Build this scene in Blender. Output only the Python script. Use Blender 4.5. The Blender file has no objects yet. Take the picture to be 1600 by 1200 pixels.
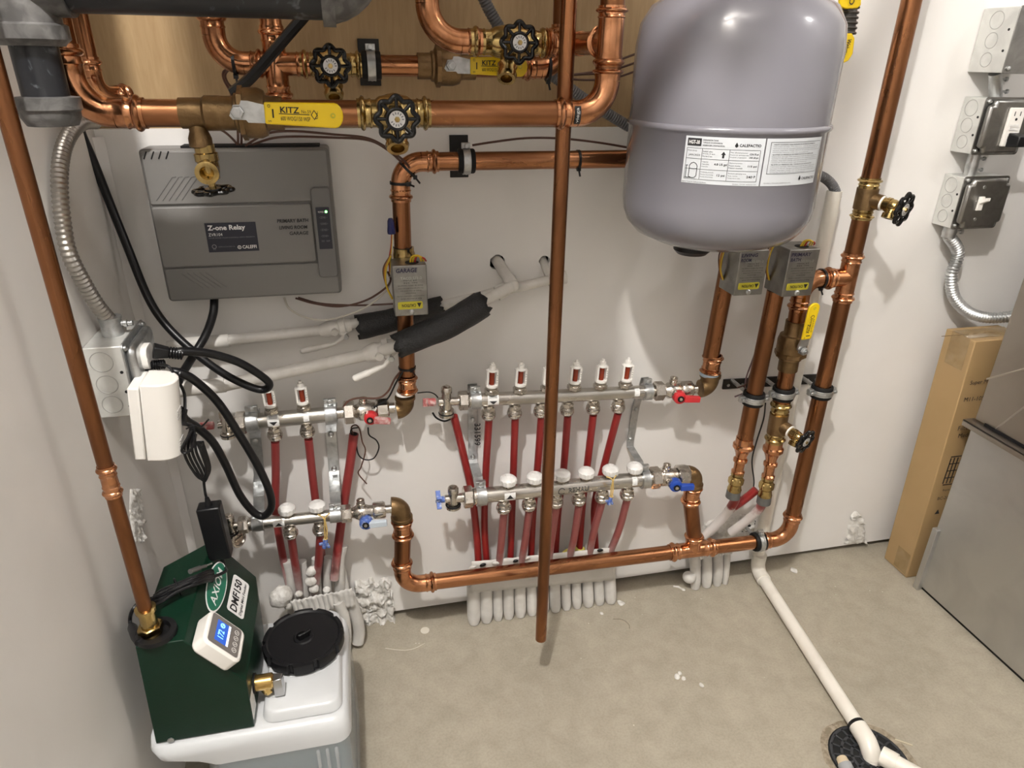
import bpy, bmesh, math, random
from mathutils import Vector as V, Matrix, noise

random.seed(7)
SC = bpy.context.scene
COL = SC.collection
PI = math.pi

# ------------------------------------------------------------------ camera, light, exposure
FPX = 1069.9                      # focal length in pixels of the 1600 px wide frame
CAM = V((0.0, -1.16, 1.10))       # wall_back is the plane y = 0, the floor z = 0
RX = V((0.975607, -0.219006, 0.015051))
RY = V((-0.080065, -0.418830, -0.904528))
RZ = V((0.204401, 0.881259, -0.426148))
cd = bpy.data.cameras.new('camera')
cd.sensor_fit = 'HORIZONTAL'; cd.sensor_width = 36.0; cd.lens = 36.0 * FPX / 1600.0
cd.clip_start = 0.02; cd.clip_end = 50
cam = bpy.data.objects.new('camera', cd); COL.objects.link(cam)
cam.matrix_world = Matrix(((RX.x, -RY.x, -RZ.x, CAM.x), (RX.y, -RY.y, -RZ.y, CAM.y), (RX.z, -RY.z, -RZ.z, CAM.z), (0, 0, 0, 1)))
SC.camera = cam
SC.view_settings.view_transform = 'Standard'
SC.view_settings.look = 'None'
SC.view_settings.gamma = 1.0
SC.view_settings.use_curve_mapping = False
SC.view_settings.exposure = 0.30
SC.cycles.max_bounces = 7
SC.cycles.diffuse_bounces = 4
SC.cycles.use_denoising = True
wd = bpy.data.worlds.new('world'); SC.world = wd; wd.use_nodes = True
wd.node_tree.nodes['Background'].inputs[0].default_value = (0.75, 0.78, 0.85, 1)
wd.node_tree.nodes['Background'].inputs[1].default_value = 0.05
LAMP = V((-0.17, -1.16, 2.16))
FILL_LAMP = V((1.72, -1.10, 2.05))  # unseen fill lamp, added to brighten the right and left walls
def lamp(name, loc, power, rad, col):
    ld = bpy.data.lights.new(name, 'POINT'); ld.energy = power; ld.shadow_soft_size = rad; ld.color = col
    lo = bpy.data.objects.new(name, ld); lo.location = loc; COL.objects.link(lo); return lo
lamp('ceiling_lamp_light', LAMP, 98.0, 0.028, (1.0, 0.96, 0.915))
lamp('fill_lamp_light', FILL_LAMP, 13.0, 0.10, (1.0, 0.975, 0.95))

# ------------------------------------------------------------------ pixel frame <-> place
def ray(u, v): return RX * ((u - 800) / FPX) + RY * ((v - 600) / FPX) + RZ
def P(u, v, off):                 # the point seen at (u, v) at a distance off in front of wall_back
    r = ray(u, v); return CAM + r * ((-off - CAM.y) / r.y)
def PX(u, v, x):
    r = ray(u, v); return CAM + r * ((x - CAM.x) / r.x)
def PZ(u, v, z):
    r = ray(u, v); return CAM + r * ((z - CAM.z) / r.z)
def M(u, v, off, px):             # size in metres of px pixels there
    r = ray(u, v); return px * ((-off - CAM.y) / r.y) / FPX
def dia(u, v, off, px): return M(u, v, off, px)
def vx(o, *uv):                   # x of a true vertical at offset o seen through these pixels
    return sum(P(u, v, o).x for u, v in uv) / len(uv)
X = V((1, 0, 0)); Y = V((0, 1, 0)); Z = V((0, 0, 1))

# ------------------------------------------------------------------ materials
MATS = {}
def mat(name, col, metal=0.0, rough=0.5, col2=None, nscale=40.0, bump=0.0, bscale=200.0, fac=(0.4, 0.65), spec=0.5, coat=0.0, emit=None, detail=4.0, stretch=None, sss=0.0, rough2=None):
    if name in MATS: return MATS[name]
    m = bpy.data.materials.new(name); m.use_nodes = True
    nt = m.node_tree; b = nt.nodes['Principled BSDF']; L = nt.links
    b.inputs['Base Color'].default_value = (*col, 1)
    b.inputs['Metallic'].default_value = metal
    b.inputs['Roughness'].default_value = rough
    b.inputs['Specular IOR Level'].default_value = spec
    b.inputs['Coat Weight'].default_value = coat
    if sss: b.inputs['Subsurface Weight'].default_value = sss; b.inputs['Subsurface Scale'].default_value = 0.02
    g = nt.nodes.new('ShaderNodeNewGeometry')
    src = g.outputs['Position']
    if stretch:
        mp = nt.nodes.new('ShaderNodeMapping'); mp.inputs['Scale'].default_value = stretch
        L.new(src, mp.inputs[0]); src = mp.outputs[0]
    if col2 is not None:
        n = nt.nodes.new('ShaderNodeTexNoise'); n.inputs['Scale'].default_value = nscale; n.inputs['Detail'].default_value = detail
        n.inputs['Distortion'].default_value = 0.6
        L.new(src, n.inputs['Vector'])
        r = nt.nodes.new('ShaderNodeValToRGB')
        r.color_ramp.elements[0].position = fac[0]; r.color_ramp.elements[1].position = fac[1]
        r.color_ramp.elements[0].color = (*col, 1); r.color_ramp.elements[1].color = (*col2, 1)
        L.new(n.outputs[0], r.inputs[0]); L.new(r.outputs[0], b.inputs['Base Color'])
        if rough2 is not None:
            rr = nt.nodes.new('ShaderNodeMapRange'); rr.inputs[1].default_value = fac[0]; rr.inputs[2].default_value = fac[1]
            rr.inputs[3].default_value = rough; rr.inputs[4].default_value = rough2
            L.new(n.outputs[0], rr.inputs[0]); L.new(rr.outputs[0], b.inputs['Roughness'])
    if bump:
        n2 = nt.nodes.new('ShaderNodeTexNoise'); n2.inputs['Scale'].default_value = bscale; n2.inputs['Detail'].default_value = 5
        L.new(src, n2.inputs['Vector'])
        bp = nt.nodes.new('ShaderNodeBump'); bp.inputs['Strength'].default_value = bump; bp.inputs['Distance'].default_value = 0.002
        L.new(n2.outputs[0], bp.inputs['Height']); L.new(bp.outputs[0], b.inputs['Normal'])
    if emit:
        b.inputs['Emission Color'].default_value = (*emit[0], 1); b.inputs['Emission Strength'].default_value = emit[1]
    MATS[name] = m
    return m

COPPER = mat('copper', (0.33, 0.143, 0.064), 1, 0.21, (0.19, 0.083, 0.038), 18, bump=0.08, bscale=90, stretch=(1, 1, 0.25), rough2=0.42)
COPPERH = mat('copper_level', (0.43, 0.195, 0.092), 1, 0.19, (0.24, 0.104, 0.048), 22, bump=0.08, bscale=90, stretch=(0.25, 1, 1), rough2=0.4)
COPFIT = mat('copper_fitting', (0.62, 0.295, 0.152), 1, 0.15, (0.36, 0.157, 0.072), 35, bump=0.12, bscale=110, rough2=0.27)
BRASS = mat('yellow_brass', (0.50, 0.365, 0.15), 1, 0.20, (0.32, 0.225, 0.09), 40, bump=0.1, bscale=150)
BRONZE = mat('dull_bronze', (0.26, 0.17, 0.085), 1, 0.45, (0.18, 0.115, 0.055), 40, bump=0.3, bscale=300)
NICKEL = mat('nickel_plate', (0.62, 0.58, 0.53), 1, 0.20, (0.48, 0.44, 0.39), 60, rough2=0.32)
STEEL = mat('stainless_bar', (0.60, 0.57, 0.53), 1, 0.24, (0.42, 0.40, 0.36), 25, stretch=(0.3, 1, 1), rough2=0.35)
ZINC = mat('zinc_plate', (0.56, 0.57, 0.57), 1, 0.34, (0.42, 0.43, 0.43), 60, bump=0.1, bscale=200, rough2=0.5)
BOXZ = mat('matt_galvanised', (0.66, 0.665, 0.64), 0.55, 0.5, (0.56, 0.565, 0.545), 30)
KNOCK = mat('stamped_ring', (0.40, 0.40, 0.385), 0.55, 0.5)
ZINCDARK = mat('brushed_zinc', (0.34, 0.335, 0.32), 1, 0.33, (0.25, 0.245, 0.235), 30, rough2=0.45)
GALV = mat('galvanised_sheet', (0.62, 0.62, 0.61), 1, 0.42, (0.55, 0.55, 0.545), 8, rough2=0.46)
DUCTM = mat('duct_sheet', (0.42, 0.385, 0.34), 1, 0.42, (0.37, 0.335, 0.295), 8)
BLACK = mat('black_plastic', (0.006, 0.006, 0.007), 0, 0.36, spec=0.35)
BLKGLOSS = mat('black_enamel', (0.004, 0.004, 0.0045), 0, 0.2, spec=0.3, coat=0.15)
RUBBER = mat('black_rubber', (0.006, 0.006, 0.006), 0, 0.6, spec=0.25)
BLKMETAL = mat('black_steel', (0.014, 0.013, 0.012), 0.3, 0.45)
ABSM = mat('black_pipe_plastic', (0.012, 0.013, 0.016), 0, 0.35, (0.10, 0.11, 0.12), 70, fac=(0.62, 0.72))
ABSFIT = mat('grey_painted_fitting', (0.07, 0.068, 0.066), 0, 0.45, (0.15, 0.146, 0.142), 60, bump=0.2, bscale=150)
FOAM = mat('black_foam', (0.014, 0.014, 0.015), 0, 0.55, bump=0.9, bscale=420)
WHITEP = mat('white_plastic', (0.78, 0.76, 0.72), 0, 0.35)
WHITECAP = mat('white_cap_plastic', (0.72, 0.71, 0.69), 0, 0.45, (0.60, 0.59, 0.57), 50)
PVC = mat('white_pvc', (0.76, 0.73, 0.66), 0, 0.38, (0.66, 0.62, 0.55), 14, fac=(0.5, 0.75))
PAINTPIPE = mat('white_painted_pipe', (0.64, 0.62, 0.585), 0, 0.45, (0.55, 0.53, 0.49), 30, bump=0.15, bscale=80)
SLEEVE = mat('white_painted_sleeve', (0.60, 0.585, 0.555), 0, 0.5, (0.52, 0.505, 0.475), 25)
TAPE = mat('white_painted_tape', (0.62, 0.605, 0.575), 0, 0.4, (0.56, 0.545, 0.515), 20, bump=0.3, bscale=30)
PLASTER = mat('crumbled_plaster', (0.70, 0.69, 0.66), 0, 0.9, (0.52, 0.50, 0.46), 90, bump=0.8, bscale=160)
REDP = mat('red_handle_plastic', (0.50, 0.025, 0.03), 0, 0.35)
REDDUST = mat('faded_red_plastic', (0.36, 0.08, 0.08), 0, 0.5, (0.50, 0.36, 0.34), 120)
BLUEP = mat('blue_handle_plastic', (0.012, 0.055, 0.33), 0, 0.35)
BLUEDUST = mat('dusty_blue_plastic', (0.06, 0.12, 0.40), 0, 0.5, (0.45, 0.5, 0.62), 150, fac=(0.5, 0.7))
PALEBLUE = mat('pale_blue_plastic', (0.50, 0.56, 0.62), 0, 0.45)
YELLOW = mat('yellow_vinyl', (0.80, 0.56, 0.005), 0, 0.32)
YELLOWF = mat('yellow_sticker', (0.52, 0.46, 0.03), 0, 0.45)
INK = mat('black_ink', (0.012, 0.012, 0.014), 0, 0.6)
GREYINK = mat('grey_ink', (0.20, 0.20, 0.21), 0, 0.6)
INKBLUE = mat('dark_blue_ink', (0.022, 0.018, 0.06), 0, 0.55)
PAPERW = mat('white_label', (0.72, 0.72, 0.71), 0, 0.4)
SILVERLBL = mat('silver_label', (0.60, 0.63, 0.66), 0.25, 0.38)
DISCW = mat('pale_metal_disc', (0.66, 0.65, 0.64), 0.3, 0.35)
GREEN = mat('green_poly', (0.0025, 0.019, 0.0095), 0, 0.38, (0.004, 0.024, 0.013), 12, bump=0.08, bscale=250, spec=0.25)
GREENL = mat('green_sticker', (0.006, 0.13, 0.075), 0, 0.35)
TANKGREY = mat('grey_tank_enamel', (0.175, 0.172, 0.195), 0, 0.22, coat=0.35)
RELAYG = mat('grey_cover_plastic', (0.185, 0.18, 0.172), 0, 0.38)
RELAYD = mat('dark_grey_plastic', (0.155, 0.152, 0.148), 0, 0.42)
NAVY = mat('navy_sticker', (0.014, 0.016, 0.028), 0, 0.3)
CARD = mat('cardboard', (0.345, 0.228, 0.105), 0, 0.75, (0.31, 0.205, 0.09), 6, bump=0.1, bscale=60)
CARDTAPE = mat('packing_tape', (0.245, 0.165, 0.075), 0, 0.18, (0.29, 0.205, 0.105), 30)
CARDDARK = mat('cardboard_cut_edge', (0.16, 0.10, 0.045), 0, 0.9)
BROWNW = mat('brown_wire_jacket', (0.085, 0.035, 0.022), 0, 0.45)
WHITEW = mat('white_wire_jacket', (0.55, 0.52, 0.46), 0, 0.5)
YELW = mat('yellow_wire', (0.62, 0.42, 0.02), 0, 0.45)
ORANGEW = mat('orange_wire', (0.48, 0.20, 0.03), 0, 0.45)
REDW = mat('red_wire', (0.35, 0.02, 0.015), 0, 0.45)
WIRENUT = mat('blue_wire_nut', (0.01, 0.014, 0.10), 0, 0.4)
GREYFLEX = mat('grey_flexible_plastic', (0.125, 0.125, 0.13), 0, 0.42)
STRING = mat('tan_rubber_band', (0.52, 0.36, 0.12), 0, 0.6)
LCD = mat('blue_screen', (0.01, 0.03, 0.12), 0, 0.2, emit=((0.03, 0.12, 0.62), 0.75))
LCDT = mat('screen_digits', (0.1, 0.3, 0.6), 0, 0.3, emit=((0.25, 0.62, 1.0), 1.3))
LCDW = mat('screen_white_edge', (0.6, 0.65, 0.7), 0, 0.3, emit=((0.75, 0.85, 1.0), 0.8))
LEDG = mat('green_lamp', (0.1, 0.8, 0.15), 0, 0.3, emit=((0.25, 1.0, 0.25), 3.0))
DARK = mat('opening_shade', (0.006, 0.006, 0.006), 0, 0.9)  # near-black stands in for the shade inside holes and bores
LIQUID = mat('blue_grey_liquid', (0.13, 0.185, 0.21), 0, 0.25)
YFOAM = mat('yellow_foam', (0.62, 0.55, 0.12), 0, 0.7)
IRON = mat('grate_plastic', (0.035, 0.037, 0.042), 0, 0.4)
WALLM = mat('white_wall_paint', (0.75, 0.735, 0.715), 0, 0.55, (0.715, 0.70, 0.675), 5, bump=0.06, bscale=60, fac=(0.35, 0.7))
WALLL = mat('side_wall_paint', (0.72, 0.70, 0.67), 0, 0.45, (0.66, 0.64, 0.61), 5, bump=0.08, bscale=25, fac=(0.35, 0.7))
CEIL = mat('ceiling_paint', (0.45, 0.44, 0.43), 0, 0.8)
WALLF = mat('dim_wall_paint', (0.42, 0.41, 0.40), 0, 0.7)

def pex_mat(name, z0, z1, dust):
    # red tube, its lower end over-sprayed with white wall paint between z0 and z1
    m = bpy.data.materials.new(name); m.use_nodes = True
    nt = m.node_tree; b = nt.nodes['Principled BSDF']; L = nt.links
    g = nt.nodes.new('ShaderNodeNewGeometry'); sp = nt.nodes.new('ShaderNodeSeparateXYZ'); L.new(g.outputs['Position'], sp.inputs[0])
    n = nt.nodes.new('ShaderNodeTexNoise'); n.inputs['Scale'].default_value = 60; L.new(g.outputs['Position'], n.inputs['Vector'])
    a = nt.nodes.new('ShaderNodeMath'); a.operation = 'MULTIPLY_ADD'; a.inputs[1].default_value = 0.06; L.new(n.outputs[0], a.inputs[0]); L.new(sp.outputs['Z'], a.inputs[2])
    mr = nt.nodes.new('ShaderNodeMapRange'); mr.inputs[1].default_value = z0 + 0.03; mr.inputs[2].default_value = z1 + 0.03; mr.inputs[3].default_value = 1; mr.inputs[4].default_value = dust
    L.new(a.outputs[0], mr.inputs[0])
    mx = nt.nodes.new('ShaderNodeMix'); mx.data_type = 'RGBA'
    mx.inputs['A'].default_value = (0.235, 0.014, 0.013, 1); mx.inputs['B'].default_value = (0.60, 0.57, 0.55, 1)
    L.new(mr.outputs[0], mx.inputs['Factor']); L.new(mx.outputs['Result'], b.inputs['Base Color'])
    b.inputs['Roughness'].default_value = 0.33
    return m
PEXA = pex_mat('red_tube', 0.03, 0.12, 0.0)
PEXB = pex_mat('red_tube_dusty', 0.03, 0.20, 0.12)
PEXL = pex_mat('red_tube_oversprayed', 0.115, 0.235, 0.03)

def floor_mat():
    m = bpy.data.materials.new('concrete'); m.use_nodes = True
    nt = m.node_tree; b = nt.nodes['Principled BSDF']; L = nt.links
    g = nt.nodes.new('ShaderNodeNewGeometry')
    def nz(s, d=6, dist=0.4):
        n = nt.nodes.new('ShaderNodeTexNoise'); n.inputs['Scale'].default_value = s; n.inputs['Detail'].default_value = d; n.inputs['Distortion'].default_value = dist
        L.new(g.outputs['Position'], n.inputs['Vector']); return n.outputs[0]
    def ramp(src, p0, c0, p1, c1):
        r = nt.nodes.new('ShaderNodeValToRGB'); r.color_ramp.elements[0].position = p0; r.color_ramp.elements[1].position = p1
        r.color_ramp.elements[0].color = (*c0, 1); r.color_ramp.elements[1].color = (*c1, 1); L.new(src, r.inputs[0]); return r.outputs[0]
    def mix(a, bb, f, mode='MIX'):
        x = nt.nodes.new('ShaderNodeMix'); x.data_type = 'RGBA'; x.blend_type = mode
        L.new(a, x.inputs['A']); L.new(bb, x.inputs['B'])
        if isinstance(f, float): x.inputs['Factor'].default_value = f
        else: L.new(f, x.inputs['Factor'])
        return x.outputs['Result']
    c = ramp(nz(3.5), 0.3, (0.28, 0.25, 0.193), 0.7, (0.37, 0.333, 0.262))
    c = mix(c, ramp(nz(28), 0.3, (0.28, 0.25, 0.20), 0.75, (0.44, 0.40, 0.325)), 0.4)
    c = mix(c, ramp(nz(240, 2), 0.3, (0.5, 0.5, 0.5), 0.6, (1, 1, 1)), 0.25, 'MULTIPLY')
    sp = nt.nodes.new('ShaderNodeTexVoronoi'); sp.inputs['Scale'].default_value = 55; L.new(g.outputs['Position'], sp.inputs['Vector'])
    msk = ramp(sp.outputs['Distance'], 0.05, (1, 1, 1), 0.075, (0, 0, 0))
    msk2 = ramp(nz(6), 0.56, (0, 0, 0), 0.6, (1, 1, 1))
    mm = nt.nodes.new('ShaderNodeMath'); mm.operation = 'MULTIPLY'; L.new(msk, mm.inputs[0]); L.new(msk2, mm.inputs[1])
    wht = nt.nodes.new('ShaderNodeRGB'); wht.outputs[0].default_value = (0.66, 0.62, 0.54, 1)
    c = mix(c, wht.outputs[0], mm.outputs[0])
    L.new(c, b.inputs['Base Color'])
    b.inputs['Roughness'].default_value = 0.6
    bp = nt.nodes.new('ShaderNodeBump'); bp.inputs['Strength'].default_value = 0.15; bp.inputs['Distance'].default_value = 0.002
    L.new(nz(90), bp.inputs['Height']); L.new(bp.outputs[0], b.inputs['Normal'])
    return m
CONC = floor_mat()

def ply_mat():
    m = bpy.data.materials.new('plywood_face'); m.use_nodes = True
    nt = m.node_tree; b = nt.nodes['Principled BSDF']; L = nt.links
    g = nt.nodes.new('ShaderNodeNewGeometry')
    mp = nt.nodes.new('ShaderNodeMapping'); mp.inputs['Scale'].default_value = (1, 1, 0.12); L.new(g.outputs['Position'], mp.inputs[0])
    def layer(scale, c0, c1, p0, p1):
        n = nt.nodes.new('ShaderNodeTexNoise'); n.inputs['Scale'].default_value = scale; n.inputs['Detail'].default_value = 8; n.inputs['Distortion'].default_value = 1.2
        L.new(mp.outputs[0], n.inputs['Vector'])
        r = nt.nodes.new('ShaderNodeValToRGB'); r.color_ramp.elements[0].position = p0; r.color_ramp.elements[1].position = p1
        r.color_ramp.elements[0].color = (*c0, 1); r.color_ramp.elements[1].color = (*c1, 1); L.new(n.outputs[0], r.inputs[0]); return r.outputs[0]
    a = layer(7, (0.31, 0.20, 0.094), (0.43, 0.30, 0.155), 0.35, 0.65)
    d = layer(150, (0.29, 0.185, 0.083), (0.45, 0.32, 0.17), 0.3, 0.7)
    x = nt.nodes.new('ShaderNodeMix'); x.data_type = 'RGBA'; x.inputs['Factor'].default_value = 0.35
    L.new(a, x.inputs['A']); L.new(d, x.inputs['B']); L.new(x.outputs['Result'], b.inputs['Base Color'])
    b.inputs['Roughness'].default_value = 0.6
    return m
PLY = ply_mat()

def milk_mat():
    m = bpy.data.materials.new('milky_polyethylene'); m.use_nodes = True
    nt = m.node_tree; b = nt.nodes['Principled BSDF']; L = nt.links
    b.inputs['Base Color'].default_value = (0.70, 0.73, 0.75, 1); b.inputs['Roughness'].default_value = 0.3
    tr = nt.nodes.new('ShaderNodeBsdfTransparent'); mx = nt.nodes.new('ShaderNodeMixShader'); mx.inputs[0].default_value = 0.74
    L.new(b.outputs[0], mx.inputs[1]); L.new(tr.outputs[0], mx.inputs[2]); L.new(mx.outputs[0], nt.nodes['Material Output'].inputs[0])
    return m
MILK = milk_mat()
MILKT = mat('white_polyethylene', (0.53, 0.545, 0.555), 0, 0.3)

# ------------------------------------------------------------------ mesh helpers
def perp(a):
    a = a.normalized(); t = Z if abs(a.z) < 0.8 else X
    return a.cross(t).normalized()
def smooth(pts, n=6):             # Catmull-Rom through the points
    pts = [V(p) for p in pts]; out = []
    q = [pts[0] * 2 - pts[1]] + pts + [pts[-1] * 2 - pts[-2]]
    for i in range(1, len(q) - 2):
        for k in range(n):
            t = k / n
            out.append(0.5 * ((2 * q[i]) + (q[i + 1] - q[i - 1]) * t + (2 * q[i - 1] - 5 * q[i] + 4 * q[i + 1] - q[i + 2]) * t * t + (3 * q[i] - q[i - 1] - 3 * q[i + 1] + q[i + 2]) * t ** 3))
    out.append(pts[-1]); return out
def arc(c, d1, d2, bend, n=8):    # quarter-like bend at corner c between legs d1 and d2
    a = c + d1 * bend; b = c + d2 * bend; out = []
    for i in range(n + 1):
        t = i / n
        w = 0.7071 if abs(d1.dot(d2)) < 0.5 else 0.9
        out.append((a * (1 - t) ** 2 + c * (2 * t * (1 - t) * w) + b * t * t) / ((1 - t) ** 2 + 2 * t * (1 - t) * w + t * t))
    return out
def resample(pts, step):
    out = [pts[0]]; acc = 0
    for a, b in zip(pts, pts[1:]):
        d = (b - a).length
        if d < 1e-9: continue
        s = step - acc
        while s <= d: out.append(a + (b - a) * (s / d)); s += step
        acc = d - (s - step)
    return out

class MB:
    def __init__(s): s.bm = bmesh.new()
    def _ring(s, c, u, w, r, n): return [s.bm.verts.new(c + (u * math.cos(2 * PI * k / n) + w * math.sin(2 * PI * k / n)) * r) for k in range(n)]
    def _join(s, a, b):
        n = max(len(a), len(b))
        if len(a) == 1 and len(b) == 1: return
        for k in range(n):
            k2 = (k + 1) % n
            if len(a) == 1: f = (a[0], b[k], b[k2])
            elif len(b) == 1: f = (a[k], b[0], a[k2])
            else: f = (a[k], b[k], b[k2], a[k2])
            s.bm.faces.new(f)
    def lathe(s, A, ax, prof, n=24, caps=True, up=None):
        ax = ax.normalized(); u = up if up is not None else perp(ax); w = ax.cross(u); R = []
        for t, r in prof: R.append([s.bm.verts.new(A + ax * t)] if r < 1e-7 else s._ring(A + ax * t, u, w, r, n))
        for a, b in zip(R, R[1:]): s._join(a, b)
        if caps:
            for q in (R[0], R[-1]):
                if len(q) > 2: s.bm.faces.new(q)
        return s
    def cyl(s, A, B, r, n=20): d = B - A; return s.lathe(A, d, [(0, r), (d.length, r)], n)
    def hexn(s, A, ax, t, r, n=6): # chamfered hexagon nut
        return s.lathe(A, ax, [(0, r * 0.88), (t * 0.12, r), (t * 0.88, r), (t, r * 0.88)], n)
    def tube(s, pts, r, n=12, caps=True):
        pts = [V(p) for p in pts]; m = len(pts); R = []; u = None
        for i, p in enumerate(pts):
            d = (pts[min(i + 1, m - 1)] - pts[max(i - 1, 0)]).normalized()
            if u is None: u = perp(d)
            else:
                u = u - d * u.dot(d)
                u = u.normalized() if u.length > 1e-6 else perp(d)
            rr = r[i] if isinstance(r, (list, tuple)) else r
            R.append(s._ring(p, u, d.cross(u), rr, n))
        for a, b in zip(R, R[1:]): s._join(a, b)
        if caps: s.bm.faces.new(R[0]); s.bm.faces.new(R[-1])
        return s
    def loop(s, pts, r, n=8):      # closed tube
        m = len(pts); R = []; u = None
        for i, p in enumerate(pts):
            d = (pts[(i + 1) % m] - pts[i - 1]).normalized()
            if u is None: u = perp(d)
            else: u = (u - d * u.dot(d)).normalized()
            R.append(s._ring(p, u, d.cross(u), r, n))
        for i in range(m - 1): s._join(R[i], R[i + 1])
        # close with the nearest rotation
        k = min(range(n), key=lambda j: (R[0][j].co - R[-1][0].co).length)
        s._join(R[-1], R[0][k:] + R[0][:k]); return s
    def torus(s, c, ax, Rr, r, n=24, m=8):
        u = perp(ax); w = ax.normalized().cross(u)
        return s.loop([c + (u * math.cos(2 * PI * k / n) + w * math.sin(2 * PI * k / n)) * Rr for k in range(n)], r, m)
    def box(s, c, sx, sy, sz, ux=X, uy=Y, uz=Z):
        vs = [s.bm.verts.new(c + ux * (sx / 2 * i) + uy * (sy / 2 * j) + uz * (sz / 2 * k)) for i in (-1, 1) for j in (-1, 1) for k in (-1, 1)]
        for f in ((0, 1, 3, 2), (4, 6, 7, 5), (0, 4, 5, 1), (2, 3, 7, 6), (0, 2, 6, 4), (1, 5, 7, 3)): s.bm.faces.new([vs[i] for i in f])
        return s
    def hexa(s, p):               # 8 corners: 4 of one end, 4 of the other in the same order
        vs = [s.bm.verts.new(q) for q in p]
        for f in ((0, 1, 2, 3), (7, 6, 5, 4), (0, 4, 5, 1), (1, 5, 6, 2), (2, 6, 7, 3), (3, 7, 4, 0)): s.bm.faces.new([vs[i] for i in f])
        return s
    def prism(s, poly, o, ux, uy, uz, d):
        a = [s.bm.verts.new(o + ux * x + uy * y) for x, y in poly]; b = [s.bm.verts.new(o + ux * x + uy * y + uz * d) for x, y in poly]
        s.bm.faces.new(a); s.bm.faces.new(b); n = len(a)
        for k in range(n): s.bm.faces.new((a[k], a[(k + 1) % n], b[(k + 1) % n], b[k]))
        return s
    def ball(s, c, r, sx=1, sy=1, sz=1, n=14, amp=0.0, fr=30):
        d = bmesh.ops.create_icosphere(s.bm, subdivisions=3 if n > 10 else 2, radius=1.0)
        for v in d['verts']:
            k = 1 + (amp * noise.noise(v.co * fr * r + c * 20) if amp else 0)
            v.co = c + V((v.co.x * r * sx * k, v.co.y * r * sy * k, v.co.z * r * sz * k))
        return s
    def grid(s, fn, nu, nv):      # fn(a, b) with a, b in 0..1
        g = [[s.bm.verts.new(fn(i / nu, j / nv)) for j in range(nv + 1)] for i in range(nu + 1)]
        for i in range(nu):
            for j in range(nv): s.bm.faces.new((g[i][j], g[i + 1][j], g[i + 1][j + 1], g[i][j + 1]))
        return s

ROOT = {}
def _obj(mb, name, m, base, bevel=0, sharp=38):
    bm = mb.bm
    bmesh.ops.recalc_face_normals(bm, faces=bm.faces[:])
    for v in bm.verts: v.co -= base
    me = bpy.data.meshes.new(name); bm.to_mesh(me); bm.free()
    for p in me.polygons: p.use_smooth = True
    me.set_sharp_from_angle(angle=math.radians(sharp))
    if m: me.materials.append(m)
    o = bpy.data.objects.new(name, me); COL.objects.link(o)
    if bevel:
        b = o.modifiers.new('bevel', 'BEVEL'); b.width = bevel; b.segments = 2; b.limit_method = 'ANGLE'; b.angle_limit = math.radians(40)
    return o
def tag(o, label, cat, group=None, kind=None):
    o['label'] = label; o['category'] = cat
    if group: o['group'] = group
    if kind: o['kind'] = kind
def thing(name, label, cat, loc, group=None):
    o = bpy.data.objects.new(name, None); COL.objects.link(o); o.location = loc; o.empty_display_size = 0.02
    ROOT[o.name] = V(loc); tag(o, label, cat, group); return o
def part(mb, name, m, parent, bevel=0, label=None, sharp=38):
    base = ROOT[parent.name]
    o = _obj(mb, name, m, base, bevel, sharp); o.parent = parent; ROOT[o.name] = base
    if label: o['label'] = label
    return o
def solo(mb, name, m, label, cat, group=None, kind=None, bevel=0, sharp=38):
    xs = [v.co.copy() for v in mb.bm.verts]
    lo = V((min(p.x for p in xs), min(p.y for p in xs), min(p.z for p in xs))); hi = V((max(p.x for p in xs), max(p.y for p in xs), max(p.z for p in xs)))
    base = V(((lo.x + hi.x) / 2, (lo.y + hi.y) / 2, lo.z))
    o = _obj(mb, name, m, base, bevel, sharp); o.location = base; ROOT[o.name] = base
    if kind == 'structure': o['kind'] = kind
    else: tag(o, label, cat, group, kind)
    return o
def text(s, o, ux, uy, w, h, m, parent, name='lettering', mapf=None, thick=0.0, shear=0.0, lift=0.0004):
    cu = bpy.data.curves.new('txt', 'FONT'); cu.body = s; cu.size = 1.0; cu.shear = shear; cu.offset = thick; cu.resolution_u = 2
    t = bpy.data.objects.new('txt', cu); COL.objects.link(t)
    dg = bpy.context.evaluated_depsgraph_get(); dg.update()
    me = bpy.data.meshes.new_from_object(t.evaluated_get(dg))
    bpy.data.objects.remove(t); bpy.data.curves.remove(cu)
    xs = [v.co.x for v in me.vertices]; ys = [v.co.y for v in me.vertices]
    x0, x1, y0, y1 = min(xs), max(xs), min(ys), max(ys)
    sy = h / (y1 - y0); sx = w / (x1 - x0) if w else sy
    nrm = ux.cross(uy).normalized(); base = ROOT[parent.name]
    for v in me.vertices:
        a, b = (v.co.x - x0) * sx, (v.co.y - y0) * sy
        v.co = (mapf(a, b) if mapf else o + ux * a + uy * b + nrm * lift) - base
    me.name = name; me.materials.append(m)
    ob = bpy.data.objects.new(name, me); COL.objects.link(ob); ob.parent = parent; ROOT[ob.name] = base
    return ob
def fine_print(o, ux, uy, w, h, rows, m, parent, fill=0.85, mapf=None, center=False, name='fine_print'):
    mb = MB(); nrm = ux.cross(uy).normalized(); rh = h / rows
    for r in range(rows):
        y = h - (r + 0.75) * rh; end = w * random.uniform(fill - 0.15, fill) if r < rows - 1 else w * fill * 0.6
        x = (w - end) / 2 if center else 0; end = x + end
        while x < end:
            k = min(random.uniform(0.02, 0.07) * w, end - x)
            c = [(x, y), (x + k, y), (x + k, y + rh * 0.45), (x, y + rh * 0.45)]
            mb.bm.faces.new([mb.bm.verts.new(mapf(*q) if mapf else o + ux * q[0] + uy * q[1] + nrm * 0.0003) for q in c])
            x += k + 0.012 * w
    return part(mb, name, m, parent)
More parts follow.
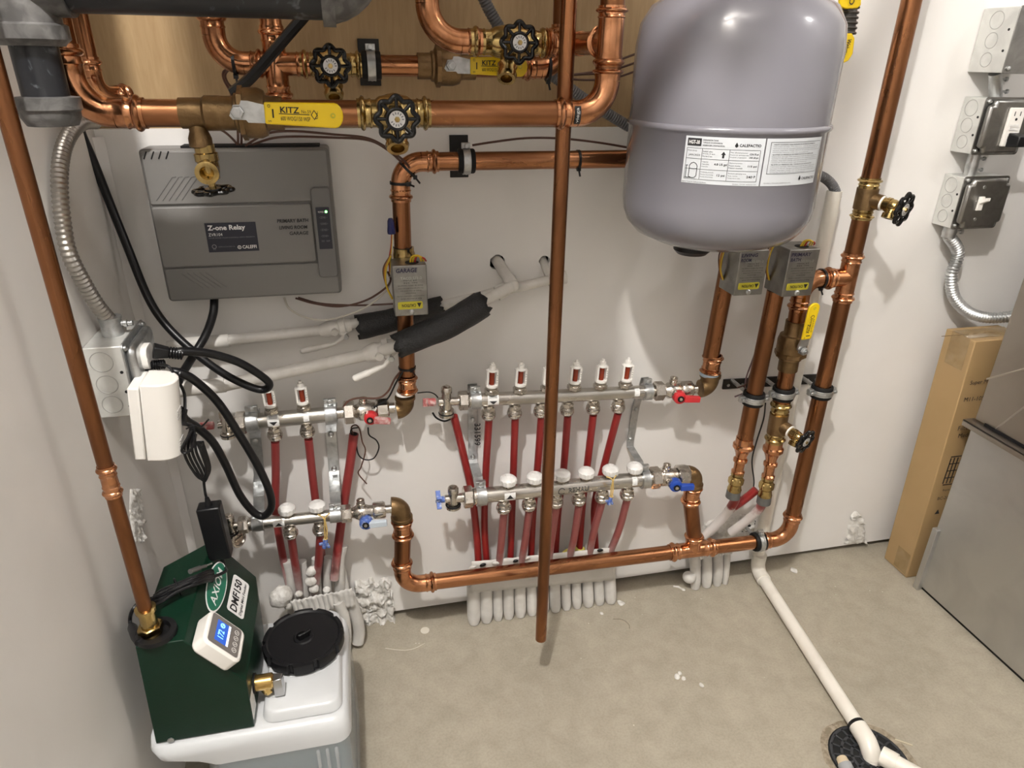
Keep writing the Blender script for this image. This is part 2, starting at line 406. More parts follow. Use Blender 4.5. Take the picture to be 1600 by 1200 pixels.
def sticker(o, ux, uy, w, h, m, parent, name, t=0.0004, round_=0.0):
    n = ux.cross(uy).normalized(); mb = MB()
    if round_:
        poly = []
        for cx, cy, a0 in ((w - round_, h - round_, 0), (round_, h - round_, 90), (round_, round_, 180), (w - round_, round_, 270)):
            for k in range(5): a = math.radians(a0 + 22.5 * k); poly.append((cx + math.cos(a) * round_, cy + math.sin(a) * round_))
    else: poly = [(0, 0), (w, 0), (w, h), (0, h)]
    mb.prism(poly, o, ux, uy, n, t); return part(mb, name, m, parent)
def rrect(w, h, r, n=5):
    poly = []
    for cx, cy, a0 in ((w / 2 - r, h / 2 - r, 0), (-w / 2 + r, h / 2 - r, 90), (-w / 2 + r, -h / 2 + r, 180), (w / 2 - r, -h / 2 + r, 270)):
        for k in range(n): a = math.radians(a0 + 90 / (n - 1) * k); poly.append((cx + math.cos(a) * r, cy + math.sin(a) * r))
    return poly

# ------------------------------------------------------------------ plumbing kit
def press(mb, A, ax, r, L, n=24):     # a press socket: collar, O-ring bead, crimp
    mb.lathe(A, ax, [(0, r * 1.07), (L * 0.30, r * 1.07), (L * 0.36, r * 1.16), (L * 0.46, r * 1.07), (L * 0.60, r * 1.07), (L * 0.66, r * 1.27), (L * 0.74, r * 1.34), (L * 0.82, r * 1.27), (L * 0.87, r * 1.12), (L, r * 1.12), (L, r * 0.98)], n, caps=False)
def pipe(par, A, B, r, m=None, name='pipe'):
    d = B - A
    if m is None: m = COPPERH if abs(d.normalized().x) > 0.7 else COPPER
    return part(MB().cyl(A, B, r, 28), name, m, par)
def elbow(par, c, d1, d2, r, bend=None, L=None, m=None, name='elbow'):
    d1 = d1.normalized(); d2 = d2.normalized(); bend = bend or r * 2.1; L = L if L is not None else r * 2.1
    mb = MB(); mb.tube(arc(c, d1, d2, bend, 10), r * 1.07, 24)
    if L:
        press(mb, c + d1 * bend, d1, r, L); press(mb, c + d2 * bend, d2, r, L)
    return part(mb, name, m or COPFIT, par)
def coupling(par, A, ax, r, L, m=None, name='coupling'):
    mb = MB(); c = A + ax.normalized() * (L / 2); press(mb, c, ax, r, L / 2); press(mb, c, -ax, r, L / 2)
    return part(mb, name, m or COPFIT, par)
def tee(par, c, d, b, r, rb=None, L=None, Lb=None, m=None, name='tee'):
    rb = rb or r; L = L or r * 3.2; Lb = Lb or r * 3.2; d = d.normalized(); b = b.normalized()
    mb = MB(); mb.cyl(c - d * (r * 1.3), c + d * (r * 1.3), r * 1.07, 24); press(mb, c + d * (r * 1.3), d, r, L - r * 1.3); press(mb, c - d * (r * 1.3), -d, r, L - r * 1.3)
    mb.cyl(c, c + b * (r * 1.4), rb * 1.07, 24); press(mb, c + b * (r * 1.4), b, rb, Lb - r * 1.4)
    return part(mb, name, m or COPFIT, par)
def brass_elbow(par, c, d1, d2, r, bend=None):
    bend = bend or r * 1.15; mb = MB(); mb.tube(arc(c, d1, d2, bend, 10), r * 1.12, 24)
    for d in (d1,):
        mb.lathe(c + d * bend, d, [(0, r * 1.12), (r * 0.35, r * 1.15), (r * 0.4, r * 1.3), (r * 0.75, r * 1.3), (r * 0.78, r * 1.0)], 28)
    return part(mb, 'brass_elbow', BRONZE, par)
def handwheel(par, c, ax, R, disc=DISCW, words=True):
    ax = ax.normalized(); u = V((1, 0, 0)) - ax * ax.x
    u = (u if u.length > 0.3 else V((0, 1, 0)) - ax * ax.y).normalized(); w = ax.cross(u)
    if w.z < 0: w = -w; u = -u if False else u
    mb = MB(); n = 96
    mb.loop([c + (u * math.cos(2 * PI * k / n) + w * math.sin(2 * PI * k / n)) * (R * (0.87 + 0.085 * math.cos(8 * 2 * PI * k / n))) for k in range(n)], R * 0.115, 8)
    mb.torus(c + ax * (R * 0.05), ax, R * 0.44, R * 0.085, 32, 8)
    for k in range(8):
        a = 2 * PI * k / 8; d = u * math.cos(a) + w * math.sin(a)
        mb.tube([c + d * (R * 0.42) + ax * R * 0.04, c + d * (R * 0.93)], [R * 0.075, R * 0.095], 8)
    mb.lathe(c - ax * (R * 0.12), ax, [(0, R * 0.40), (R * 0.15, R * 0.43), (R * 0.2, R * 0.40)], 24)
    wh = part(mb, 'handwheel', BLKGLOSS, par)
    part(MB().lathe(c + ax * (R * 0.08), ax, [(0, R * 0.36), (R * 0.05, R * 0.36)], 28), 'label_disc', disc, wh)
    part(MB().hexn(c + ax * (R * 0.12), ax, R * 0.10, R * 0.13), 'stem_nut', BRASS, wh)
    if words:
        mb = MB()
        for k in range(14):          # the ring of stamped letters round the disc
            if k in (6, 7, 13): continue
            a = 2 * PI * k / 14; d = u * math.cos(a) + w * math.sin(a); e = ax.cross(d)
            mb.box(c + d * (R * 0.26) + ax * (R * 0.132), R * 0.10, R * 0.055, R * 0.01, d, e, ax)
        part(mb, 'stamped_ring', GREYINK, wh)
    return wh
def gate_valve(par, A, ax, r, L, front, stem, R, hose=None):
    # brass purge valve in a pipe run from A along ax; handwheel stands on a stem along front
    ax = ax.normalized(); front = front.normalized(); mb = MB(); c = A + ax * (L / 2)
    press(mb, c + ax * (L * 0.22), ax, r, L * 0.28); press(mb, c - ax * (L * 0.22), -ax, r, L * 0.28)
    mb.lathe(c - ax * (L * 0.24), ax, [(0, r * 1.1), (L * 0.05, r * 1.3), (L * 0.24, r * 1.55), (L * 0.43, r * 1.3), (L * 0.48, r * 1.1)], 28)
    mb.hexn(c + front * (r * 1.0), front, r * 0.8, r * 1.05)
    mb.lathe(c + front * (r * 1.6), front, [(0, r * 0.75), (stem * 0.5, r * 0.6), (stem * 0.55, r * 0.35), (stem - r * 1.6, r * 0.28)], 20)
    part(mb, 'valve_body', BRASS, par)
    if hose:
        mb = MB(); d, k = hose; d = d.normalized()
        mb.lathe(c + d * (r * 0.9), d, [(0, r * 0.75), (k * 0.5, r * 0.7), (k * 0.55, r * 0.95), (k * 0.7, r * 0.8), (k * 0.85, r * 0.95), (k, r * 0.85), (k, r * 0.55), (k * 0.8, r * 0.5)], 24)
        part(mb, 'hose_outlet', BRASS, par)
    handwheel(par, c + front * stem, front, R)
def hose_tap(par, A, d, r, L, wheel, R, spout, m=None):
    # boiler drain tap: stub from A along d, wheel at the end, spout to the side
    d = d.normalized(); mb = MB()
    mb.lathe(A, d, [(0, r * 0.95), (L * 0.16, r * 0.95), (L * 0.18, r * 1.12), (L * 0.34, r * 1.12), (L * 0.36, r), (L * 0.5, r * 1.05), (L * 0.66, r * 0.9)], 20)
    mb.hexn(A + d * (L * 0.62), d, L * 0.14, r * 0.95); mb.cyl(A + d * (L * 0.7), A + d * L, r * 0.35, 12)
    s = spout.normalized(); q = A + d * (L * 0.5)
    mb.lathe(q, s, [(0, r * 0.8), (r * 1.1, r * 0.85), (r * 1.2, r * 1.1), (r * 1.9, r * 1.1), (r * 1.95, r * 0.95), (r * 1.95, r * 0.66), (r * 0.2, r * 0.62), (r * 0.2, 0)], 24)
    part(mb, 'tap_body', m or BRASS, par)
    handwheel(par, A + d * L, wheel, R)
def lever(par, piv, d, n, L, W, m=YELLOW, words=True, crank=0.010, txt='KITZ'):
    # flat plastic coated lever: bracket at the pivot, handle along d, facing n
    d = d.normalized(); n = (n - d * n.dot(d)).normalized(); w = n.cross(d)
    poly = [(L * 0.25, -W * 0.42)]
    for k in range(9): a = -PI / 2 + PI * k / 8; poly.append((L - W * 0.36 + math.cos(a) * W * 0.36, math.sin(a) * W * 0.5))
    poly += [(L * 0.25, W * 0.42)]
    mb = MB().prism(poly, piv + n * crank, d, w, n, W * 0.16)
    h = part(mb, 'lever_handle', m, par, bevel=W * 0.06)
    mb = MB().prism([(-W * 0.34, -W * 0.16), (-W * 0.22, -W * 0.30), (W * 0.30, -W * 0.30), (W * 0.38, -W * 0.40), (L * 0.26, -W * 0.40), (L * 0.26, W * 0.30), (W * 0.40, W * 0.44), (W * 0.16, W * 0.44), (W * 0.10, W * 0.28), (-W * 0.16, W * 0.26)], piv + n * (crank - 0.002), d, w, n, W * 0.12)
    part(mb, 'lever_bracket', ZINC, h)
    mb = MB().hexn(piv + n * (crank + W * 0.08), n, W * 0.22, W * 0.27); mb.cyl(piv, piv + n * (crank + W * 0.42), W * 0.13, 12)
    part(mb, 'lever_nut', ZINC, h)
    part(MB().lathe(piv + d * (L * 0.90) + n * (crank + W * 0.15), n, [(0, W * 0.11), (W * 0.03, W * 0.11), (W * 0.03, W * 0.06), (0, W * 0.05)], 16), 'hang_eyelet', YELLOWF, h)
    if words:
        o = piv + n * (crank + W * 0.165)
        text(txt, o + d * (L * 0.40) + w * (W * 0.04), d, w, L * 0.18, W * 0.24, INK, h, thick=0.02)
        part(MB().box(o + d * (L * 0.53), L * 0.29, W * 0.03, 0.0004, d, w, n), 'printed_rule', INK, h)
        text('600 WOG/150 WSP', o + d * (L * 0.40) - w * (W * 0.26), d, w, L * 0.28, W * 0.17, INK, h)
        text('No.59', o + d * (L * 0.60) + w * (W * 0.05), d, w, L * 0.09, W * 0.13, INK, h)
        text('S', o + d * (L * 0.31) - w * (W * 0.33), w, -d, None, W * 0.12, INK, h)
        text('O', o + d * (L * 0.31) + w * (W * 0.22), w, -d, None, W * 0.12, INK, h)
        part(MB().box(o + d * (L * 0.33) , W * 0.06, W * 0.34, 0.0004, d, w, n), 'printed_arrow', INK, h)
        mb = MB().prism([(0, -W * 0.2), (W * 0.14, 0), (0, W * 0.2), (-W * 0.14, 0)], o + d * (L * 0.72), d, w, n, 0.0004); part(mb, 'printed_mark', INK, h)
        part(MB().prism([(0, -W * 0.15), (W * 0.10, 0), (0, W * 0.15), (-W * 0.10, 0)], o + d * (L * 0.72), d, w, n, 0.0005), 'printed_mark', m, h)
        text('UL', o + d * (L * 0.755) - w * (W * 0.15), w, -d, W * 0.3, W * 0.12, INK, h)
    return h
def ball_valve(par, A, ax, r, L, m=BRONZE, m2=BRASS):
    ax = ax.normalized(); mb = MB()
    mb.lathe(A, ax, [(0, r * 1.25), (L * 0.22, r * 1.25), (L * 0.24, r * 1.45), (L * 0.28, r * 1.45), (L * 0.3, r * 1.7), (L * 0.4, r * 1.85), (L * 0.62, r * 1.85), (L * 0.72, r * 1.65), (L * 0.74, r * 1.35), (L * 0.78, r * 1.25), (L, r * 1.25)], 28)
    mb.hexn(A + ax * (L * 0.30), ax, L * 0.1, r * 2.0, 8)
    return part(mb, 'valve_body', m, par)
def clamp(name, label, c, ax, r, rod_to, grp='rubber lined pipe clamps', ear=None, plate=None, w=0.021):
    # split ring clamp with rubber lining on a pipe; ear bolts to the side; rod back to the wall
    ax = ax.normalized(); t = thing(name, label, 'pipe clamp', c, grp)
    part(MB().lathe(c - ax * (w * 0.62), ax, [(0, r * 1.02), (0, r * 1.26), (w * 0.1, r * 1.34), (w * 1.14, r * 1.34), (w * 1.24, r * 1.26), (w * 1.24, r * 1.02)], 28, caps=False), 'rubber_lining', RUBBER, t)
    mb = MB().lathe(c - ax * (w * 0.27), ax, [(0, r * 1.33), (0, r * 1.46), (w * 0.15, r * 1.42), (w * 0.27, r * 1.48), (w * 0.39, r * 1.42), (w * 0.54, r * 1.46), (w * 0.54, r * 1.33)], 32, caps=False)
    e = ear or ax.cross(Y).normalized(); back = V((0, 1, 0)); back = (back - ax * back.dot(ax)).normalized(); f = back
    for s in ((1, -1) if plate is None or plate != 'one' else (1,)):
        q = c + e * (s * r * 1.38); mb.box(q + e * (s * r * 0.22), r * 0.7, r * 0.55, w * 0.62, e, f, ax)
    part(mb, 'zinc_band', ZINC, t, bevel=0.0006)
    mb = MB()
    for s in ((1, -1) if plate is None or plate != 'one' else (1,)):
        q = c + e * (s * r * 1.66); mb.cyl(q - f * (r * 0.75), q + f * (r * 0.5), r * 0.16, 10); mb.hexn(q - f * (r * 0.62), f, r * 0.3, r * 0.27)
    part(mb, 'clamp_bolt', ZINC, t)
    mb = MB().cyl(c + back * (r * 1.35), V((c.x, rod_to, c.z)), r * 0.26, 12); mb.hexn(c + back * (r * 1.4), back, r * 0.4, r * 0.42)
    part(mb, 'threaded_rod', ZINC, t)
    return t
def tie(c, ax, r, label, tail=None):
    mb = MB().lathe(c - ax.normalized() * 0.002, ax, [(0, r * 1.02), (0, r * 1.09), (0.004, r * 1.09), (0.004, r * 1.02)], 24, caps=False)
    d = tail or V((0.5, -1, -0.6)); d = d.normalized(); q = c + (d - ax.normalized() * d.dot(ax.normalized())).normalized() * (r * 1.1)
    mb.box(q, 0.006, 0.005, 0.006); mb.box(q + d * 0.006, 0.012, 0.001, 0.0028, d, perp(d), d.cross(perp(d)))
    return solo(mb, 'cable_tie', BLACK, label, 'cable tie', 'black cable ties on the pipes')
def cable(name, pts, r, m, label, cat='cable', group=None, n=8):
    return solo(MB().tube(smooth(pts, 6), r, n), name, m, label, cat, group)
def flex(pts, r, pitch, depth, n=14, sub=4):
    base = resample(smooth(pts, 12), pitch / sub)
    rr = [r * (1 - depth * (0.5 + 0.5 * math.cos(2 * PI * i / sub))) for i in range(len(base))]
    return MB().tube(base, rr, n)

# ------------------------------------------------------------------ the room
XL, XR, YF, ZC = -0.359, 2.1, -2.5, 2.4
ZP = 1.002                        # top edge of the low drywall, plywood above it
XP = 0.60                         # plywood ends behind the tank, drywall goes on up
solo(MB().box(V((0.87, -1.15, -0.05)), 2.6, 3.0, 0.1), 'floor', CONC, None, None, kind='structure')
wb = MB()
wb.hexa([V((XL, 0, 0.016)), V((XR, 0, 0.016)), V((XR, 0.0127, 0.016)), V((XL, 0.0127, 0.016)), V((XL, 0, ZP)), V((XR, 0, ZP)), V((XR, 0.0127, ZP)), V((XL, 0.0127, ZP))])
wall = solo(wb, 'wall_back', WALLM, None, None, kind='structure')
up = solo(MB().box(V(((XP + XR) / 2, 0.00635, (ZP + ZC) / 2)), XR - XP, 0.0127, ZC - ZP), 'wall_back_upper', WALLM, None, None, kind='structure')
# real openings where the two white pipes go into the wall
cut = MB()
for u, v, px in ((777, 410, 12.5), (851, 408, 9)):
    c = P(u, v, 0); n = 14; r = M(u, v, 0, px)
    pts = [(math.cos(2 * PI * k / n) * r * random.uniform(0.88, 1.12), math.sin(2 * PI * k / n) * r * random.uniform(0.9, 1.1)) for k in range(n)]
    cut.prism(pts, c + V((0, -0.02, 0)), X, Z, Y, 0.06)
co = _obj(cut, 'cutter', None, V((0, 0, 0)))
bo = wall.modifiers.new('openings', 'BOOLEAN'); bo.operation = 'DIFFERENCE'; bo.object = co; bo.solver = 'EXACT'
dg = bpy.context.evaluated_depsgraph_get(); dg.update()
nm = bpy.data.meshes.new_from_object(wall.evaluated_get(dg)); wall.modifiers.clear(); wall.data = nm; nm.name = 'wall_back'
for p_ in nm.polygons: p_.use_smooth = False
if 'custom_normal' in nm.attributes: nm.attributes.remove(nm.attributes['custom_normal'])
bpy.data.objects.remove(co)
solo(MB().box(V(((XL + XR) / 2, 0.075, 1.2)), XR - XL, 0.01, 2.4), 'cavity_dark_sheet', DARK, None, None, kind='structure')  # dark sheet added behind the openings to keep them black
solo(MB().box(V(((XL + XR) / 2, 0.045, 0.02)), XR - XL, 0.05, 0.04), 'trim_1', mat('dark_sill_wood', (0.10, 0.075, 0.05), 0, 0.8), None, None, kind='structure')
solo(MB().box(V(((XL + XP) / 2, 0.020, (ZP - 0.05 + ZC) / 2)), XP - XL, 0.012, ZC - ZP + 0.05), 'plywood_backboard', PLY, 'bare plywood board behind the upper copper pipes', 'board', kind='structure')
solo(MB().box(V((XL - 0.01, (0.05 + YF) / 2, ZC / 2)), 0.02, -YF + 0.05, ZC), 'wall_left', WALLL, None, None, kind='structure')
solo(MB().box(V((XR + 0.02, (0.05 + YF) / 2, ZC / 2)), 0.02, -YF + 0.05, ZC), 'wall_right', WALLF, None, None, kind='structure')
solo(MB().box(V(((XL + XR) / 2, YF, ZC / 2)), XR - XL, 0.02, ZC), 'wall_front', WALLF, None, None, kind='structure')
solo(MB().box(V(((XL + XR) / 2, (0.05 + YF) / 2, ZC + 0.01)), XR - XL, -YF + 0.05, 0.02), 'ceiling', CEIL, None, None, kind='structure')
# corner bead: rough painted tape down the left corner
solo(MB().grid(lambda a, b: V((XL + 0.012 * b + 0.0015 * noise.noise(V((a * 30, b, 0))), -0.012 * (1 - b) - 0.001, 0.02 + a * (ZP - 0.03))), 60, 3), 'trim_2', WALLM, None, None, kind='structure')
lf = thing('ceiling_lamp', 'round lamp holder with a bare bulb under the ceiling', 'lamp', LAMP + V((0, 0, 0.24)))
part(MB().lathe(LAMP + V((0, 0, 0.24)), -Z, [(0, 0.06), (0.03, 0.055), (0.05, 0.03), (0.13, 0.025)], 24), 'lamp_holder', WHITEP, lf)

lf2 = thing('ceiling_lamp', 'unseen second round lamp holder added under the ceiling as fill light', 'lamp', FILL_LAMP + V((0, 0, 0.25)))
part(MB().lathe(FILL_LAMP + V((0, 0, 0.25)), -Z, [(0, 0.07), (0.03, 0.065), (0.06, 0.05), (0.09, 0.045)], 24), 'lamp_holder', WHITEP, lf2)

# damaged plaster
def rubble(name, uv, off, px, n, label, w=1.0, seed=1, mt=PLASTER, plane='back', flat=0.45):
    rnd = random.Random(seed); mb = MB()
    for k in range(n):
        u = uv[0] + rnd.uniform(-px, px) * w; v = uv[1] + rnd.uniform(-px, px)
        c = P(u, v, off) if plane == 'back' else PX(u, v, XL + 0.004) if plane == 'left' else PZ(u, v, 0.004)
        r = M(u, v, off, rnd.uniform(3, 8))
        mb.ball(c, r, 1, flat if plane == 'back' else 1, 0.9 if plane != 'floor' else 0.5, 8, 0.45, 90)
    return solo(mb, name, mt, label, 'plaster', kind='stuff', sharp=60)
def chipped(name, quad, label, off=0.004, nu=34, nv=40, amp=0.012):
    a, b, c, d = [P(u, v, 0.0) for u, v in quad]
    def fn(s, t):
        p = (a * (1 - s) + b * s) * (1 - t) + (d * (1 - s) + c * s) * t
        e = min(s, 1 - s, t, 1 - t)
        h = off + amp * 1.5 * abs(noise.noise(p * 38)) + amp * 0.8 * abs(noise.noise(p * 95)) + 0.3 * amp * noise.noise(p * 210)
        p = p + V((0.006 * noise.noise(p * 60), 0, 0.006 * noise.noise(p * 60 + V((9, 3, 1)))))
        edge = e + 0.16 * noise.noise(p * 45 + V((3, 0, 0)))
        return p + V((0, -(h if edge > 0.05 else -0.002), 0))
    return solo(MB().grid(fn, nu, nv), name, PLASTER, label, 'plaster', kind='stuff', sharp=70)
chipped('crumbled_plaster', [(552, 906), (612, 898), (618, 972), (566, 1000)], 'crumbled white plaster patch low on the wall beside the taped tubes', amp=0.016)
chipped('torn_wall_patch', [(1334, 788), (1345, 800), (1352, 848), (1318, 853)], 'narrow torn strip of white plaster low on the wall left of the cardboard box', amp=0.007, nu=12, nv=30)
def chipl(s, t):
    p = PX(198 + 26 * s, 752 + 105 * t, XL); e = min(s, 1 - s, t, 1 - t)
    k = 0.5 + 0.5 * math.sin(t * PI)
    p = PX(209 + t * 8 + (s - 0.5) * 22 * k, 760 + 92 * t, XL)
    return p + V((0.001 + 0.007 * abs(noise.noise(p * 120)) + 0.002 * noise.noise(p * 300) if e > 0.03 else -0.001, 0, 0))
solo(MB().grid(chipl, 14, 34), 'chipped_wall_patch', PLASTER, 'rough chipped plaster hole on the left wall above the green feeder', 'plaster', kind='stuff', sharp=70)

# ------------------------------------------------------------------ furnace and duct on the right
FX = 1.217; FY = -0.15
zf = PX(1506, 650, FX).z
fu = thing('furnace_cabinet', 'grey sheet metal furnace cabinet on the concrete floor at right', 'furnace', V((FX + 0.3, -0.6, 0)))
part(MB().box(V((FX + 0.30, -0.75, zf / 2 - 0.002)), 0.60, 1.2, zf - 0.020), 'cabinet_body', GALV, fu, bevel=0.003)
part(MB().box(V((FX + 0.30, -0.75, 0.004)), 0.59, 1.19, 0.010), 'painted_base_shade', BLACK, fu)  # black slab painted in for the shade under the cabinet
part(MB().box(V((FX - 0.004, FY - 0.006, 0.085)), 0.012, 0.014, 0.17), 'corner_angle', GALV, fu, bevel=0.001)
dz = thing('duct_plenum', 'dull brown-grey sheet metal duct with pressed diagonal creases above the furnace', 'duct', V((FX + 0.3, -0.6, zf)))
mb = MB(); x0 = FX - 0.003; za, zb, ya, yb = zf + 0.0085, zf + 0.62, -0.155, -1.3
ctr = V((x0 - 0.012, (ya + yb) / 2 + 0.30, zf + 0.10))
part(MB().hexa([V((x0, ya, za)), V((x0, yb, za)), V((x0, yb, zb)), V((x0, ya, zb)), V((x0 + 0.6, ya, za)), V((x0 + 0.6, yb, za)), V((x0 + 0.6, yb, zb)), V((x0 + 0.6, ya, zb))]), 'duct_body', DUCTM, dz, bevel=0.002)
mb = MB()
for (u1, v1), (u2, v2) in (((1542, 592), (1640, 566)), ((1556, 670), (1640, 606))):
    a, b = PX(u1, v1, x0), PX(u2, v2, x0); mb.tube([a + V((0.0005, 0, 0)), b + V((0.0005, 0, 0))], 0.0022, 6)
part(mb, 'pressed_crease', mat('crease_highlight', (0.55, 0.52, 0.48), 1, 0.35), dz)  # lighter metal paints the glint along the pressed creases
mb = MB().box(V((FX - 0.008, -0.73, zf + 0.003)), 0.026, 1.17, 0.004); mb.box(V((FX - 0.0195, -0.73, zf - 0.002)), 0.003, 1.17, 0.014)
part(mb, 'flange', DUCTM, dz, bevel=0.0008)
part(MB().box(V((FX - 0.0035, -0.75, zf + 0.009)), 0.003, 1.14, 0.006), 'seam_gap', BLACK, dz)

# ------------------------------------------------------------------ cardboard carton
b0 = PZ(1382, 873, 0.0); b1 = PZ(1418, 904, 0.0)
t0 = P(1480, 514, 0.045); t1 = P(1527, 533, 0.118); zt = (t0.z + t1.z) / 2
bx = thing('cardboard_carton', 'tall narrow brown cardboard carton leaning between the wall and the furnace', 'box', V((b0.x + 0.06, -0.09, 0)))
wx = 0.13
c = [V((b0.x, -0.047, 0.0015)), V((b0.x + wx, -0.047, 0.0015)), V((b0.x + wx, -0.122, 0.0015)), V((b0.x, -0.122, 0.0015))]
sx = t0.x - b0.x
d = [V((q.x + sx, q.y + 0.004, zt)) for q in c]
part(MB().hexa(c + d), 'carton_body', CARD, bx, bevel=0.002)
q = lambda a, b, h: c[0] * (1 - a) * 1 + c[3] * a + (d[0] - c[0]) * h + V((b, 0, 0))
def left_face(a, h, o=0.0006): return (c[0] + (c[3] - c[0]) * a) * (1 - h) + (d[0] + (d[3] - d[0]) * a) * h + V((-o, 0, 0))
def front_face(a, h, o=0.0006): return (c[3] + (c[2] - c[3]) * a) * (1 - h) + (d[3] + (d[2] - d[3]) * a) * h + V((0, -o, 0))
part(MB().grid(lambda a, b: left_face(0.22 + 0.62 * a, 0.885 + 0.115 * b, 0.0006 + 0.0006 * noise.noise(V((a * 6, b * 8, 2)))), 16, 20), 'packing_tape', CARDTAPE, bx)
part(MB().grid(lambda a, b: left_face(0.42 + 0.52 * a, 0.01 + 0.095 * b), 6, 6), 'packing_tape', CARDTAPE, bx)
part(MB().grid(lambda a, b: d[0] + (d[3] - d[0]) * (0.2 + 0.6 * a) + (d[1] - d[0]) * b + V((0, 0, 0.0008 + 0.001 * noise.noise(V((a * 5, b * 9, 1))))), 8, 16), 'packing_tape', CARDTAPE, bx)
mb = MB(); mb.box(left_face(0.5, 0.998, 0) + V((0.004, 0, 0.0012)), 0.10, 0.0015, 0.001); mb.box((d[0] + d[1] + d[2] + d[3]) / 4 + V((0, 0, 0.0004)), wx, 0.0015, 0.0008)
part(mb, 'flap_seam', CARDDARK, bx)
hz = (front_face(0, 1) - front_face(0, 0)).normalized()
for s, a, h, ht in (('Super Media', 0.12, 0.835, 0.012), ('M11-1055', 0.10, 0.775, 0.010), ('Filter', 0.15, 0.66, 0.011), ('Media', 0.2, 0.63, 0.010), ('Replace', 0.22, 0.40, 0.007), ('BC-20x25', 0.16, 0.365, 0.008), ('FOR', 0.25, 0.135, 0.007), ('AIR', 0.3, 0.115, 0.006)):
    text(s, front_face(a, h, 0.0012), X, hz, None, ht, INK, bx)
mb = MB()
for k in range(5): mb.box(front_face(0.40, 0.43 + 0.03 * k, 0.0008), 0.055, 0.0004, 0.002)
for k in range(7): mb.box(front_face(0.19 + 0.07 * k, 0.49, 0.0008), 0.0025, 0.0004, 0.066)
part(mb, 'printed_filter_drawing', INK, bx)
part(MB().prism([(0, 0), (0.012, 0), (0.006, 0.012)], front_face(0.2, 0.30, 0.0008), X, hz, -Y, 0.0004), 'printed_arrow', INK, bx)

# ------------------------------------------------------------------ electrical boxes on the right wall
def knock(t, c, n, r): part(MB().torus(c, n, r, 0.0007, 28, 6), 'knockout', KNOCK, t)
def many(t, nm, m, shapes):
    for f in shapes:
        mb = MB(); f(mb); part(mb, nm, m, t)
def wall_box(label, xl, zb, w, h, dep, o=V((0, 0, 0))):
    t = thing('electrical_box', label, 'electrical box', V((xl + w / 2, 0, zb)), 'square metal boxes on the right wall')
    part(MB().box(V((xl + w / 2, -dep / 2 - 0.0005, zb + h / 2)), w, dep - 0.001, h), 'box_body', BOXZ, t, bevel=0.0015)
    for k, rr in ((0.20, 0.0115), (0.5, 0.0125), (0.81, 0.0140)): knock(t, V((xl, -dep * 0.46, zb + h * k)), X, rr)
    for k in (0.34, 0.66): part(MB().cyl(V((xl - 0.0006, -dep * 0.86, zb + h * k)), V((xl + 0.001, -dep * 0.86, zb + h * k)), 0.0022, 10), 'screw_hole', DARK, t)
    return t
def raised_cover(t, xl, zb, w, h, dep):
    part(MB().prism(rrect(w + 0.003, h + 0.003, 0.006), V((xl + w / 2, -dep, zb + h / 2)), X, Z, -Y, 0.0018), 'cover_plate', ZINCDARK, t)
    mb = MB().prism([(x_ * (w / 2 - 0.002), z_ * (h / 2 - 0.002)) for x_, z_ in ((.78, 1), (-.78, 1), (-.80, .80), (-1, .78), (-1, -.78), (-.80, -.80), (-.78, -1), (.78, -1), (.80, -.80), (1, -.78), (1, .78), (.80, .80))], V((xl + w / 2, -dep - 0.0018, zb + h / 2)), X, Z, -Y, 0.012)
    part(mb, 'raised_cover', ZINCDARK, t, bevel=0.005)
    for i, k in ((-1, 1), (1, 1), (-1, -1), (1, -1)): part(MB().lathe(V((xl + w / 2 + i * (w / 2 - 0.006), -dep - 0.001, zb + h / 2 + k * (h / 2 - 0.006))), -Y, [(0, 0.0038), (0.003, 0.0038), (0.0045, 0.002)], 12), 'cover_screw', ZINC, t)
def connector(label, a, b, r, offx=0.0, screws=2):
    t = thing('conduit_connector', label, 'conduit connector', b)
    m = (a + b) / 2; mb = MB(); L = (a - b).length
    mb.tube([a, a + (b - a) * 0.3, a + (b - a) * 0.45 + V((offx * 0.3, 0, 0)), a + (b - a) * 0.6 + V((offx * 0.7, 0, 0)), b + (a - b) * 0.2 + V((offx, 0, 0)), b + V((offx, 0, 0))], [r, r, r * 1.05, r * 1.05, r, r], 18)
    part(mb, 'connector_body', ZINC, t)
    mb = MB()
    for k in ((0.25, 0.75) if screws == 2 else (0.5,)):
        q = a + (b - a) * k; mb.cyl(q, q + V((r * 1.9, -r * 0.4, 0)), r * 0.2, 10); mb.lathe(q + V((r * 1.75, -r * 0.37, 0)), V((1, -0.2, 0)), [(0, r * 0.38), (r * 0.3, r * 0.38)], 12)
    part(mb, 'set_screw', ZINC, t)
    return t
z3b, z3t = P(1490, 357, .05).z, P(1503, 277, .05).z; x3 = (P(1490, 357, .05).x + P(1503, 277, .05).x) / 2
W4 = 0.100
t3 = wall_box('square metal box with a white toggle switch, lowest of three on the right wall', x3, z3b, W4, z3t - z3b, .050)
raised_cover(t3, x3, z3b, W4, z3t - z3b, .050)
c3 = P(1531, 318, .065)
mb = MB().box(c3 + V((0, -0.001, 0)), 0.012, 0.004, 0.026); sw = part(mb, 'toggle_plate', WHITEP, t3, bevel=0.001)
mb = MB().hexa([c3 + V((x, y, z)) for x, y, z in ((-.004, -.002, -.001), (.004, -.002, -.001), (.004, -.002, .009), (-.004, -.002, .009), (-.003, -.016, .007), (.005, -.016, .007), (.005, -.016, .013), (-.003, -.016, .013))])
part(mb, 'toggle', WHITEP, sw, bevel=0.0008)
for k in (-1, 1): part(MB().lathe(c3 + V((0, 0.0005, k * 0.030)), -Y, [(0, 0.0035), (0.0012, 0.003)], 12), 'plate_screw', ZINC, t3)
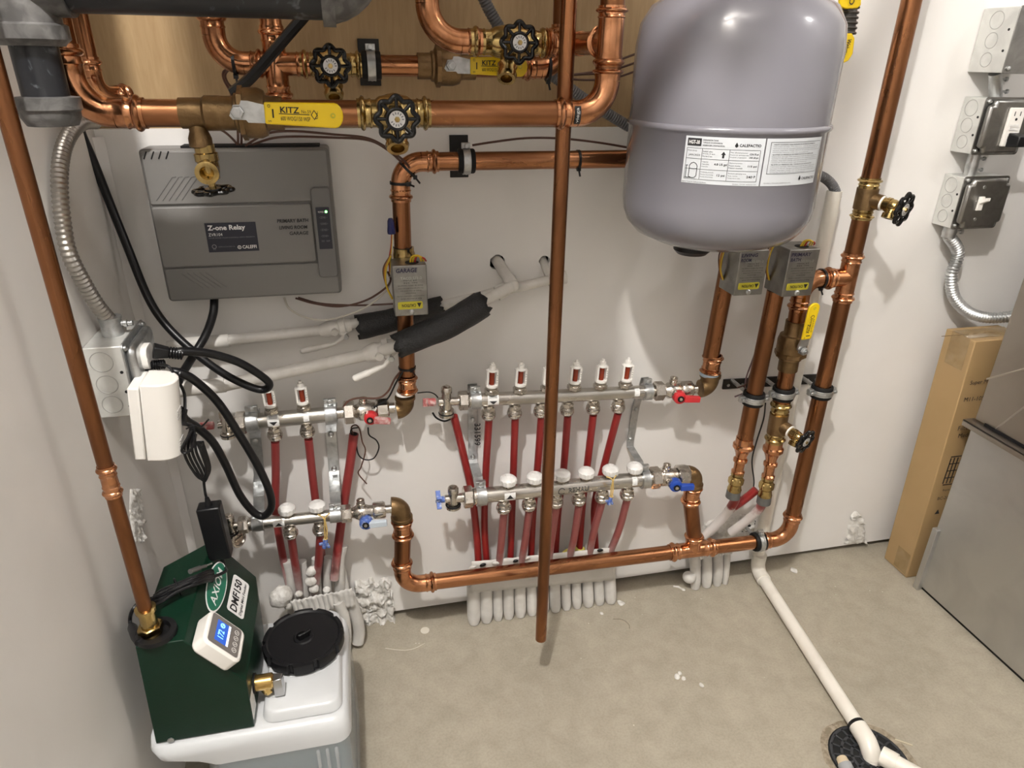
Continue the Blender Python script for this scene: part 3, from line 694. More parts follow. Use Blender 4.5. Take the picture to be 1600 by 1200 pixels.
z2b, z2t = P(1518, 241, .05).z, P(1540, 153, .05).z; x2 = (P(1518, 241, .05).x + P(1540, 153, .05).x) / 2
t2 = wall_box('square metal box with a white outlet and black plug, middle one on the right wall', x2, z2b, W4, z2t - z2b, .050)
raised_cover(t2, x2, z2b, W4, z2t - z2b, .050)
c2 = V((x2 + 0.058, -.064, (z2b + z2t) / 2))
rc = part(MB().prism(rrect(0.032, 0.066, 0.002), c2, X, Z, -Y, 0.005), 'receptacle_face', WHITEP, t2, bevel=0.001)
for k in (1, -1):
    mb = MB()
    for i in (-1, 1): mb.box(c2 + V((i * 0.0062, -0.0052, k * 0.021 + 0.002)), 0.0014, 0.0006, 0.0075)
    mb.lathe(c2 + V((0, -0.0050, k * 0.021 - 0.0075)), -Y, [(0, 0.0024), (0.0005, 0.0024)], 12)
    part(mb, 'receptacle_slots', INK, rc)
mb = MB(); mb.box(c2 + V((0, -0.0055, 0.003)), 0.018, 0.0015, 0.0042); mb.box(c2 + V((0, -0.0055, -0.003)), 0.018, 0.0015, 0.0042); part(mb, 'test_button', WHITECAP, rc)
t1 = wall_box('square metal junction box with blank cover, topmost on the right wall', P(1565, 114, .075).x, P(1565, 114, .075).z, 0.102, 0.102, .075)
xb, zb1 = P(1565, 114, .075).x, P(1565, 114, .075).z
part(MB().prism(rrect(0.104, 0.104, 0.004), V((xb + 0.051, -.075, zb1 + 0.051)), X, Z, -Y, 0.002), 'cover_plate', ZINCDARK, t1, bevel=0.0006)
part(MB().lathe(V((xb + 0.008, -.077, zb1 + 0.007)), -Y, [(0, .004), (.003, .004), (.0045, .002)], 12), 'cover_screw', ZINC, t1)
connector('short zinc connector between the top and middle metal boxes', V((xb + 0.024, -.038, zb1)), V((x2 + 0.040, -.030, z2t)), .0105)
connector('short zinc connector between the middle and lowest metal boxes', V((x2 + 0.030, -.030, z2b)), V((x3 + 0.028, -.030, z3t)), .0105)
pg = thing('power_plug', 'black three-prong plug in the white outlet of the right wall box', 'plug', c2 + V((0, -0.01, -0.02)))
pc = c2 + V((0.004, -0.0055, -0.022))
part(MB().hexa([pc + V((x, y, z)) for x, y, z in ((-.012, 0, -.012), (.012, 0, -.012), (.012, 0, .013), (-.012, 0, .013), (-.008, -.022, -.010), (.014, -.022, -.010), (.014, -.022, .008), (-.008, -.022, .008))]), 'plug_body', BLACK, pg, bevel=0.002)
part(MB().tube(smooth([pc + V((.010, -.014, -.001)), pc + V((.030, -.020, -.003)), pc + V((.055, -.022, -.004)), pc + V((.12, -.025, -.012)), pc + V((.3, -.03, -.06))]), 0.0042, 12), 'plug_cord', BLACK, pg)
mb = MB()
for k in range(4): mb.torus(pc + V((.018 + 0.006 * k, -.017 - .001 * k, -.002)), V((1, -.1, 0)), .0062, .0018, 16, 6)
part(mb, 'strain_relief', BLACK, pg)
cb = P(1507, 363, .03); cb = V((x3 + 0.020, -.030, z3b))
connector('zinc connector under the lowest wall box holding flexible conduit', cb, cb + V((0, 0, -.022)), .0125, screws=1)
fp = [cb + V((0, 0, -.018)), P(1497, 395, .03), P(1487, 430, .03), P(1490, 462, .03), P(1510, 486, .035), P(1540, 496, .045), P(1575, 495, .06), P(1610, 490, .07)]
solo(flex(fp, .0122, .0062, .22), 'flexible_conduit', ZINC, 'ribbed silver flexible conduit curving from the lowest wall box toward the duct', 'conduit')

# ------------------------------------------------------------------ duct added overhead, above the picture, to shade the upper wall
od = thing('overhead_shade_duct', 'unseen sheet metal duct added overhead to shade the upper wall', 'duct', V((0, -0.45, 1.26)))
part(MB().box(V((-0.005, -0.45, 1.50)), 0.39, 0.16, 0.50), 'duct_body', GALV, od, bevel=0.004)
part(MB().box(V((-0.005, -0.45, 2.08)), 0.30, 0.14, 0.64), 'duct_riser', GALV, od, bevel=0.004)

# ------------------------------------------------------------------ upper copper rows
OM = 0.27
rM = dia(780, 178, OM, 37.5) / 2
zM = sum(P(u, v, OM).z for u, v in ((230, 175), (520, 178), (780, 178))) / 3
def mx(u): return P(u, 177, OM).x
def m(u): return V((mx(u), -OM, zM))
t = thing('copper_main', 'large copper pipe run nearest the camera across the top with a yellow lever valve', 'pipe', V((mx(500), -OM, zM)))
cl = V((P(100, 85, OM).x, -OM, zM)); cr = V((P(950, 110, OM).x, -OM, zM))
elbow(t, cl, Z, X, rM, bend=rM * 2.6, L=rM * 2.0)
pipe(t, cl + Z * (rM * 4.4), V((cl.x, -OM, 2.385)), rM)
pipe(t, cl + X * (rM * 4.4), m(318), rM)
mb = MB(); mb.cyl(m(300) - X * 0.012, m(346), rM * 1.12, 24); mb.lathe(m(318), X, [(0, rM * 1.12), (0.003, rM * 1.28), (m(346).x - m(318).x, rM * 1.28)], 24)
b0_ = m(300) + X * 0.004
mb.lathe(b0_, -Z, [(0, rM * 0.75), (rM * 1.3, rM * 0.68), (rM * 1.8, rM * 0.86), (rM * 2.4, rM * 0.86), (rM * 2.5, rM * 0.7)], 24)
part(mb, 'bronze_tee', BRONZE, t)
ball_valve(t, m(346), X, rM, m(442).x - m(346).x)
pipe(t, m(440), m(562), rM)
pv = P(373, 174, OM + rM * 2.0)
lev = lever(t, pv, (P(530, 183, OM + .05) - P(398, 178, OM + .05)).normalized(), -Y, M(450, 180, OM + .05, 160), M(450, 180, OM + .05, 38), crank=0.008)
gate_valve(t, m(558), X, rM, m(672).x - m(558).x, V((0.0, -1, -0.06)), 0.048, M(625, 188, OM + .05, 35), hose=(V((0, -0.9, -1)), 0.036))
pipe(t, m(670), cr - X * rM * 4, rM)
elbow(t, cr, -X, Z, rM, bend=rM * 2.6, L=rM * 1.9)
zt_ = P(955, 65, OM).z
pipe(t, cr + Z * rM * 4.2, V((cr.x, -OM, zt_ - rM * 2)), rM)
tee(t, V((cr.x, -OM, zt_)), Z, V((0, 1, 0)), rM, L=rM * 2.6, Lb=rM * 2.2)
pipe(t, V((cr.x, -OM, zt_ + rM * 2)), V((cr.x, -OM, 2.385)), rM)
ov = V((cr.x - rM * 3.05, -OM, zM))
def wrap(x, y, k=1.10): th = -0.75 + y / rM; return ov + X * x + (-Y * math.cos(th) + Z * math.sin(th)) * (rM * k)
part(MB().grid(lambda a, b: wrap(a * 0.008, b * 0.020, 1.145), 2, 10), 'black_mark', INK, t)
text('viega', ov, Z, -X, 0.016, 0.005, PAPERW, t, mapf=lambda a, b: wrap(0.0065 - b, 0.002 + a, 1.165))
# drain tap under the bronze tee
zA = b0_.z - rM * 2.3; zW = P(318, 298, OM).z
hose_tap(t, V((b0_.x + 0.003, -OM, zA)), V((0.04, 0, -1)), rM * 0.80, zA - zW, V((0.05, 0.05, -1)), M(318, 298, OM, 31), V((0.05, -1, -0.12)))

O2 = 0.10
r2 = dia(620, 102, O2, 31) / 2
z2 = sum(P(u, v, O2).z for u, v in ((400, 100), (620, 103), (760, 104))) / 3
def q2(u): return V((P(u, 102, O2).x, -O2, z2))
t = thing('copper_row', 'middle copper pipe row on the plywood with black handwheel and shaded yellow lever', 'pipe', q2(560))
c2l = V((P(338, 80, O2).x, -O2, z2))
elbow(t, c2l, Z, X, r2, bend=r2 * 2.4, L=r2 * 1.9)
pipe(t, c2l + Z * r2 * 4.2, V((c2l.x, -O2, 2.385)), r2)
pipe(t, c2l + X * r2 * 4, q2(475), r2)
gate_valve(t, q2(470), X, r2, q2(566).x - q2(470).x, V((-0.02, -1, -0.02)), 0.048, M(524, 102, O2 + .045, 30.5), hose=(V((0, -0.8, -1)), 0.038))
pipe(t, q2(562), q2(656), r2)
ball_valve(t, q2(652), X, r2, q2(742).x - q2(652).x)
pipe(t, q2(740), q2(825), r2)
lever(t, P(703, 102, O2 + r2 * 2), (P(820, 105, O2 + .04) - P(722, 103, O2 + .04)).normalized(), -Y, M(760, 105, O2 + .04, 122), M(760, 105, O2 + .04, 29), crank=0.007)
c2r = q2(876)
elbow(t, c2r, -X, Z, r2, bend=r2 * 2.2, L=r2 * 1.9)
pipe(t, c2r + Z * r2 * 4, V((c2r.x, -O2, 2.385)), r2)
# vertical pipe crossing behind and joining the middle row
c2v = q2(431)
tee(t, c2v, Z, X, r2 * 1.0, L=r2 * 3.3)
pipe(t, c2v + Z * r2 * 2.6, V((c2v.x, -O2, 2.385)), r2 * 0.88)
part(MB().lathe(V((c2v.x, -O2, P(420, 52, O2).z)), Z, [(0, r2 * 0.95), (0.004, r2 * 1.18), (0.012, r2 * 1.0), (0.03, r2 * 1.0)], 24), 'coupling', COPFIT, t)
coupling(t, c2v - Z * r2 * 2.4, -Z, r2, 0.03)
pipe(t, c2v - Z * r2 * 2.4, c2v - Z * 0.075, r2, m=COPFIT)

O3 = 0.166
r3 = dia(700, 66, O3, 34) / 2
z3_ = sum(P(u, v, O3).z for u, v in ((720, 66), (800, 67), (865, 66))) / 3
def q3(u): return V((P(u, 66, O3).x, -O3, z3_))
t = thing('copper_row', 'topmost copper pipe row with big elbow and black handwheel, joining the tall right pipe', 'pipe', q3(760))
c3l = V((P(668, 20, O3).x, -O3, z3_))
elbow(t, c3l, Z, X, r3, bend=r3 * 3.0, L=r3 * 1.9)
pipe(t, c3l + Z * r3 * 4.6, V((c3l.x, -O3, 2.385)), r3)
pipe(t, c3l + X * r3 * 4.6, q3(740), r3)
gate_valve(t, q3(734), X, r3, q3(856).x - q3(734).x, V((0.04, -1, -0.02)), 0.050, M(815, 65, O3 + .05, 30.5), hose=(V((-.25, -0.8, -1)), 0.044))
coupling(t, q3(850), X, r3, q3(876).x - q3(850).x)
c3r = V((cr.x - 0.010, -O3, z3_))
pipe(t, q3(872), c3r - X * r3 * 1.5, r3)
mb = MB(); mb.tube(arc(c3r, -X, -Y, r3 * 1.5, 8), r3 * 1.07, 24); press(mb, c3r - X * r3 * 1.5, -X, r3, r3 * 1.6); mb.cyl(c3r - Y * r3 * 1.5, V((c3r.x + .005, -OM + rM * 2.4, z3_)), r3, 20)
part(mb, 'elbow', COPFIT, t)

# second vertical pipe behind the left elbow of the main
O5 = 0.14; r5 = M(135, 80, O5, 27) / 2
x5 = vx(O5, (128, 35), (139, 105)); z5 = P(150, 150, O5).z
t = thing('copper_branch', 'vertical copper pipe tucked behind the left elbow of the main', 'pipe', V((x5, -O5, z5)))
pipe(t, V((x5, -O5, P(138, 105, O5).z)), V((x5, -O5, 2.385)), r5)
elbow(t, V((x5, -O5, z5)), Z, V((0.6, 0.8, 0)).normalized(), r5, bend=r5 * 2.0, L=r5 * 2.2)
# black drain pipe with grey painted fittings
OA = 0.335; rA = 0.028
zA_ = P(330, 28, OA).z + rA * 1.02
xa = vx(OA, (55, 80), (77, 170))
t = thing('drain_waste_pipe', 'black plastic drain pipe with grey painted fittings across the top left corner', 'pipe', V((xa, -OA, zA_)))
zs = [P(60, v, OA).z for v in (47, 62, 72, 150, 160, 196)]
mb = MB(); mb.cyl(V((xa, -OA, 2.385)), V((xa, -OA, zs[0])), rA * 1.06, 24)
mb.lathe(V((xa, -OA, zs[0] + 0.006)), -Z, [(0, rA * 1.08), (0.002, rA * 1.2), (0.014, rA * 1.2), (0.018, rA * 1.02), (zs[0] - zs[2] + 0.006, rA * 0.98)], 24)
mb.cyl(V((xa, -OA, zA_)), V((P(116, 20, OA).x, -OA, zA_)), rA * 1.14, 24)
part(mb, 'painted_tee', ABSFIT, t)
pipe(t, V((xa, -OA, zs[1])), V((xa, -OA, zs[4] - 0.004)), rA * 0.76, ABSM, 'black_stub')
part(MB().lathe(V((xa, -OA, zs[3])), -Z, [(0, rA * 0.78), (0.001, rA * 1.06), (0.012, rA * 1.06), (0.014, rA * 0.98), (zs[3] - zs[5] - 0.008, rA * 0.96), (zs[3] - zs[5], rA * 0.82)], 28), 'cleanout_cap', ABSFIT, t)
pipe(t, V((P(112, 20, OA).x, -OA, zA_)), V((P(532, 20, OA).x, -OA, zA_)), rA, ABSM, 'black_pipe')
ce = V((P(556, 20, OA).x, -OA, zA_))
mb = MB(); mb.tube(arc(ce, -X, Z, rA * 1.2, 8), rA * 1.16, 24); mb.cyl(ce - X * rA * 1.2, V((P(524, 20, OA).x, -OA, zA_)), rA * 1.22, 24)
part(mb, 'painted_elbow', ABSFIT, t)
pipe(t, ce + Z * rA * 1.1, V((ce.x, -OA, 2.385)), rA, ABSM, 'black_pipe')
cable('black_drain_tube', [P(480, 20, .17), P(452, 52, .17), P(418, 92, .17), P(388, 125, .17), P(362, 146, .17)], M(420, 90, .17, 8.5), BLACK, 'black plastic tube slanting down from the drain pipe to the copper main', 'tube')

# copper drop tube
OD = 0.2425; rD = dia(876, 300, OD, 23.5) / 2
xd_ = vx(OD, (890, 0), (876, 300), (845, 985))
t = thing('copper_drop_tube', 'long vertical copper tube hanging open above the floor in the middle', 'pipe', V((xd_, -OD, P(845, 998, OD).z)))
zb_ = P(845, 998, OD).z
part(MB().lathe(V((xd_, -OD, zb_)), Z, [(0.004, rD * 0.86), (0, rD * 0.88), (0, rD), (2.385 - zb_, rD)], 28, caps=False), 'tube', COPPER, t)
part(MB().lathe(V((xd_, -OD, zb_ + 0.012)), Z, [(0, rD * 0.87), (0.001, rD * 0.87)], 20), 'dark_bore', DARK, t)

# copper feed tube on the left, down into the green feeder
_zt = (P(209, 1004, 0.42).z + P(288, 1008, 0.42).z) / 2
OL = -PZ(237, 990, _zt).y
xl_ = vx(OL, (44, 300), (162, 723), (229, 950)); rL = M(140, 640, OL, 12.0)
zL0 = P(232, 955, OL).z
t = thing('copper_feed_tube', 'copper tube along the left wall dropping into the green feeder', 'pipe', V((xl_, -OL, zL0)))
zc_ = P(172, 752, OL).z
pipe(t, V((xl_, -OL, zL0)), V((xl_, -OL, 2.385)), rL)
coupling(t, V((xl_, -OL, zc_ - 0.020)), Z, rL, 0.042)
mb = MB(); zt2 = P(231, 948, OL).z; zb2 = P(237, 990, OL).z
mb.lathe(V((xl_, -OL, zb2)), Z, [(0, rL * 1.5), (0.006, rL * 1.6), (0.007, rL * 1.25), (zt2 - zb2 - 0.008, rL * 1.2), (zt2 - zb2 - 0.006, rL * 1.5), (zt2 - zb2 - 0.001, rL * 1.5), (zt2 - zb2, rL)], 24)
mb.hexn(V((xl_, -OL, zb2 + 0.005)), Z, 0.011, rL * 1.85)
part(mb, 'brass_adapter', BRASS, t)

# ------------------------------------------------------------------ garage supply branch (second horizontal pipe)
OG = 0.07; rG = dia(750, 250, OG, 28) / 2
zG = (P(750, 250.6, OG).z + P(960, 249.5, OG).z) / 2
xg0, xg1 = P(629, 330, OG), P(636, 575, OG)
t = thing('garage_supply_pipe', 'copper pipe turning down from the wall clamp through the garage zone valve', 'pipe', V((xg0.x, -OG, zG)))
cg = V((xg0.x, -OG, zG)); dn = (xg1 - xg0).normalized()
elbow(t, cg, X, dn, rG, bend=rG * 2.3, L=rG * 1.9)
pipe(t, cg + X * rG * 4.1, V((P(990, 249, OG).x, -OG, zG)), rG)
pipe(t, cg + dn * rG * 4.1, xg1 + dn * 0.012, rG)
zc0 = P(636, 586, OG)
coupling(t, P(636, 587, OG), dn, rG, P(636, 587, OG).z - P(636, 613, OG).z)
OGS = 0.066
ceg = V((P(634, 640, OGS).x, -OGS, P(634, 640, OGS).z))
brass_elbow(t, ceg, Z, -X, rG * 1.0)
part(MB().lathe(V((ceg.x, -OGS, P(636, 615, OGS).z)), Z, [(0, rG * 1.17), (0.004, rG * 1.19), (0.006, rG * 1.1)], 24), 'thread_tape', WHITEP, t)

def zone_valve(name, label, f, dep, note, nsz, pipe_c):
    # f: pixel corners tl, tr, br, bl of the front; box of sheet metal over a brass valve body
    of = 0.130
    tl, tr, br, bl = [P(u, v, of) for u, v in f]
    x0, x1 = (tl.x + bl.x) / 2, (tr.x + br.x) / 2; z1, z0 = (tl.z + tr.z) / 2, (bl.z + br.z) / 2
    w, h = x1 - x0, z1 - z0
    t = thing('zone_valve', label, 'valve', V((x0 + w / 2, -of + dep, z0)), 'boxed zone valves on the copper branches')
    part(MB().box(V((x0 + w / 2, -of + dep / 2, z0 + h / 2)), w, dep, h), 'metal_cover', ZINCDARK, t, bevel=0.0015)
    o = V((x0, -of - 0.0006, z0))
    def at(a, b): return o + X * (a * w) + Z * (b * h)
    part(MB().prism(rrect(w * 0.74, h * 0.15, h * 0.03), at(0.47, 0.215) + V((0, 0.0004, 0)), X, Z, -Y, 0.0005), 'caution_sticker', YELLOWF, t)
    text('CAUTION', at(0.64, 0.25), -X, -Z, w * 0.42, h * 0.065, INK, t, lift=0.0009, thick=0.015)
    part(MB().prism([(0, 0), (w * 0.13, 0), (w * 0.065, h * 0.09)], at(0.80, 0.26) + V((0, -0.0003, 0)), -X, -Z, -Y, 0.0005), 'warning_triangle', INK, t)
    rows = [('Risk of electrical shock', .33, 0.62), ('Disconnect power supply before removing', .385, .80), ('Attention', .44, .3), ('Risque de choc electrique', .49, .62), ('Do not operate without cover', .54, .74), ('Avant de retirer couvercle', .59, .74), ('No. 556', .645, .4), ('24 Volts', .69, .4)]
    for s, b, fr in rows:
        text(s, at(0.5 + fr / 2, b + 0.03), -X, -Z, w * fr, h * 0.026, INK, t, lift=0.0004, name='fine_print')
    text('TACO 571-2', at(0.22, 0.73), X, Z, w * 0.62, h * 0.05, ZINC, t, name='embossed_mark', lift=0.0006)
    for s, a, b, fw in note:
        text(s, at(a, b), X, Z, fw * w, nsz * h, INKBLUE, t, name='handwriting', thick=0.022, lift=0.0008, shear=0.12)
    mb = MB().lathe(at(0.5, 0.075) + V((0, 0.001, 0)), -Y, [(0, w * 0.085), (0.0012, w * 0.085), (0.003, w * 0.05)], 18); part(mb, 'rivet_knob', ZINC, t)
    part(MB().lathe(V((x0 + w * 0.60, -of + dep * 0.35, z1 - 0.0005)), Z, [(0, w * 0.20), (0.0012, w * 0.20)], 20), 'wire_hole', DARK, t)
    wr = []
    for k, mt in enumerate((YELW, YELW, REDW)):
        s = V((x0 + w * (0.60 + 0.07 * (k - 1)), -of + dep * 0.35, z1))
        mb = MB().tube(smooth([s + V((0, 0, -0.004)), s + V((0.004, -0.004, 0.010)), s + V((0.014, -0.008, 0.012 - 0.002 * k)), s + V((0.018, -0.002, 0.002))]), 0.0014, 8)
        part(mb, 'lead_wire', mt, t)
    for k, mt in enumerate((YELW, ORANGEW, BROWNW)):
        s = V((x0 - 0.003, -of + dep * 0.75 + 0.003 * k, z1 - 0.005))
        mb = MB().tube(smooth([s + V((0.004, 0, 0.012)), s + V((-0.005 - .002 * k, 0, -0.010)), s + V((-0.006, 0, -h * 0.45)), s + V((0.002, 0, -h * 0.72))]), 0.0013, 8)
        part(mb, 'lead_wire', mt, t)
    # brass valve body around the pipe behind the cover
    mb = MB(); c = pipe_c
    if c is not None:
        mb.lathe(c - Z * 0.012, Z, [(0, rG * 1.04), (0, rG * 1.22), (0.006, rG * 1.3), (0.014, rG * 1.3), (0.018, rG * 1.2), (0.024, rG * 1.2), (0.024, rG * 1.04)], 24, caps=False)
        part(mb, 'valve_neck', BRASS, t)
    return t
cgz = xg0 + dn * ((P(631, 398, OG) - xg0).length)
zone_valve('z', 'metal boxed zone valve hand-marked GARAGE on the left copper branch', [(614, 415), (668, 414), (668, 493), (616, 494)], 0.046, [('GARAGE', 0.10, 0.865, 0.62)], 0.085, cgz)
tie(cg + (X + dn).normalized() * (rG * 1.1), (X - dn), rG * 1.12, 'black cable tie slanting across the elbow above the garage valve', V((0.8, -0.7, -1)))
tie(cg + dn * rG * 2.2, dn, rG * 1.1, 'black cable tie just under the elbow above the garage valve', V((0.7, -0.8, -0.2)))
tie(P(629, 388, OG), dn, rG, 'black cable tie on the pipe just above the garage valve box')
tie(P(636, 574, OG), dn, rG, 'black cable tie on the pipe below the foam sleeve')
tie(V((P(903, 250, OG).x, -OG, zG)), X, rG, 'black cable tie on the horizontal pipe left of the grey tank', V((0.1, -0.5, -1)))
tie(q2(367), X, r2 * 1.08, 'black cable tie at the left elbow of the middle row', V((0.1, -0.3, -1)))
tie(q2(856), X, r2 * 1.25, 'black cable tie right of the shaded yellow lever', V((0.2, -0.3, -1)))
def back_plate(label, uvs, off):
    a, b = P(*uvs[0], off), P(*uvs[1], off)
    mb = MB().box(V(((a.x + b.x) / 2, -off + 0.0015, (a.z + b.z) / 2)), abs(b.x - a.x), 0.004, abs(a.z - b.z))
    t = solo(mb, 'mounting_plate', BLKMETAL, label, 'plate', 'black steel mounting plates', bevel=0.0006)
    return t
clamp('pipe_clamp', 'zinc clamp on the horizontal pipe right of its elbow above the garage valve', V((P(728, 248, OG).x, -OG, zG)), X, rG, -0.004, ear=Z, plate='one')
back_plate('short black plate behind the clamp above the garage valve', [(702, 211), (732, 277)], 0.002)
clamp('pipe_clamp', 'zinc clamp on the middle copper row of the plywood', q2(580), X, r2, 0.016, ear=Z, plate='one')
back_plate('short black plate on the plywood behind the clamp of the middle row', [(558, 60), (596, 134)], -0.010)

# ------------------------------------------------------------------ right-hand branches
OS, OB, OR_ = 0.062, 0.095, 0.088
rR = dia(1250, 700, OR_, 23.5) / 2
# living room supply
t = thing('living_room_supply_pipe', 'leftmost vertical copper pipe below the grey tank, into the living room valve', 'pipe', P(1110, 560, OS))
la, lb = P(1111, 556, OS), P(1131, 452, OS); du = (lb - la).normalized()
pipe(t, la - du * 0.004, lb + du * 0.16, rR * 1.0)
coupling(t, P(1109, 584, OS), du, rR, (P(1109, 584, OS) - la).length + 0.002)
cel = P(1107, 606, OS)
brass_elbow(t, cel, Z, -X, rR)
part(MB().lathe(P(1108, 586, OS), Z, [(0, rR * 1.15), (0.003, rR * 1.2), (0.006, rR * 1.1)], 24), 'thread_tape', mat('blue_sealant', (0.35, 0.45, 0.55), 0, 0.5), t)
zone_valve('z', 'metal boxed zone valve hand-marked LIVING ROOM under the grey tank', [(1159, 392), (1202, 390), (1191, 461), (1145, 462)], 0.0545, [('LIVING', 0.05, 0.86, 0.56), ('ROOM', 0.05, 0.755, 0.36)], 0.075, None)
# primary bath supply
t = thing('primary_bath_supply_pipe', 'second vertical copper pipe below the grey tank, with reducer and clear red tube', 'pipe', P(1166, 673, OR_))
pa, pb = P(1163, 690, OR_), P(1212, 455, OR_); dp = (pb - pa).normalized()
pipe(t, pa, pa + dp * ((P(1244, 464, 0.13).z - 0.001 - pa.z) / dp.z), rR)
def reducer_tail(t, top, d, r, Ls):
    # reducer, short neck, brass compression adapter, grey collar; d points down
    mb = MB(); a = top; L = Ls
    mb.lathe(a, d, [(0, r * 1.08), (L * 0.10, r * 1.12), (L * 0.12, r * 1.32), (L * 0.17, r * 1.32), (L * 0.20, r * 1.1), (L * 0.28, r * 0.8), (L * 0.36, r * 0.66), (L * 0.38, r * 0.9), (L * 0.42, r * 0.9), (L * 0.44, r * 0.68), (L * 0.58, r * 0.66), (L * 0.60, r * 0.86), (L * 0.63, r * 0.86), (L * 0.64, r * 0.62)], 24)
    part(mb, 'reducer', COPFIT, t)
    mb = MB(); mb.lathe(a + d * (L * 0.62), d, [(0, r * 0.72), (L * 0.05, r * 0.85), (L * 0.08, r * 0.72), (L * 0.12, r * 0.95), (L * 0.2, r * 1.0), (L * 0.23, r * 0.8), (L * 0.28, r * 0.85), (L * 0.32, r * 0.95), (L * 0.38, r * 0.85)], 20)
    mb.hexn(a + d * (L * 0.73), d, L * 0.10, r * 1.02); part(mb, 'brass_adapter', BRASS, t)
    part(MB().lathe(a + d * (L * 0.97), d, [(0, r * 0.92), (L * 0.13, r * 0.95), (L * 0.13, r * 0.5)], 20), 'grey_collar', mat('grey_collar_plastic', (0.09, 0.09, 0.085), 0, 0.5), t)
reducer_tail(t, P(1164, 684, OR_), -dp, rR, (P(1164, 684, OR_) - P(1151, 768, OR_)).length)
zone_valve('z', 'metal boxed zone valve hand-marked PRIMARY BATH beside the right copper riser', [(1236, 390), (1281, 389), (1268, 462), (1220, 464)], 0.058, [('PRIMARY', 0.06, 0.86, 0.66), ('BATH', 0.06, 0.755, 0.34)], 0.075, None)
# riser and lower return line
xr1, xr2 = P(1424, 2, OR_), P(1244, 783, OR_)
tr_ = thing('copper_riser', 'tall right copper riser turning at the floor into the long low return pipe', 'pipe', V((xr2.x, -OR_, P(1153, 850, OR_).z)))
zlo_r, zlo_l = P(1153, 850, OR_), P(680, 908.8, OR_)
dl = (zlo_l - zlo_r).normalized()
xrr = (xr1.x + xr2.x) / 2
cR = V((xrr, -OR_, 0)); cR.z = zlo_r.z + (xrr - zlo_r.x) * (zlo_r.z - zlo_l.z) / (zlo_r.x - zlo_l.x)
elbow(tr_, cR, Z, dl, rR, bend=rR * 2.4, L=rR * 1.9)
def rz(u, v): return V((xrr, -OR_, P(u, v, OR_).z))
pipe(tr_, cR + Z * rR * 4.2, rz(1322, 455), rR)
ct = rz(1327, 433)
tee(tr_, ct, Z, -X, rR, L=rR * 3.0, Lb=rR * 3.0)
pipe(tr_, rz(1333, 408), rz(1350, 340), rR)
cb_ = rz(1356, 310)
L_ = (rz(1364, 278).z - rz(1348, 343).z)
for s_ in (1, -1):
    mb = MB(); press(mb, cb_ + Z * (s_ * L_ * 0.22), Z * s_, rR, L_ * 0.28); part(mb, 'brass_press_end', BRASS, tr_)
tapd = (P(1412, 327, 0.150) - cb_).normalized()
mb = MB().cyl(cb_ - Z * (L_ * 0.25), cb_ + Z * (L_ * 0.25), rR * 1.18, 24); mb.cyl(cb_, cb_ + tapd * rR * 1.9, rR * 0.85, 20); part(mb, 'bronze_tee', BRONZE, tr_)
part(MB().cyl(cb_ + tapd * rR * 1.85, cb_ + tapd * rR * 2.1, rR * 0.8, 20), 'thread_tape', WHITEP, tr_)
hose_tap(tr_, cb_ + tapd * rR * 2.05, tapd, rR * 0.72, (P(1412, 327, 0.150) - cb_).length - rR * 2.05, tapd, M(1412, 327, 0.15, 26), V((-0.3, -0.1, -1)))
pipe(tr_, rz(1362, 281), V((xrr, -OR_, 2.385)), rR)
ctl = zlo_r + (zlo_l - zlo_r) * ((1153 - 1074) / (1153 - 680.0)) * 0.985
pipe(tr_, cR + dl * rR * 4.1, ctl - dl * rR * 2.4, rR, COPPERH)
zt3 = P(1075, 833, OR_)
tee(tr_, ctl, dl, Z, rR, L=rR * 3.4, Lb=rR * 2.6)
ccl = V((P(628, 880, OR_).x, -OR_, zlo_l.z + (P(628, 880, OR_).x - zlo_l.x) * (zlo_r.z - zlo_l.z) / (zlo_r.x - zlo_l.x)))
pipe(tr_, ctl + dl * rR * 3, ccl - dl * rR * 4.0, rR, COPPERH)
elbow(tr_, ccl, -dl, Z, rR, bend=rR * 2.2, L=rR * 1.9)
def up_to_return(cx, cy, end, toward):
    # from the low line up into the bronze elbow of a return manifold
    c = P(cx, cy, OB); c.y = -OR_
    brass_elbow(tr_, c, -Z, toward, rR)
    zc = c.z - rR * 1.9; coupling(tr_, V((c.x, -OR_, zc)), -Z, rR, rR * 2.8)
    pipe(tr_, V((c.x, -OR_, zc - rR * 2.5)), end, rR)
    return c
cRR = up_to_return(1088, 742, ctl + Z * rR * 2.2, -X)
cRL = up_to_return(627, 793, ccl + Z * rR * 3.4, -X)
# boiler feed branch: third pipe, bronze tee with tap, yellow lever valve
O4 = OR_
tf = thing('boiler_feed_pipe', 'third vertical pipe beside the riser with upright yellow lever and small handwheel tap', 'pipe', P(1215, 660, O4))
fa, fb = P(1210, 690, O4), P(1250, 468, O4); df = (fb - fa).normalized()
cfe = fa + df * ((ct.z - fa.z) / df.z)
elbow(tf, cfe, -df, X, rR, bend=rR * 2.0, L=rR * 1.7)
pipe(tf, cfe + X * rR * 3.5, ct - X * (rR * 3.0 + 0.0006), rR)
def fz(v): return fa + df * ((P(1230, v, O4).z - fa.z) / df.z)
pipe(tf, fz(480), fz(628), rR)
ball_valve(tf, fz(578), df, rR * 0.95, (fz(502) - fz(578)).length)
lv = P(1247, 545, O4 + rR * 2.0)
ld_ = (P(1270, 472, O4 + .05) - P(1254, 535, O4 + .05)).normalized()
lever(tf, lv, ld_, V((0.25, -1, 0)), M(1260, 510, O4 + .045, 80), M(1260, 510, O4 + .045, 24), crank=0.009)
mb = MB(); press(mb, fz(648), df, rR, (fz(626) - fz(648)).length); part(mb, 'brass_press_end', BRASS, tf)
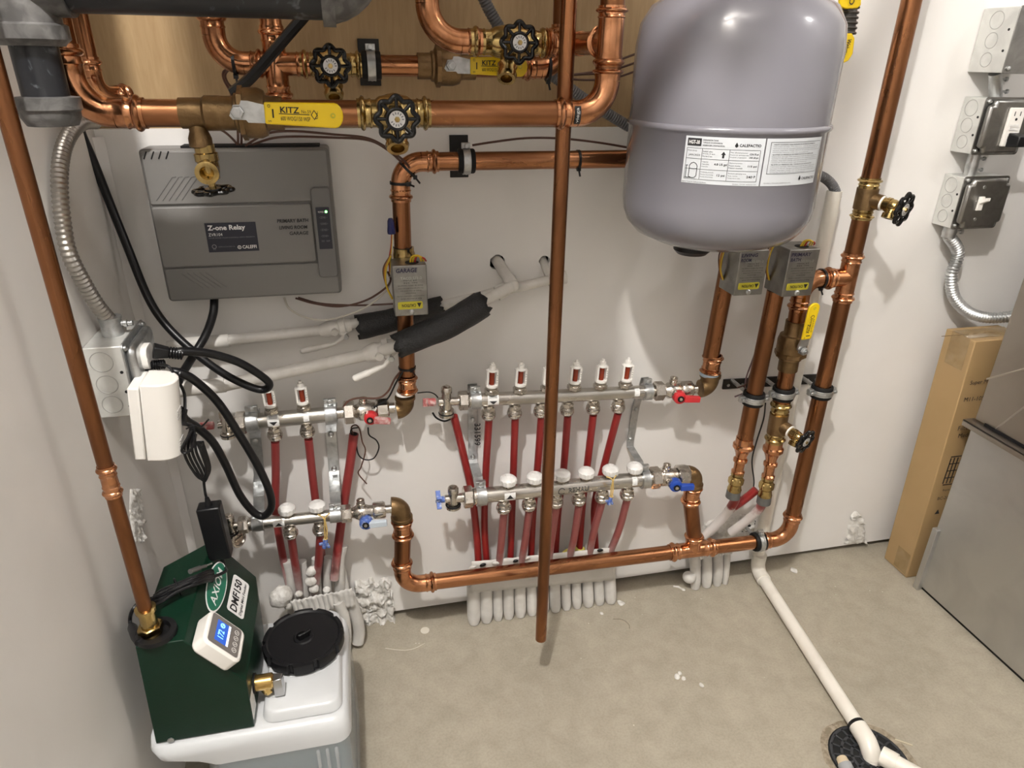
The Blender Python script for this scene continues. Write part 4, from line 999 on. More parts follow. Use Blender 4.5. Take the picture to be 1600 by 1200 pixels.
mb = MB(); press(mb, fz(668), -df, rR, (fz(688) - fz(668)).length); part(mb, 'brass_press_end', BRASS, tf)
c4 = fz(660); td = (P(1258, 690, 0.150) - c4).normalized()
mb = MB().cyl(fz(674), fz(645), rR * 1.18, 24); mb.cyl(c4, c4 + td * rR * 1.9, rR * 0.85, 20); part(mb, 'bronze_tee', BRONZE, tf)
part(MB().cyl(c4 + td * rR * 1.8, c4 + td * rR * 2.1, rR * 0.8, 20), 'thread_tape', WHITEP, tf)
hose_tap(tf, c4 + td * rR * 2.05, td, rR * 0.66, (P(1258, 690, 0.150) - c4).length - rR * 2.05, td, M(1258, 690, 0.15, 20.5), V((-0.35, -0.1, -1)))
reducer_tail(tf, fz(686), -df, rR, (P(1208, 686, O4) - P(1193, 775, O4)).length)
# mounting strip and clamps
a_, b_ = P(1130, 601, 0.004), P(1282, 592, 0.004)
strip = MB().hexa([V((a_.x, -0.0005, a_.z - 0.011)), V((b_.x, -0.0005, b_.z - 0.011)), V((b_.x, -0.0045, b_.z - 0.011)), V((a_.x, -0.0045, a_.z - 0.011)), V((a_.x, -0.0005, a_.z + 0.011)), V((b_.x, -0.0005, b_.z + 0.011)), V((b_.x, -0.0045, b_.z + 0.011)), V((a_.x, -0.0045, a_.z + 0.011))])
solo(strip, 'mounting_plate', BLKMETAL, 'long black steel strip on the wall behind three pipe clamps', 'plate', 'black steel mounting plates', bevel=0.0006)
mb = MB()
for u, v in ((1138, 602), (1160, 601), (1262, 594), (1275, 593)): mb.lathe(P(u, v, 0.0045), -Y, [(0, 0.0035), (0.0015, 0.003)], 10)
solo(mb, 'strip_screws', ZINC, 'row of small screw heads along the long black steel strip', 'screw', kind='stuff')
clamp('pipe_clamp', 'leftmost of three zinc clamps in front of the long black strip', pa + dp * ((P(1176, 622, OR_).z - pa.z) / dp.z), dp, rR, -0.004)
clamp('pipe_clamp', 'middle of three zinc clamps in front of the long black strip', fz(613), df, rR, -0.004)
clamp('pipe_clamp', 'rightmost of three zinc clamps, on the tall riser', rz(1284, 611), Z, rR, -0.004)
clamp('pipe_clamp', 'zinc clamp on the low return pipe near its right elbow', zlo_r + (zlo_r - zlo_l).normalized() * (P(1186, 842, OR_).x - zlo_r.x), dl, rR, -0.004, ear=Z, plate='one')
back_plate('short black plate behind the clamp of the low return pipe', [(1150, 818), (1176, 838)], 0.002)
tie(ct - X * rR * 3.6, X, rR * 1.1, 'black cable tie on the short cross pipe beside the primary bath valve', V((0.4, -0.3, -1)))

# ------------------------------------------------------------------ manifolds
def manifold(label, a, b, off, px, kind, outs, outlets, left, right, knob, lev_, stk, mark=None):
    A, B = P(*a, off), P(*b, off); r = dia((a[0] + b[0]) / 2, (a[1] + b[1]) / 2, off, px) / 2
    ax = (B - A).normalized(); upv = (Z - ax * Z.dot(ax)).normalized()
    def on(u):                       # point on the bar axis at picture column u
        t0 = (u - a[0]) / (b[0] - a[0]); q = A + (B - A) * t0; return q
    t = thing('manifold', label, 'manifold', (A + B) / 2, None)
    part(MB().cyl(A - ax * 0.004, B + ax * 0.004, r, 32), 'manifold_bar', STEEL, t)
    mm = lambda k: M((a[0] + b[0]) / 2, (a[1] + b[1]) / 2, off, k)
    for i, (u, v) in enumerate(outs):
        q = on(u); q = V((P(u, v, off).x, -off, q.z)) if False else q
        c = q + upv * (r * 0.97)
        if kind == 'supply':
            mb = MB(); mb.hexn(c, upv, mm(7), mm(11.5)); mb.lathe(c + upv * mm(6.5), upv, [(0, mm(9.0)), (mm(2.5), mm(9.4)), (mm(3), mm(6)), (mm(5), mm(6))], 20)
            fm = part(mb, 'flow_meter', NICKEL, t)
            f = c + upv * mm(10)
            mb = MB(); mb.lathe(f, upv, [(0, mm(7.5)), (mm(1.5), mm(9.0)), (mm(5), mm(9.2)), (mm(5), mm(5))], 20)
            for s in (-1, 1):
                mb.box(f + ax * (s * mm(7.3)) + upv * mm(16), mm(3.2), mm(9), mm(25), ax, Y, upv)
            mb.lathe(f + upv * mm(27), upv, [(0, mm(7.8)), (mm(2), mm(7.4)), (mm(3), mm(5.2)), (mm(9), mm(4.8)), (mm(9.5), mm(2.6)), (mm(13), mm(2.2))], 20)
            part(mb, 'meter_cage', WHITEP, fm, bevel=0.0004)
            part(MB().cyl(f + upv * mm(3), f + upv * mm(27.2), mm(4.0), 16), 'red_indicator', mat('red_indicator_glass', (0.22, 0.028, 0.01), 0, 0.15), fm)
            mb = MB()
            for k in range(4): mb.box(f + ax * mm(7.3) - Y * mm(4.7) + upv * mm(9 + 4 * k), mm(1.6), 0.0003, mm(0.6), ax, Y, upv)
            part(mb, 'scale_marks', INK, fm)
        else:
            mb = MB(); mb.hexn(c, upv, mm(7), mm(8.5)); vb = part(mb, 'valve_insert', NICKEL, t)
            mb = MB(); k0 = c + upv * mm(5); n = 48; R_ = mm(13)
            rings = []
            for hh, rr, rib in ((0, .88, 0), (1.5, 1.0, 1), (8, 1.02, 1), (9, .98, 0), (11.5, .80, 0), (14.5, .34, 0), (15.5, .30, 0)):
                rings.append([mb.bm.verts.new(k0 + upv * mm(hh) + (ax * math.cos(2 * PI * j / n) + ax.cross(upv) * math.sin(2 * PI * j / n)) * (R_ * rr * (1.0 if not rib or (j // 2) % 2 else 0.94))) for j in range(n)])
            for x_, y_ in zip(rings, rings[1:]): mb._join(x_, y_)
            mb.bm.faces.new(rings[0]); mb.bm.faces.new(rings[-1])
            part(mb, 'actuator_cap', WHITECAP, t, sharp=18)
    for i, (u, v) in enumerate(outlets):
        q = P(u, v, off); c = V((q.x, -off, on(u).z)) - upv * (r * 0.9)
        mb = MB(); mb.cyl(c, c - upv * mm(10), mm(6.5), 18); mb.hexn(c - upv * mm(3), -upv, mm(7), mm(9.5))
        mb.lathe(c - upv * mm(9), -upv, [(0, mm(8)), (mm(1), mm(10.5)), (mm(4), mm(11.5)), (mm(5), mm(10)), (mm(6.5), mm(11.8)), (mm(9), mm(11.8)), (mm(10), mm(10)), (mm(11.5), mm(10.6)), (mm(13.5), mm(10.0)), (mm(15.5), mm(7.5))], 28)
        part(mb, 'outlet_fitting', NICKEL, t)
    # left end: union nut and drain valve
    hx, bdx, top, bot = left
    mb = MB(); e = A - ax * 0.004; L1 = (A - on(hx)).length; L2 = (A - on(bdx)).length
    mb.cyl(e, A - ax * L2, r * 0.62, 20); mb.hexn(A - ax * (L1 + mm(7)), ax, mm(15), r * 1.42); mb.lathe(A - ax * (L1 - mm(9)), ax, [(0, r * 1.12), (mm(8), r * 1.12)], 20)
    part(mb, 'union_nut', NICKEL, t)
    mb = MB(); bc = A - ax * L2
    mb.lathe(bc + upv * mm(top), -upv, [(0, mm(7)), (mm(2), mm(8.2)), (mm(9), mm(8.2)), (mm(10), mm(6.5)), (mm(top - 6), mm(7.5)), (mm(top + 6), mm(8.5)), (mm(top + 12), mm(8)), (mm(top + 13), mm(11)), (mm(top + bot), mm(11.5)), (mm(top + bot + 1), mm(9))], 20)
    mb.cyl(bc + ax * mm(8), bc - ax * mm(12), mm(6.5), 16)
    mb.hexn(bc + upv * mm(top - 2), upv, mm(4), mm(5), 4)
    dv = part(mb, 'drain_valve', NICKEL, t)
    part(MB().torus(bc - upv * mm(bot - 5), upv, mm(10.5), mm(1.4), 24, 6), 'rubber_seal', RUBBER, dv)
    if knob:
        kp, km, wing = knob
        kc = bc - ax * mm(kp); mb = MB()
        if wing:
            mb.cyl(kc + ax * mm(6), kc - ax * mm(4), mm(5), 14)
            for k in range(4):
                d = (upv * math.cos(PI / 4 + k * PI / 2) + ax.cross(upv) * math.sin(PI / 4 + k * PI / 2)); mb.box(kc - ax * mm(3) + d * mm(8), mm(7), mm(4), mm(12), ax, ax.cross(d), d)
        else:
            mb.lathe(kc + ax * mm(6), -ax, [(0, mm(6)), (mm(2), mm(6.6)), (mm(12), mm(6.2)), (mm(13), mm(4.5))], 8)
            mb.box(kc - ax * mm(9), mm(9), mm(4), mm(13), ax, Y, upv)
        part(mb, 'drain_knob', km, dv, bevel=0.0006)
    # right end: union, ball valve with small lever, nut
    u1, u2, u3, u4 = right           # hex nut, valve body, outer nut columns, end
    mb = MB(); mb.cyl(B, on(u4), r * 0.72, 20); mb.lathe(B + ax * 0.004, ax, [(0, r * 1.05), (mm(4), r * 1.05), (mm(5), r * 0.9), (mm(12), r * 0.9)], 20)
    mb.hexn(on(u1) - ax * mm(9), ax, mm(17), r * 1.5)
    part(mb, 'union_nut', NICKEL, t)
    mb = MB(); c = on(u2)
    mb.lathe(c - ax * mm(16), ax, [(0, r * 0.8), (mm(5), r * 0.95), (mm(9), r * 1.25), (mm(22), r * 1.3), (mm(28), r * 1.05), (mm(34), r * 1.0)], 24)
    mb.hexn(on(u3) - ax * mm(9), ax, mm(20), r * 1.45, 8)
    mb.lathe(c + upv * mm(8), upv, [(0, mm(7)), (mm(9), mm(7)), (mm(9), mm(5.5)), (mm(13), mm(6.2)), (mm(15), mm(6.2)), (mm(15), mm(3.4)), (mm(13), mm(3))], 20)
    mb.cyl(c, c - Y * r * 1.7, mm(6), 16)
    bv = part(mb, 'ball_valve', NICKEL, t)
    (hu, hv), (eu, ev), hm, em = lev_
    h0 = P(hu, hv, off + r * 1.9); h1 = P(eu, ev, off + r * 2.3); d = (h1 - h0); L = d.length; d = d.normalized(); w = V((0, -1, 0)).cross(d).normalized(); n_ = d.cross(w)
    if n_.y > 0: n_ = -n_
    mb = MB().lathe(h0 - n_ * r * 0.7, n_, [(0, mm(10)), (mm(2), mm(11)), (mm(11), mm(10)), (mm(12.5), mm(7))], 24)
    lv_ = part(mb, 'lever_hub', hm, bv)
    part(MB().hexa([h0 + d * x + w * y + n_ * z for x, y, z in ((mm(6), -mm(5), 0), (mm(6), mm(5), 0), (mm(6), mm(5), mm(9)), (mm(6), -mm(5), mm(9)), (L, -mm(4.6), mm(1)), (L, mm(4.6), mm(1)), (L, mm(4.6), mm(8)), (L, -mm(4.6), mm(8)))]), 'lever_grip', em, bv, bevel=0.001)
    mb = MB().lathe(h0 + n_ * mm(6), n_, [(0, mm(5.2)), (mm(1.2), mm(5.2))], 20); part(mb, 'hub_ring', BLACK, bv)
    part(MB().lathe(h0 + n_ * mm(6.5), n_, [(0, mm(3.2)), (mm(1.8), mm(2.6))], 12), 'hub_screw', NICKEL, bv)
    # direction stickers wrapped on the bar
    for u, kind_ in stk:
        q = on(u); w2 = mm(7 if kind_ == 'narrow' else 8.5)
        a0, a1 = (-0.3, 1.0) if kind_ != 'narrow' else (-0.2, 1.0)
        if kind_ == 'down' : a0, a1 = -0.45, 1.05
        if kind_ == 'up': a0, a1 = -0.65, 0.55
        def sp(x, th, dr=0.0004): return q + ax * x + (-Y * math.cos(th) + upv * math.sin(th)) * (r + dr)
        if kind_ == 'narrow': w2 = mm(4.2)
        part(MB().grid(lambda s, tt: sp(-w2 + 2 * w2 * s, a0 + (a1 - a0) * tt), 2, 10), 'flow_sticker', PAPERW, t)
        mb = MB()
        if kind_ == 'down':
            tip, base = a0 + 0.12, a0 + 0.62
            for k in range(6):
                f0, f1 = k / 6, (k + 1) / 6; th0, th1 = base + (tip - base) * f0, base + (tip - base) * f1
                mb.bm.faces.new([mb.bm.verts.new(sp(x, th, 0.0007)) for x, th in ((-w2 * .72 * (1 - f0), th0), (w2 * .72 * (1 - f0), th0), (w2 * .72 * (1 - f1) + 1e-5, th1), (-w2 * .72 * (1 - f1), th1))])
            for k in range(3):
                th = a1 - 0.12 - 0.15 * k; mb.bm.faces.new([mb.bm.verts.new(sp(x, y_, 0.0007)) for x, y_ in ((-w2 * .75, th), (w2 * .75, th), (w2 * .75, th - .06), (-w2 * .75, th - .06))])
        elif kind_ == 'up':
            base, tip = a0 + 0.35, a0 + 0.95
            for k in range(6):
                f0, f1 = k / 6, (k + 1) / 6; th0, th1 = base + (tip - base) * f0, base + (tip - base) * f1
                mb.bm.faces.new([mb.bm.verts.new(sp(x, th, 0.0007)) for x, th in ((-w2 * .72 * (1 - f0), th0), (w2 * .72 * (1 - f0), th0), (w2 * .72 * (1 - f1) + 1e-5, th1), (-w2 * .72 * (1 - f1), th1))])
        else:
            for k in range(4):
                x_ = -w2 * .5 + w2 * .3 * k; mb.bm.faces.new([mb.bm.verts.new(sp(x, y_, 0.0007)) for x, y_ in ((x_, a0 + .2), (x_ + w2 * .14, a0 + .2), (x_ + w2 * .14, a1 - .2), (x_, a1 - .2))])
        part(mb, 'sticker_print', INK, t)
        if kind_ == 'down':
            text('SUPPLY', q, ax, upv, 1, 1, INK, t, name='sticker_print', mapf=lambda x, y_: sp(-w2 * .75 + x * w2 * 1.5, a1 - 0.42 + y_ * 0.30, 0.0009)) if False else None
    if mark:
        u, wpx = mark; q = on(u); w_ = mm(wpx)
        def sp2(x, y_): th = -0.30 + y_ / r; return q + ax * x + (-Y * math.cos(th) + upv * math.sin(th)) * (r + 0.0005)
        text('REHAU', q, ax, upv, w_, r * 0.72, mat('etch_ink', (0.06, 0.06, 0.06), 0, 0.5), t, name='etched_lettering', mapf=sp2, thick=0.03)
        mb = MB(); cc = q - ax * mm(10)
        for k in range(20):
            a_0, a_1 = 0.5 + k * 0.26, 0.5 + (k + 1) * 0.26
            mb.bm.faces.new([mb.bm.verts.new(sp2(-mm(11) + math.cos(z_) * rr, r * 0.31 + math.sin(z_) * rr)) for z_, rr in ((a_0, mm(6)), (a_1, mm(6)), (a_1, mm(4.6)), (a_0, mm(4.6)))])
        part(mb, 'etched_ring', MATS['etch_ink'], t)
    return t, on, r, A, B, ax, upv
LSo, LRo, RSo, RRo = 0.066, 0.095, 0.062, 0.095
mls = manifold('left upper supply manifold with two red flow meters and a red lever', (402, 658), (510, 647.5), LSo, 25, 'supply', [(426, 640), (476, 632)], [(429.5, 680), (480, 676)],
               (377, 355, 22, 22), (547, 571, 600, 621), (24, REDDUST, False), ((579, 654), (611, 656), REDP, REDDUST), [(428, 'down'), (479, 'narrow')])
mlr = manifold('left lower return manifold with two white caps and a dusty blue lever', (408, 817), (518, 805), LRo, 19, 'return', [(450, 796), (497, 791)], [(454, 831), (500, 826)],
               (381, 361, 20, 16), (542, 566, 594, 615), None, ((572, 817), (605, 814), BLUEDUST, PALEBLUE), [(436, 'up')])
mrs = manifold('right upper supply manifold with six red flow meters and a red lever', (752, 624.5), (1006, 612), RSo, 21, 'supply', [(766.5, 0), (809, 0), (851, 0), (892.5, 0), (933.5, 0), (974, 0)],
               [(764, 645), (805, 643), (846, 641), (887, 640), (927.5, 638), (966.5, 636)], (725, 701, 24, 24), (1031, 1053, 1075, 1094), (22, REDDUST, False), ((1062, 621), (1092, 622), REDP, REDP), [(768, 'down'), (991, 'narrow')])
mrr = manifold('right lower return manifold with six white caps and a blue lever', (759, 773.5), (1002, 748.5), RRo, 24, 'return', [(792, 0), (832, 0), (874, 0), (911.5, 0), (950, 0), (989, 0)],
               [(787.5, 792), (827, 789), (869, 784), (904.5, 780), (941, 776), (980, 772)], (732, 711, 20, 16), (1025, 1042, 1069, 1082), (19, BLUEDUST, True), ((1056, 759), (1083, 758), BLUEP, BLUEP), [(793, 'up'), (987, 'narrow')], mark=(882, 33))
# small paper-blue drain cap wheel under the left return manifold's end
def cap_wheel(uv, off, label):
    c = P(*uv, off); R_ = M(*uv, off, 14); d = V((0.75, -0.55, 0.1)).normalized(); mb = MB()
    mb.lathe(c, d, [(0, R_ * 0.7), (0.001, R_), (0.006, R_), (0.007, R_ * 0.8), (0.004, R_ * 0.7)], 24); mb.box(c + d * 0.005, R_ * 1.2, 0.003, 0.004, perp(d), d, d.cross(perp(d)))
    return solo(mb, 'hanging_cap', NICKEL, label, 'cap')
cap_wheel((370, 841), LRo, 'loose round nickel cap hanging below the left end of the left return manifold')

# brackets holding both manifolds
def bracket(label, cu, cl, pts, w_px, note=None):
    (mt, uo, r1, A1, B1, ax1, up1), (mb_, lo_, r2_, A2, B2, ax2, up2) = cu[0], cl[0]
    q1 = A1 + (B1 - A1) * cu[1]; q2_ = A2 + (B2 - A2) * cl[1]
    t = thing('manifold_bracket', label, 'bracket', q2_, 'zinc manifold brackets')
    w = M(pts[0][0], pts[0][1], 0.02, w_px)
    path = [P(u, v, o) for u, v, o in pts]
    mb = MB(); prev = None
    for p in path:
        cur = [mb.bm.verts.new(p + X * (s * w / 2) + Y * dy) for s, dy in ((-1, 0), (1, 0), (1, 0.0025), (-1, 0.0025))]
        if prev:
            for k in range(4): mb.bm.faces.new((prev[k], prev[(k + 1) % 4], cur[(k + 1) % 4], cur[k]))
        else: mb.bm.faces.new(cur)
        prev = cur
    mb.bm.faces.new(prev); part(mb, 'bracket_strip', ZINC, t, bevel=0.0005, sharp=25)
    for (q, r, ax, up, s) in ((q1, r1, ax1, up1, 1), (q2_, r2_, ax2, up2, -1)):
        mb = MB(); ww = w * 1.05
        mb.lathe(q - ax * ww / 2, ax, [(0, r * 1.03), (0, r * 1.34), (ww * 0.15, r * 1.28), (ww * 0.5, r * 1.34), (ww * 0.85, r * 1.28), (ww, r * 1.34), (ww, r * 1.03)], 28, caps=False)
        mb.box(q + up * (r * 1.55) + Y * r * 0.3, ww, r * 0.5, r * 0.9, ax, Y, up)
        part(mb, 'clamp_ring', ZINC, t, bevel=0.0005)
        k = q + up * (r * 1.68) + Y * r * 0.05
        part(MB().lathe(k, -Y, [(0, r * 0.36), (r * 0.2, r * 0.36), (r * 0.3, r * 0.2)], 14), 'clamp_screw', ZINC, t)
    for (u, v, o) in (pts[1], pts[2]):
        c = P(u, v + (4 if (u, v, o) == pts[1] else -4), o + 0.0005); part(MB().lathe(c, -Y, [(0, w * 0.26), (0.0015, w * 0.26), (0.003, w * 0.14)], 14), 'bracket_screw', ZINC, t)
    if note:
        s, (u, v) = note; c = P(u, v, pts[1][2] + 0.0008)
        text(s, c, -Z, X, M(u, v, .02, 40), M(u, v, .02, 10), INK, t, name='handwriting', thick=0.012)
    return t
bracket('left bracket of the left manifolds, partly behind the black cord', (mls, -0.06), (mlr, -0.04), [(397, 640, .045), (399, 685, .006), (405, 742, .006), (404, 752, .010), (404, 775, .06), (405, 806, .07)], 17)
bracket('right bracket of the left manifolds beside the cut red tube', (mls, 1.07), (mlr, 1.06), [(518, 630, .045), (517, 675, .006), (522, 736, .006), (522, 742, .010), (523, 768, .06), (525, 795, .07)], 17)
bracket('bracket with handwritten number at the left end of the right manifolds', (mrs, -0.035), (mrr, -0.03), [(738, 600, .045), (739, 652, .006), (739, 718, .006), (740, 724, .010), (747, 745, .06), (749, 765, .07)], 15, ('331599', (741, 662)))
bracket('bracket at the right end of the right manifolds below the red lever', (mrs, 1.02), (mrr, 1.02), [(1008, 590, .045), (994, 636, .006), (985, 690, .006), (985, 698, .010), (1000, 722, .06), (1003, 740, .07)], 12)

# ------------------------------------------------------------------ red tubes
def pex(label, pts, px, m, group=None):
    q = [P(u, v, o) for u, v, o in pts]
    return solo(MB().tube(smooth(q, 8), M(pts[0][0], pts[0][1], pts[0][2], px) / 2, 16), 'pex_tube', m, label, 'tube', group)
ordn = ['first', 'second', 'third', 'fourth', 'fifth', 'sixth']
up_t = [[(764, 655), (759, 740), (757, 820), (761, 892)], [(805, 653), (802, 740), (800, 800), (797, 888)], [(846, 651), (839, 740), (833, 800), (829, 885)], [(887, 650), (880, 740), (872, 800), (867, 880)], [(927, 648), (916, 740), (910, 790), (904, 872)], [(966, 645), (946, 720), (929, 790), (931, 868)]]
for i, q in enumerate(up_t):
    o = [.062, .040, .034, .040]; o[1] = .042; pex('red tube from the %s outlet from the left of the right supply manifold' % ordn[i], [(u, v, oo) for (u, v), oo in zip(q, o)], 12, PEXA, 'red tubes of the right supply manifold')
lo_t = [[(787.5, 800), (783, 850), (779, 888)], [(827, 797), (821, 842), (813, 888)], [(869, 792), (862, 840), (857, 882)], [(904.5, 789), (897, 840), (888, 876)], [(941, 784), (928, 830), (920, 870)], [(980, 780), (968, 825), (951, 868)]]
for i, q in enumerate(lo_t):
    pex('dusty red tube from the %s outlet from the left of the right return manifold' % ordn[i], [(u, v, oo) for (u, v), oo in zip(q, (.093, .070, .050))], 12, PEXB, 'red tubes of the right return manifold')
pex('slanting red tube from the drain end of the right supply manifold to the floor', [(709, 650, .055), (724, 710, .045), (737, 770, .040), (745, 840, .038), (748, 892, .045)], 12.5, PEXA)
pex('red tube hanging from the left outlet of the left supply manifold', [(430, 690, .066), (431, 740, .046), (431, 800, .036), (441, 865, .036), (456, 934, .046)], 13, PEXL)
pex('red tube hanging from the right outlet of the left supply manifold', [(482, 686, .066), (489, 750, .046), (497, 815, .036), (503, 870, .030), (505, 928, .030)], 13, PEXL)
pex('dusty red tube under the left cap of the left return manifold', [(455, 838, .093), (461, 880, .07), (470, 930, .05)], 13, PEXL)
pex('dusty red tube under the right cap of the left return manifold', [(501, 834, .093), (497, 885, .07), (490, 930, .05)], 13, PEXL)
tcut = thing('cut_red_tube', 'thicker cut-off red tube with bare thermostat wires poking from its open end', 'tube', P(515, 925, .05))
part(MB().tube(smooth([P(553, 678, .03), P(547, 725, .03), P(537, 790, .032), P(528, 855, .050), P(522, 905, .062)], 8), M(550, 700, .03, 14.5) / 2, 18), 'tube_body', PEXL, tcut)
c0 = P(553, 678, .03); dcut = (P(553, 678, .03) - P(547, 725, .03)).normalized()
part(MB().lathe(c0 + dcut * 0.0002, dcut, [(0, M(550, 700, .03, 5.4)), (0.0004, M(550, 700, .03, 5.4))], 16), 'tube_bore', DARK, tcut)
for i, q in enumerate(([(553, 682), (549, 668), (556, 664), (562, 671), (566, 690), (571, 705), (564, 730), (560, 740), (573, 756)], [(552, 682), (548, 676), (550, 670), (560, 668)], [(556, 690), (560, 710), (570, 718), (584, 716), (592, 700), (588, 688), (577, 680), (575, 668)])):
    part(MB().tube(smooth([P(u, v, .036 if k else .03) for k, (u, v) in enumerate(q)], 6), 0.0013, 8), 'thermostat_wire', (BROWNW, BLACK, BLACK)[i], tcut)

# ------------------------------------------------------------------ taped tube sleeves at the floor
def sleeve(label, u, v0, v1, px, off, group, lean=0.0):
    a, b = P(u, v0, off), P(u + lean, v1, off + 0.004); r = M(u, v1, off, px) / 2
    b.z = max(b.z, 0.004)
    pts = [a, (a * 2 + b) / 3, (a + b * 2) / 3 + V((0, -0.002, 0)), V((b.x, b.y - 0.006, 0.001))]
    return solo(MB().tube(smooth(pts, 5), [r] * 12 + [r * 1.0, r * 0.97, r * 0.9, r * 0.75], 14), 'tube_sleeve', SLEEVE, label, 'sleeve', group)
bound = [(730, 750), (750, 769), (770, 785), (786, 802.5), (803.5, 821), (822.5, 838), (839, 857), (858, 875), (876, 891), (892.5, 907.5), (909, 926), (927, 942.5), (943, 961)]
ords = ['first', 'second', 'third', 'fourth', 'fifth', 'sixth', 'seventh', 'eighth', 'ninth', 'tenth', 'eleventh', 'twelfth', 'thirteenth']
for i, (a, b) in enumerate(bound):
    v0 = 912 - i * 1.9; v1 = 966 - i * 1.5
    sleeve('%s white painted sleeve from the left in the row below the right manifolds' % ords[i], (a + b) / 2, v0, v1, (b - a) * 1.04, 0.044, 'painted sleeves below the right manifolds')
def band(quad, off, label, wav=0.002):
    a, b, c, d = [P(u, v, off) for u, v in quad]
    def fn(s, t, dy=0):
        p = (a * (1 - s) + b * s) * (1 - t) + (d * (1 - s) + c * s) * t
        return p + V((0, -wav * (abs(noise.noise(p * 60)) + 0.7 * abs(math.sin(s * 38))) + dy, 0.0015 * noise.noise(V((s * 20, t * 3, 5)))))
    mb = MB().grid(fn, 50, 8); 
    o = solo(mb, 'tape_band', TAPE, label, 'tape', sharp=60)
    sm = o.modifiers.new('thickness', 'SOLIDIFY'); sm.thickness = 0.0015
    return o
band([(737, 878), (961, 855), (962, 906), (735, 926)], 0.058, 'smooth white painted band across the sleeves below the right manifolds', 0.0008)
solo(MB().ball(P(898, 862, .040), M(898, 862, .04, 18), 1, 0.35, 0.45, 14, 0.3, 60), 'foam_wad', YFOAM, 'pale yellow wad of spray foam behind the low return pipe', 'foam')
for i, (u, v, px) in enumerate(((738, 886, 6), (755, 883, 6), (776, 880, 7), (806, 876, 7), (824, 872, 6), (938, 860, 6))):
    solo(MB().ball(P(u, v, .062), M(u, v, .06, px * 0.7), 1.2, 0.5, 0.7, 10, 0.6, 90), 'tape_shred', (PLASTER, BLACK)[i % 2], ('%s small torn scrap along the top of the white band, counted from the left' % ords[i]), 'scrap', 'torn scraps above the white band', sharp=60)
# left group
lg = [(457, 905, 958, 15), (477, 905, 956, 15), (497, 900, 950, 14), (513, 898, 950, 13), (532, 880, 944, 17)]
for i, (u, v0, v1, px) in enumerate(lg):
    solo(MB().tube(smooth([P(u + (-10, -4, -4, -4, 2)[i] * 0 - (8, 6, 3, 0, -3)[i], v0 - 28, .040), P(u - 2, v0, .045), P(u, v1, .05)], 6), M(u, v0, .045, px) / 2, 14), 'tube_sleeve', SLEEVE, '%s white painted tube from the left above the crinkled band' % ords[i], 'sleeve', 'painted tubes above the crinkled band')
solo(MB().tube(smooth([P(528, 940, .075), P(538, 965, .078), P(541, 990, .08), P(540, 1012, .085)], 6), M(538, 970, .08, 17) / 2, 14), 'tube_sleeve', SLEEVE, 'painted sleeve below the crinkled band, nearest the white tank', 'sleeve', 'painted sleeves below the crinkled band')
solo(MB().tube(smooth([P(545, 930, .060), P(556, 960, .062), P(561, 985, .065), P(559, 1004, .07)], 6), M(555, 960, .065, 19) / 2, 14), 'tube_sleeve', SLEEVE, 'painted sleeve below the crinkled band, nearest the crumbled plaster', 'sleeve', 'painted sleeves below the crinkled band')
solo(MB().tube(smooth([P(527, 868, .030), P(536, 900, .035), P(541, 935, .05)], 6), M(538, 900, .04, 13) / 2, 14), 'tube_sleeve', SLEEVE, 'thin white painted tube leaning out beside the crumbled plaster', 'sleeve')
band([(452, 938), (550, 918), (555, 945), (462, 962)], 0.075, 'crinkled white tape band around the tubes behind the black lid', 0.005)
for i, (u, v, px, lb) in enumerate(((440, 932, 18, 'rounded white plaster lump left of the crinkled tape band'), (452, 944, 9, 'small plaster lump under the rounded lump by the tape band'), (487, 893, 9, 'upper knob of dried plaster between the painted tubes'), (486, 908, 9, 'middle knob of dried plaster between the painted tubes'), (490, 920, 8, 'lowest knob of dried plaster between the painted tubes'), (467, 928, 7, 'small dried plaster blob above the left end of the crinkled tape'), (510, 922, 6, 'small dried plaster blob above the right half of the crinkled tape'))):
    solo(MB().ball(P(u, v, .07), M(u, v, .07, px), 1, 0.8, 0.95, 14, 0.35, 60), 'plaster_lump', PLASTER, lb, 'plaster', sharp=60)
# right group by the riser foot
for i, (u, v0, v1, px) in enumerate(((1086, 868, 903, 17), (1104, 872, 898, 17), (1121, 870, 893, 16), (1135, 858, 882, 11))):
    sleeve('%s white painted sleeve from the left in the short row beside the drain tube' % ords[i], u, v0 - 10, v1 + 3, px, 0.040, 'painted sleeves beside the drain tube')
solo(MB().ball(P(1077, 902, .050), M(1077, 902, .05, 10.5), 1, 1, 0.85, 14), 'plaster_lump', SLEEVE, 'smooth white rounded tube end at the floor left of the short sleeve row', 'plaster')
band([(1090, 862), (1142, 846), (1144, 864), (1092, 874)], 0.052, 'short white tape scrap above the short sleeve row', 0.003)
solo(MB().tube(smooth([P(1182, 765, .060), P(1166, 778, .055), P(1143, 795, .05), P(1122, 815, .04), P(1100, 838, .035)], 8), M(1150, 790, .05, 13) / 2, 14), 'pex_tube', pex_mat('red_tube_painted_end', P(1145, 795, .05).z - .006, P(1145, 795, .05).z + .006, 0.0), 'short slanting red tube stub, painted white lower down, with a wire at its mouth', 'tube')
solo(MB().tube(smooth([P(1150, 776, OR_), P(1146, 786, .075), P(1132, 806, .05), P(1108, 832, .035)], 8), M(1150, 790, .07, 14) / 2, 14), 'pex_tube', pex_mat('red_tube_painted_end2', P(1140, 792, .065).z - .006, P(1140, 792, .065).z + .006, 0.0), 'red tube curving from the grey collar of the primary bath pipe into the wall', 'tube')
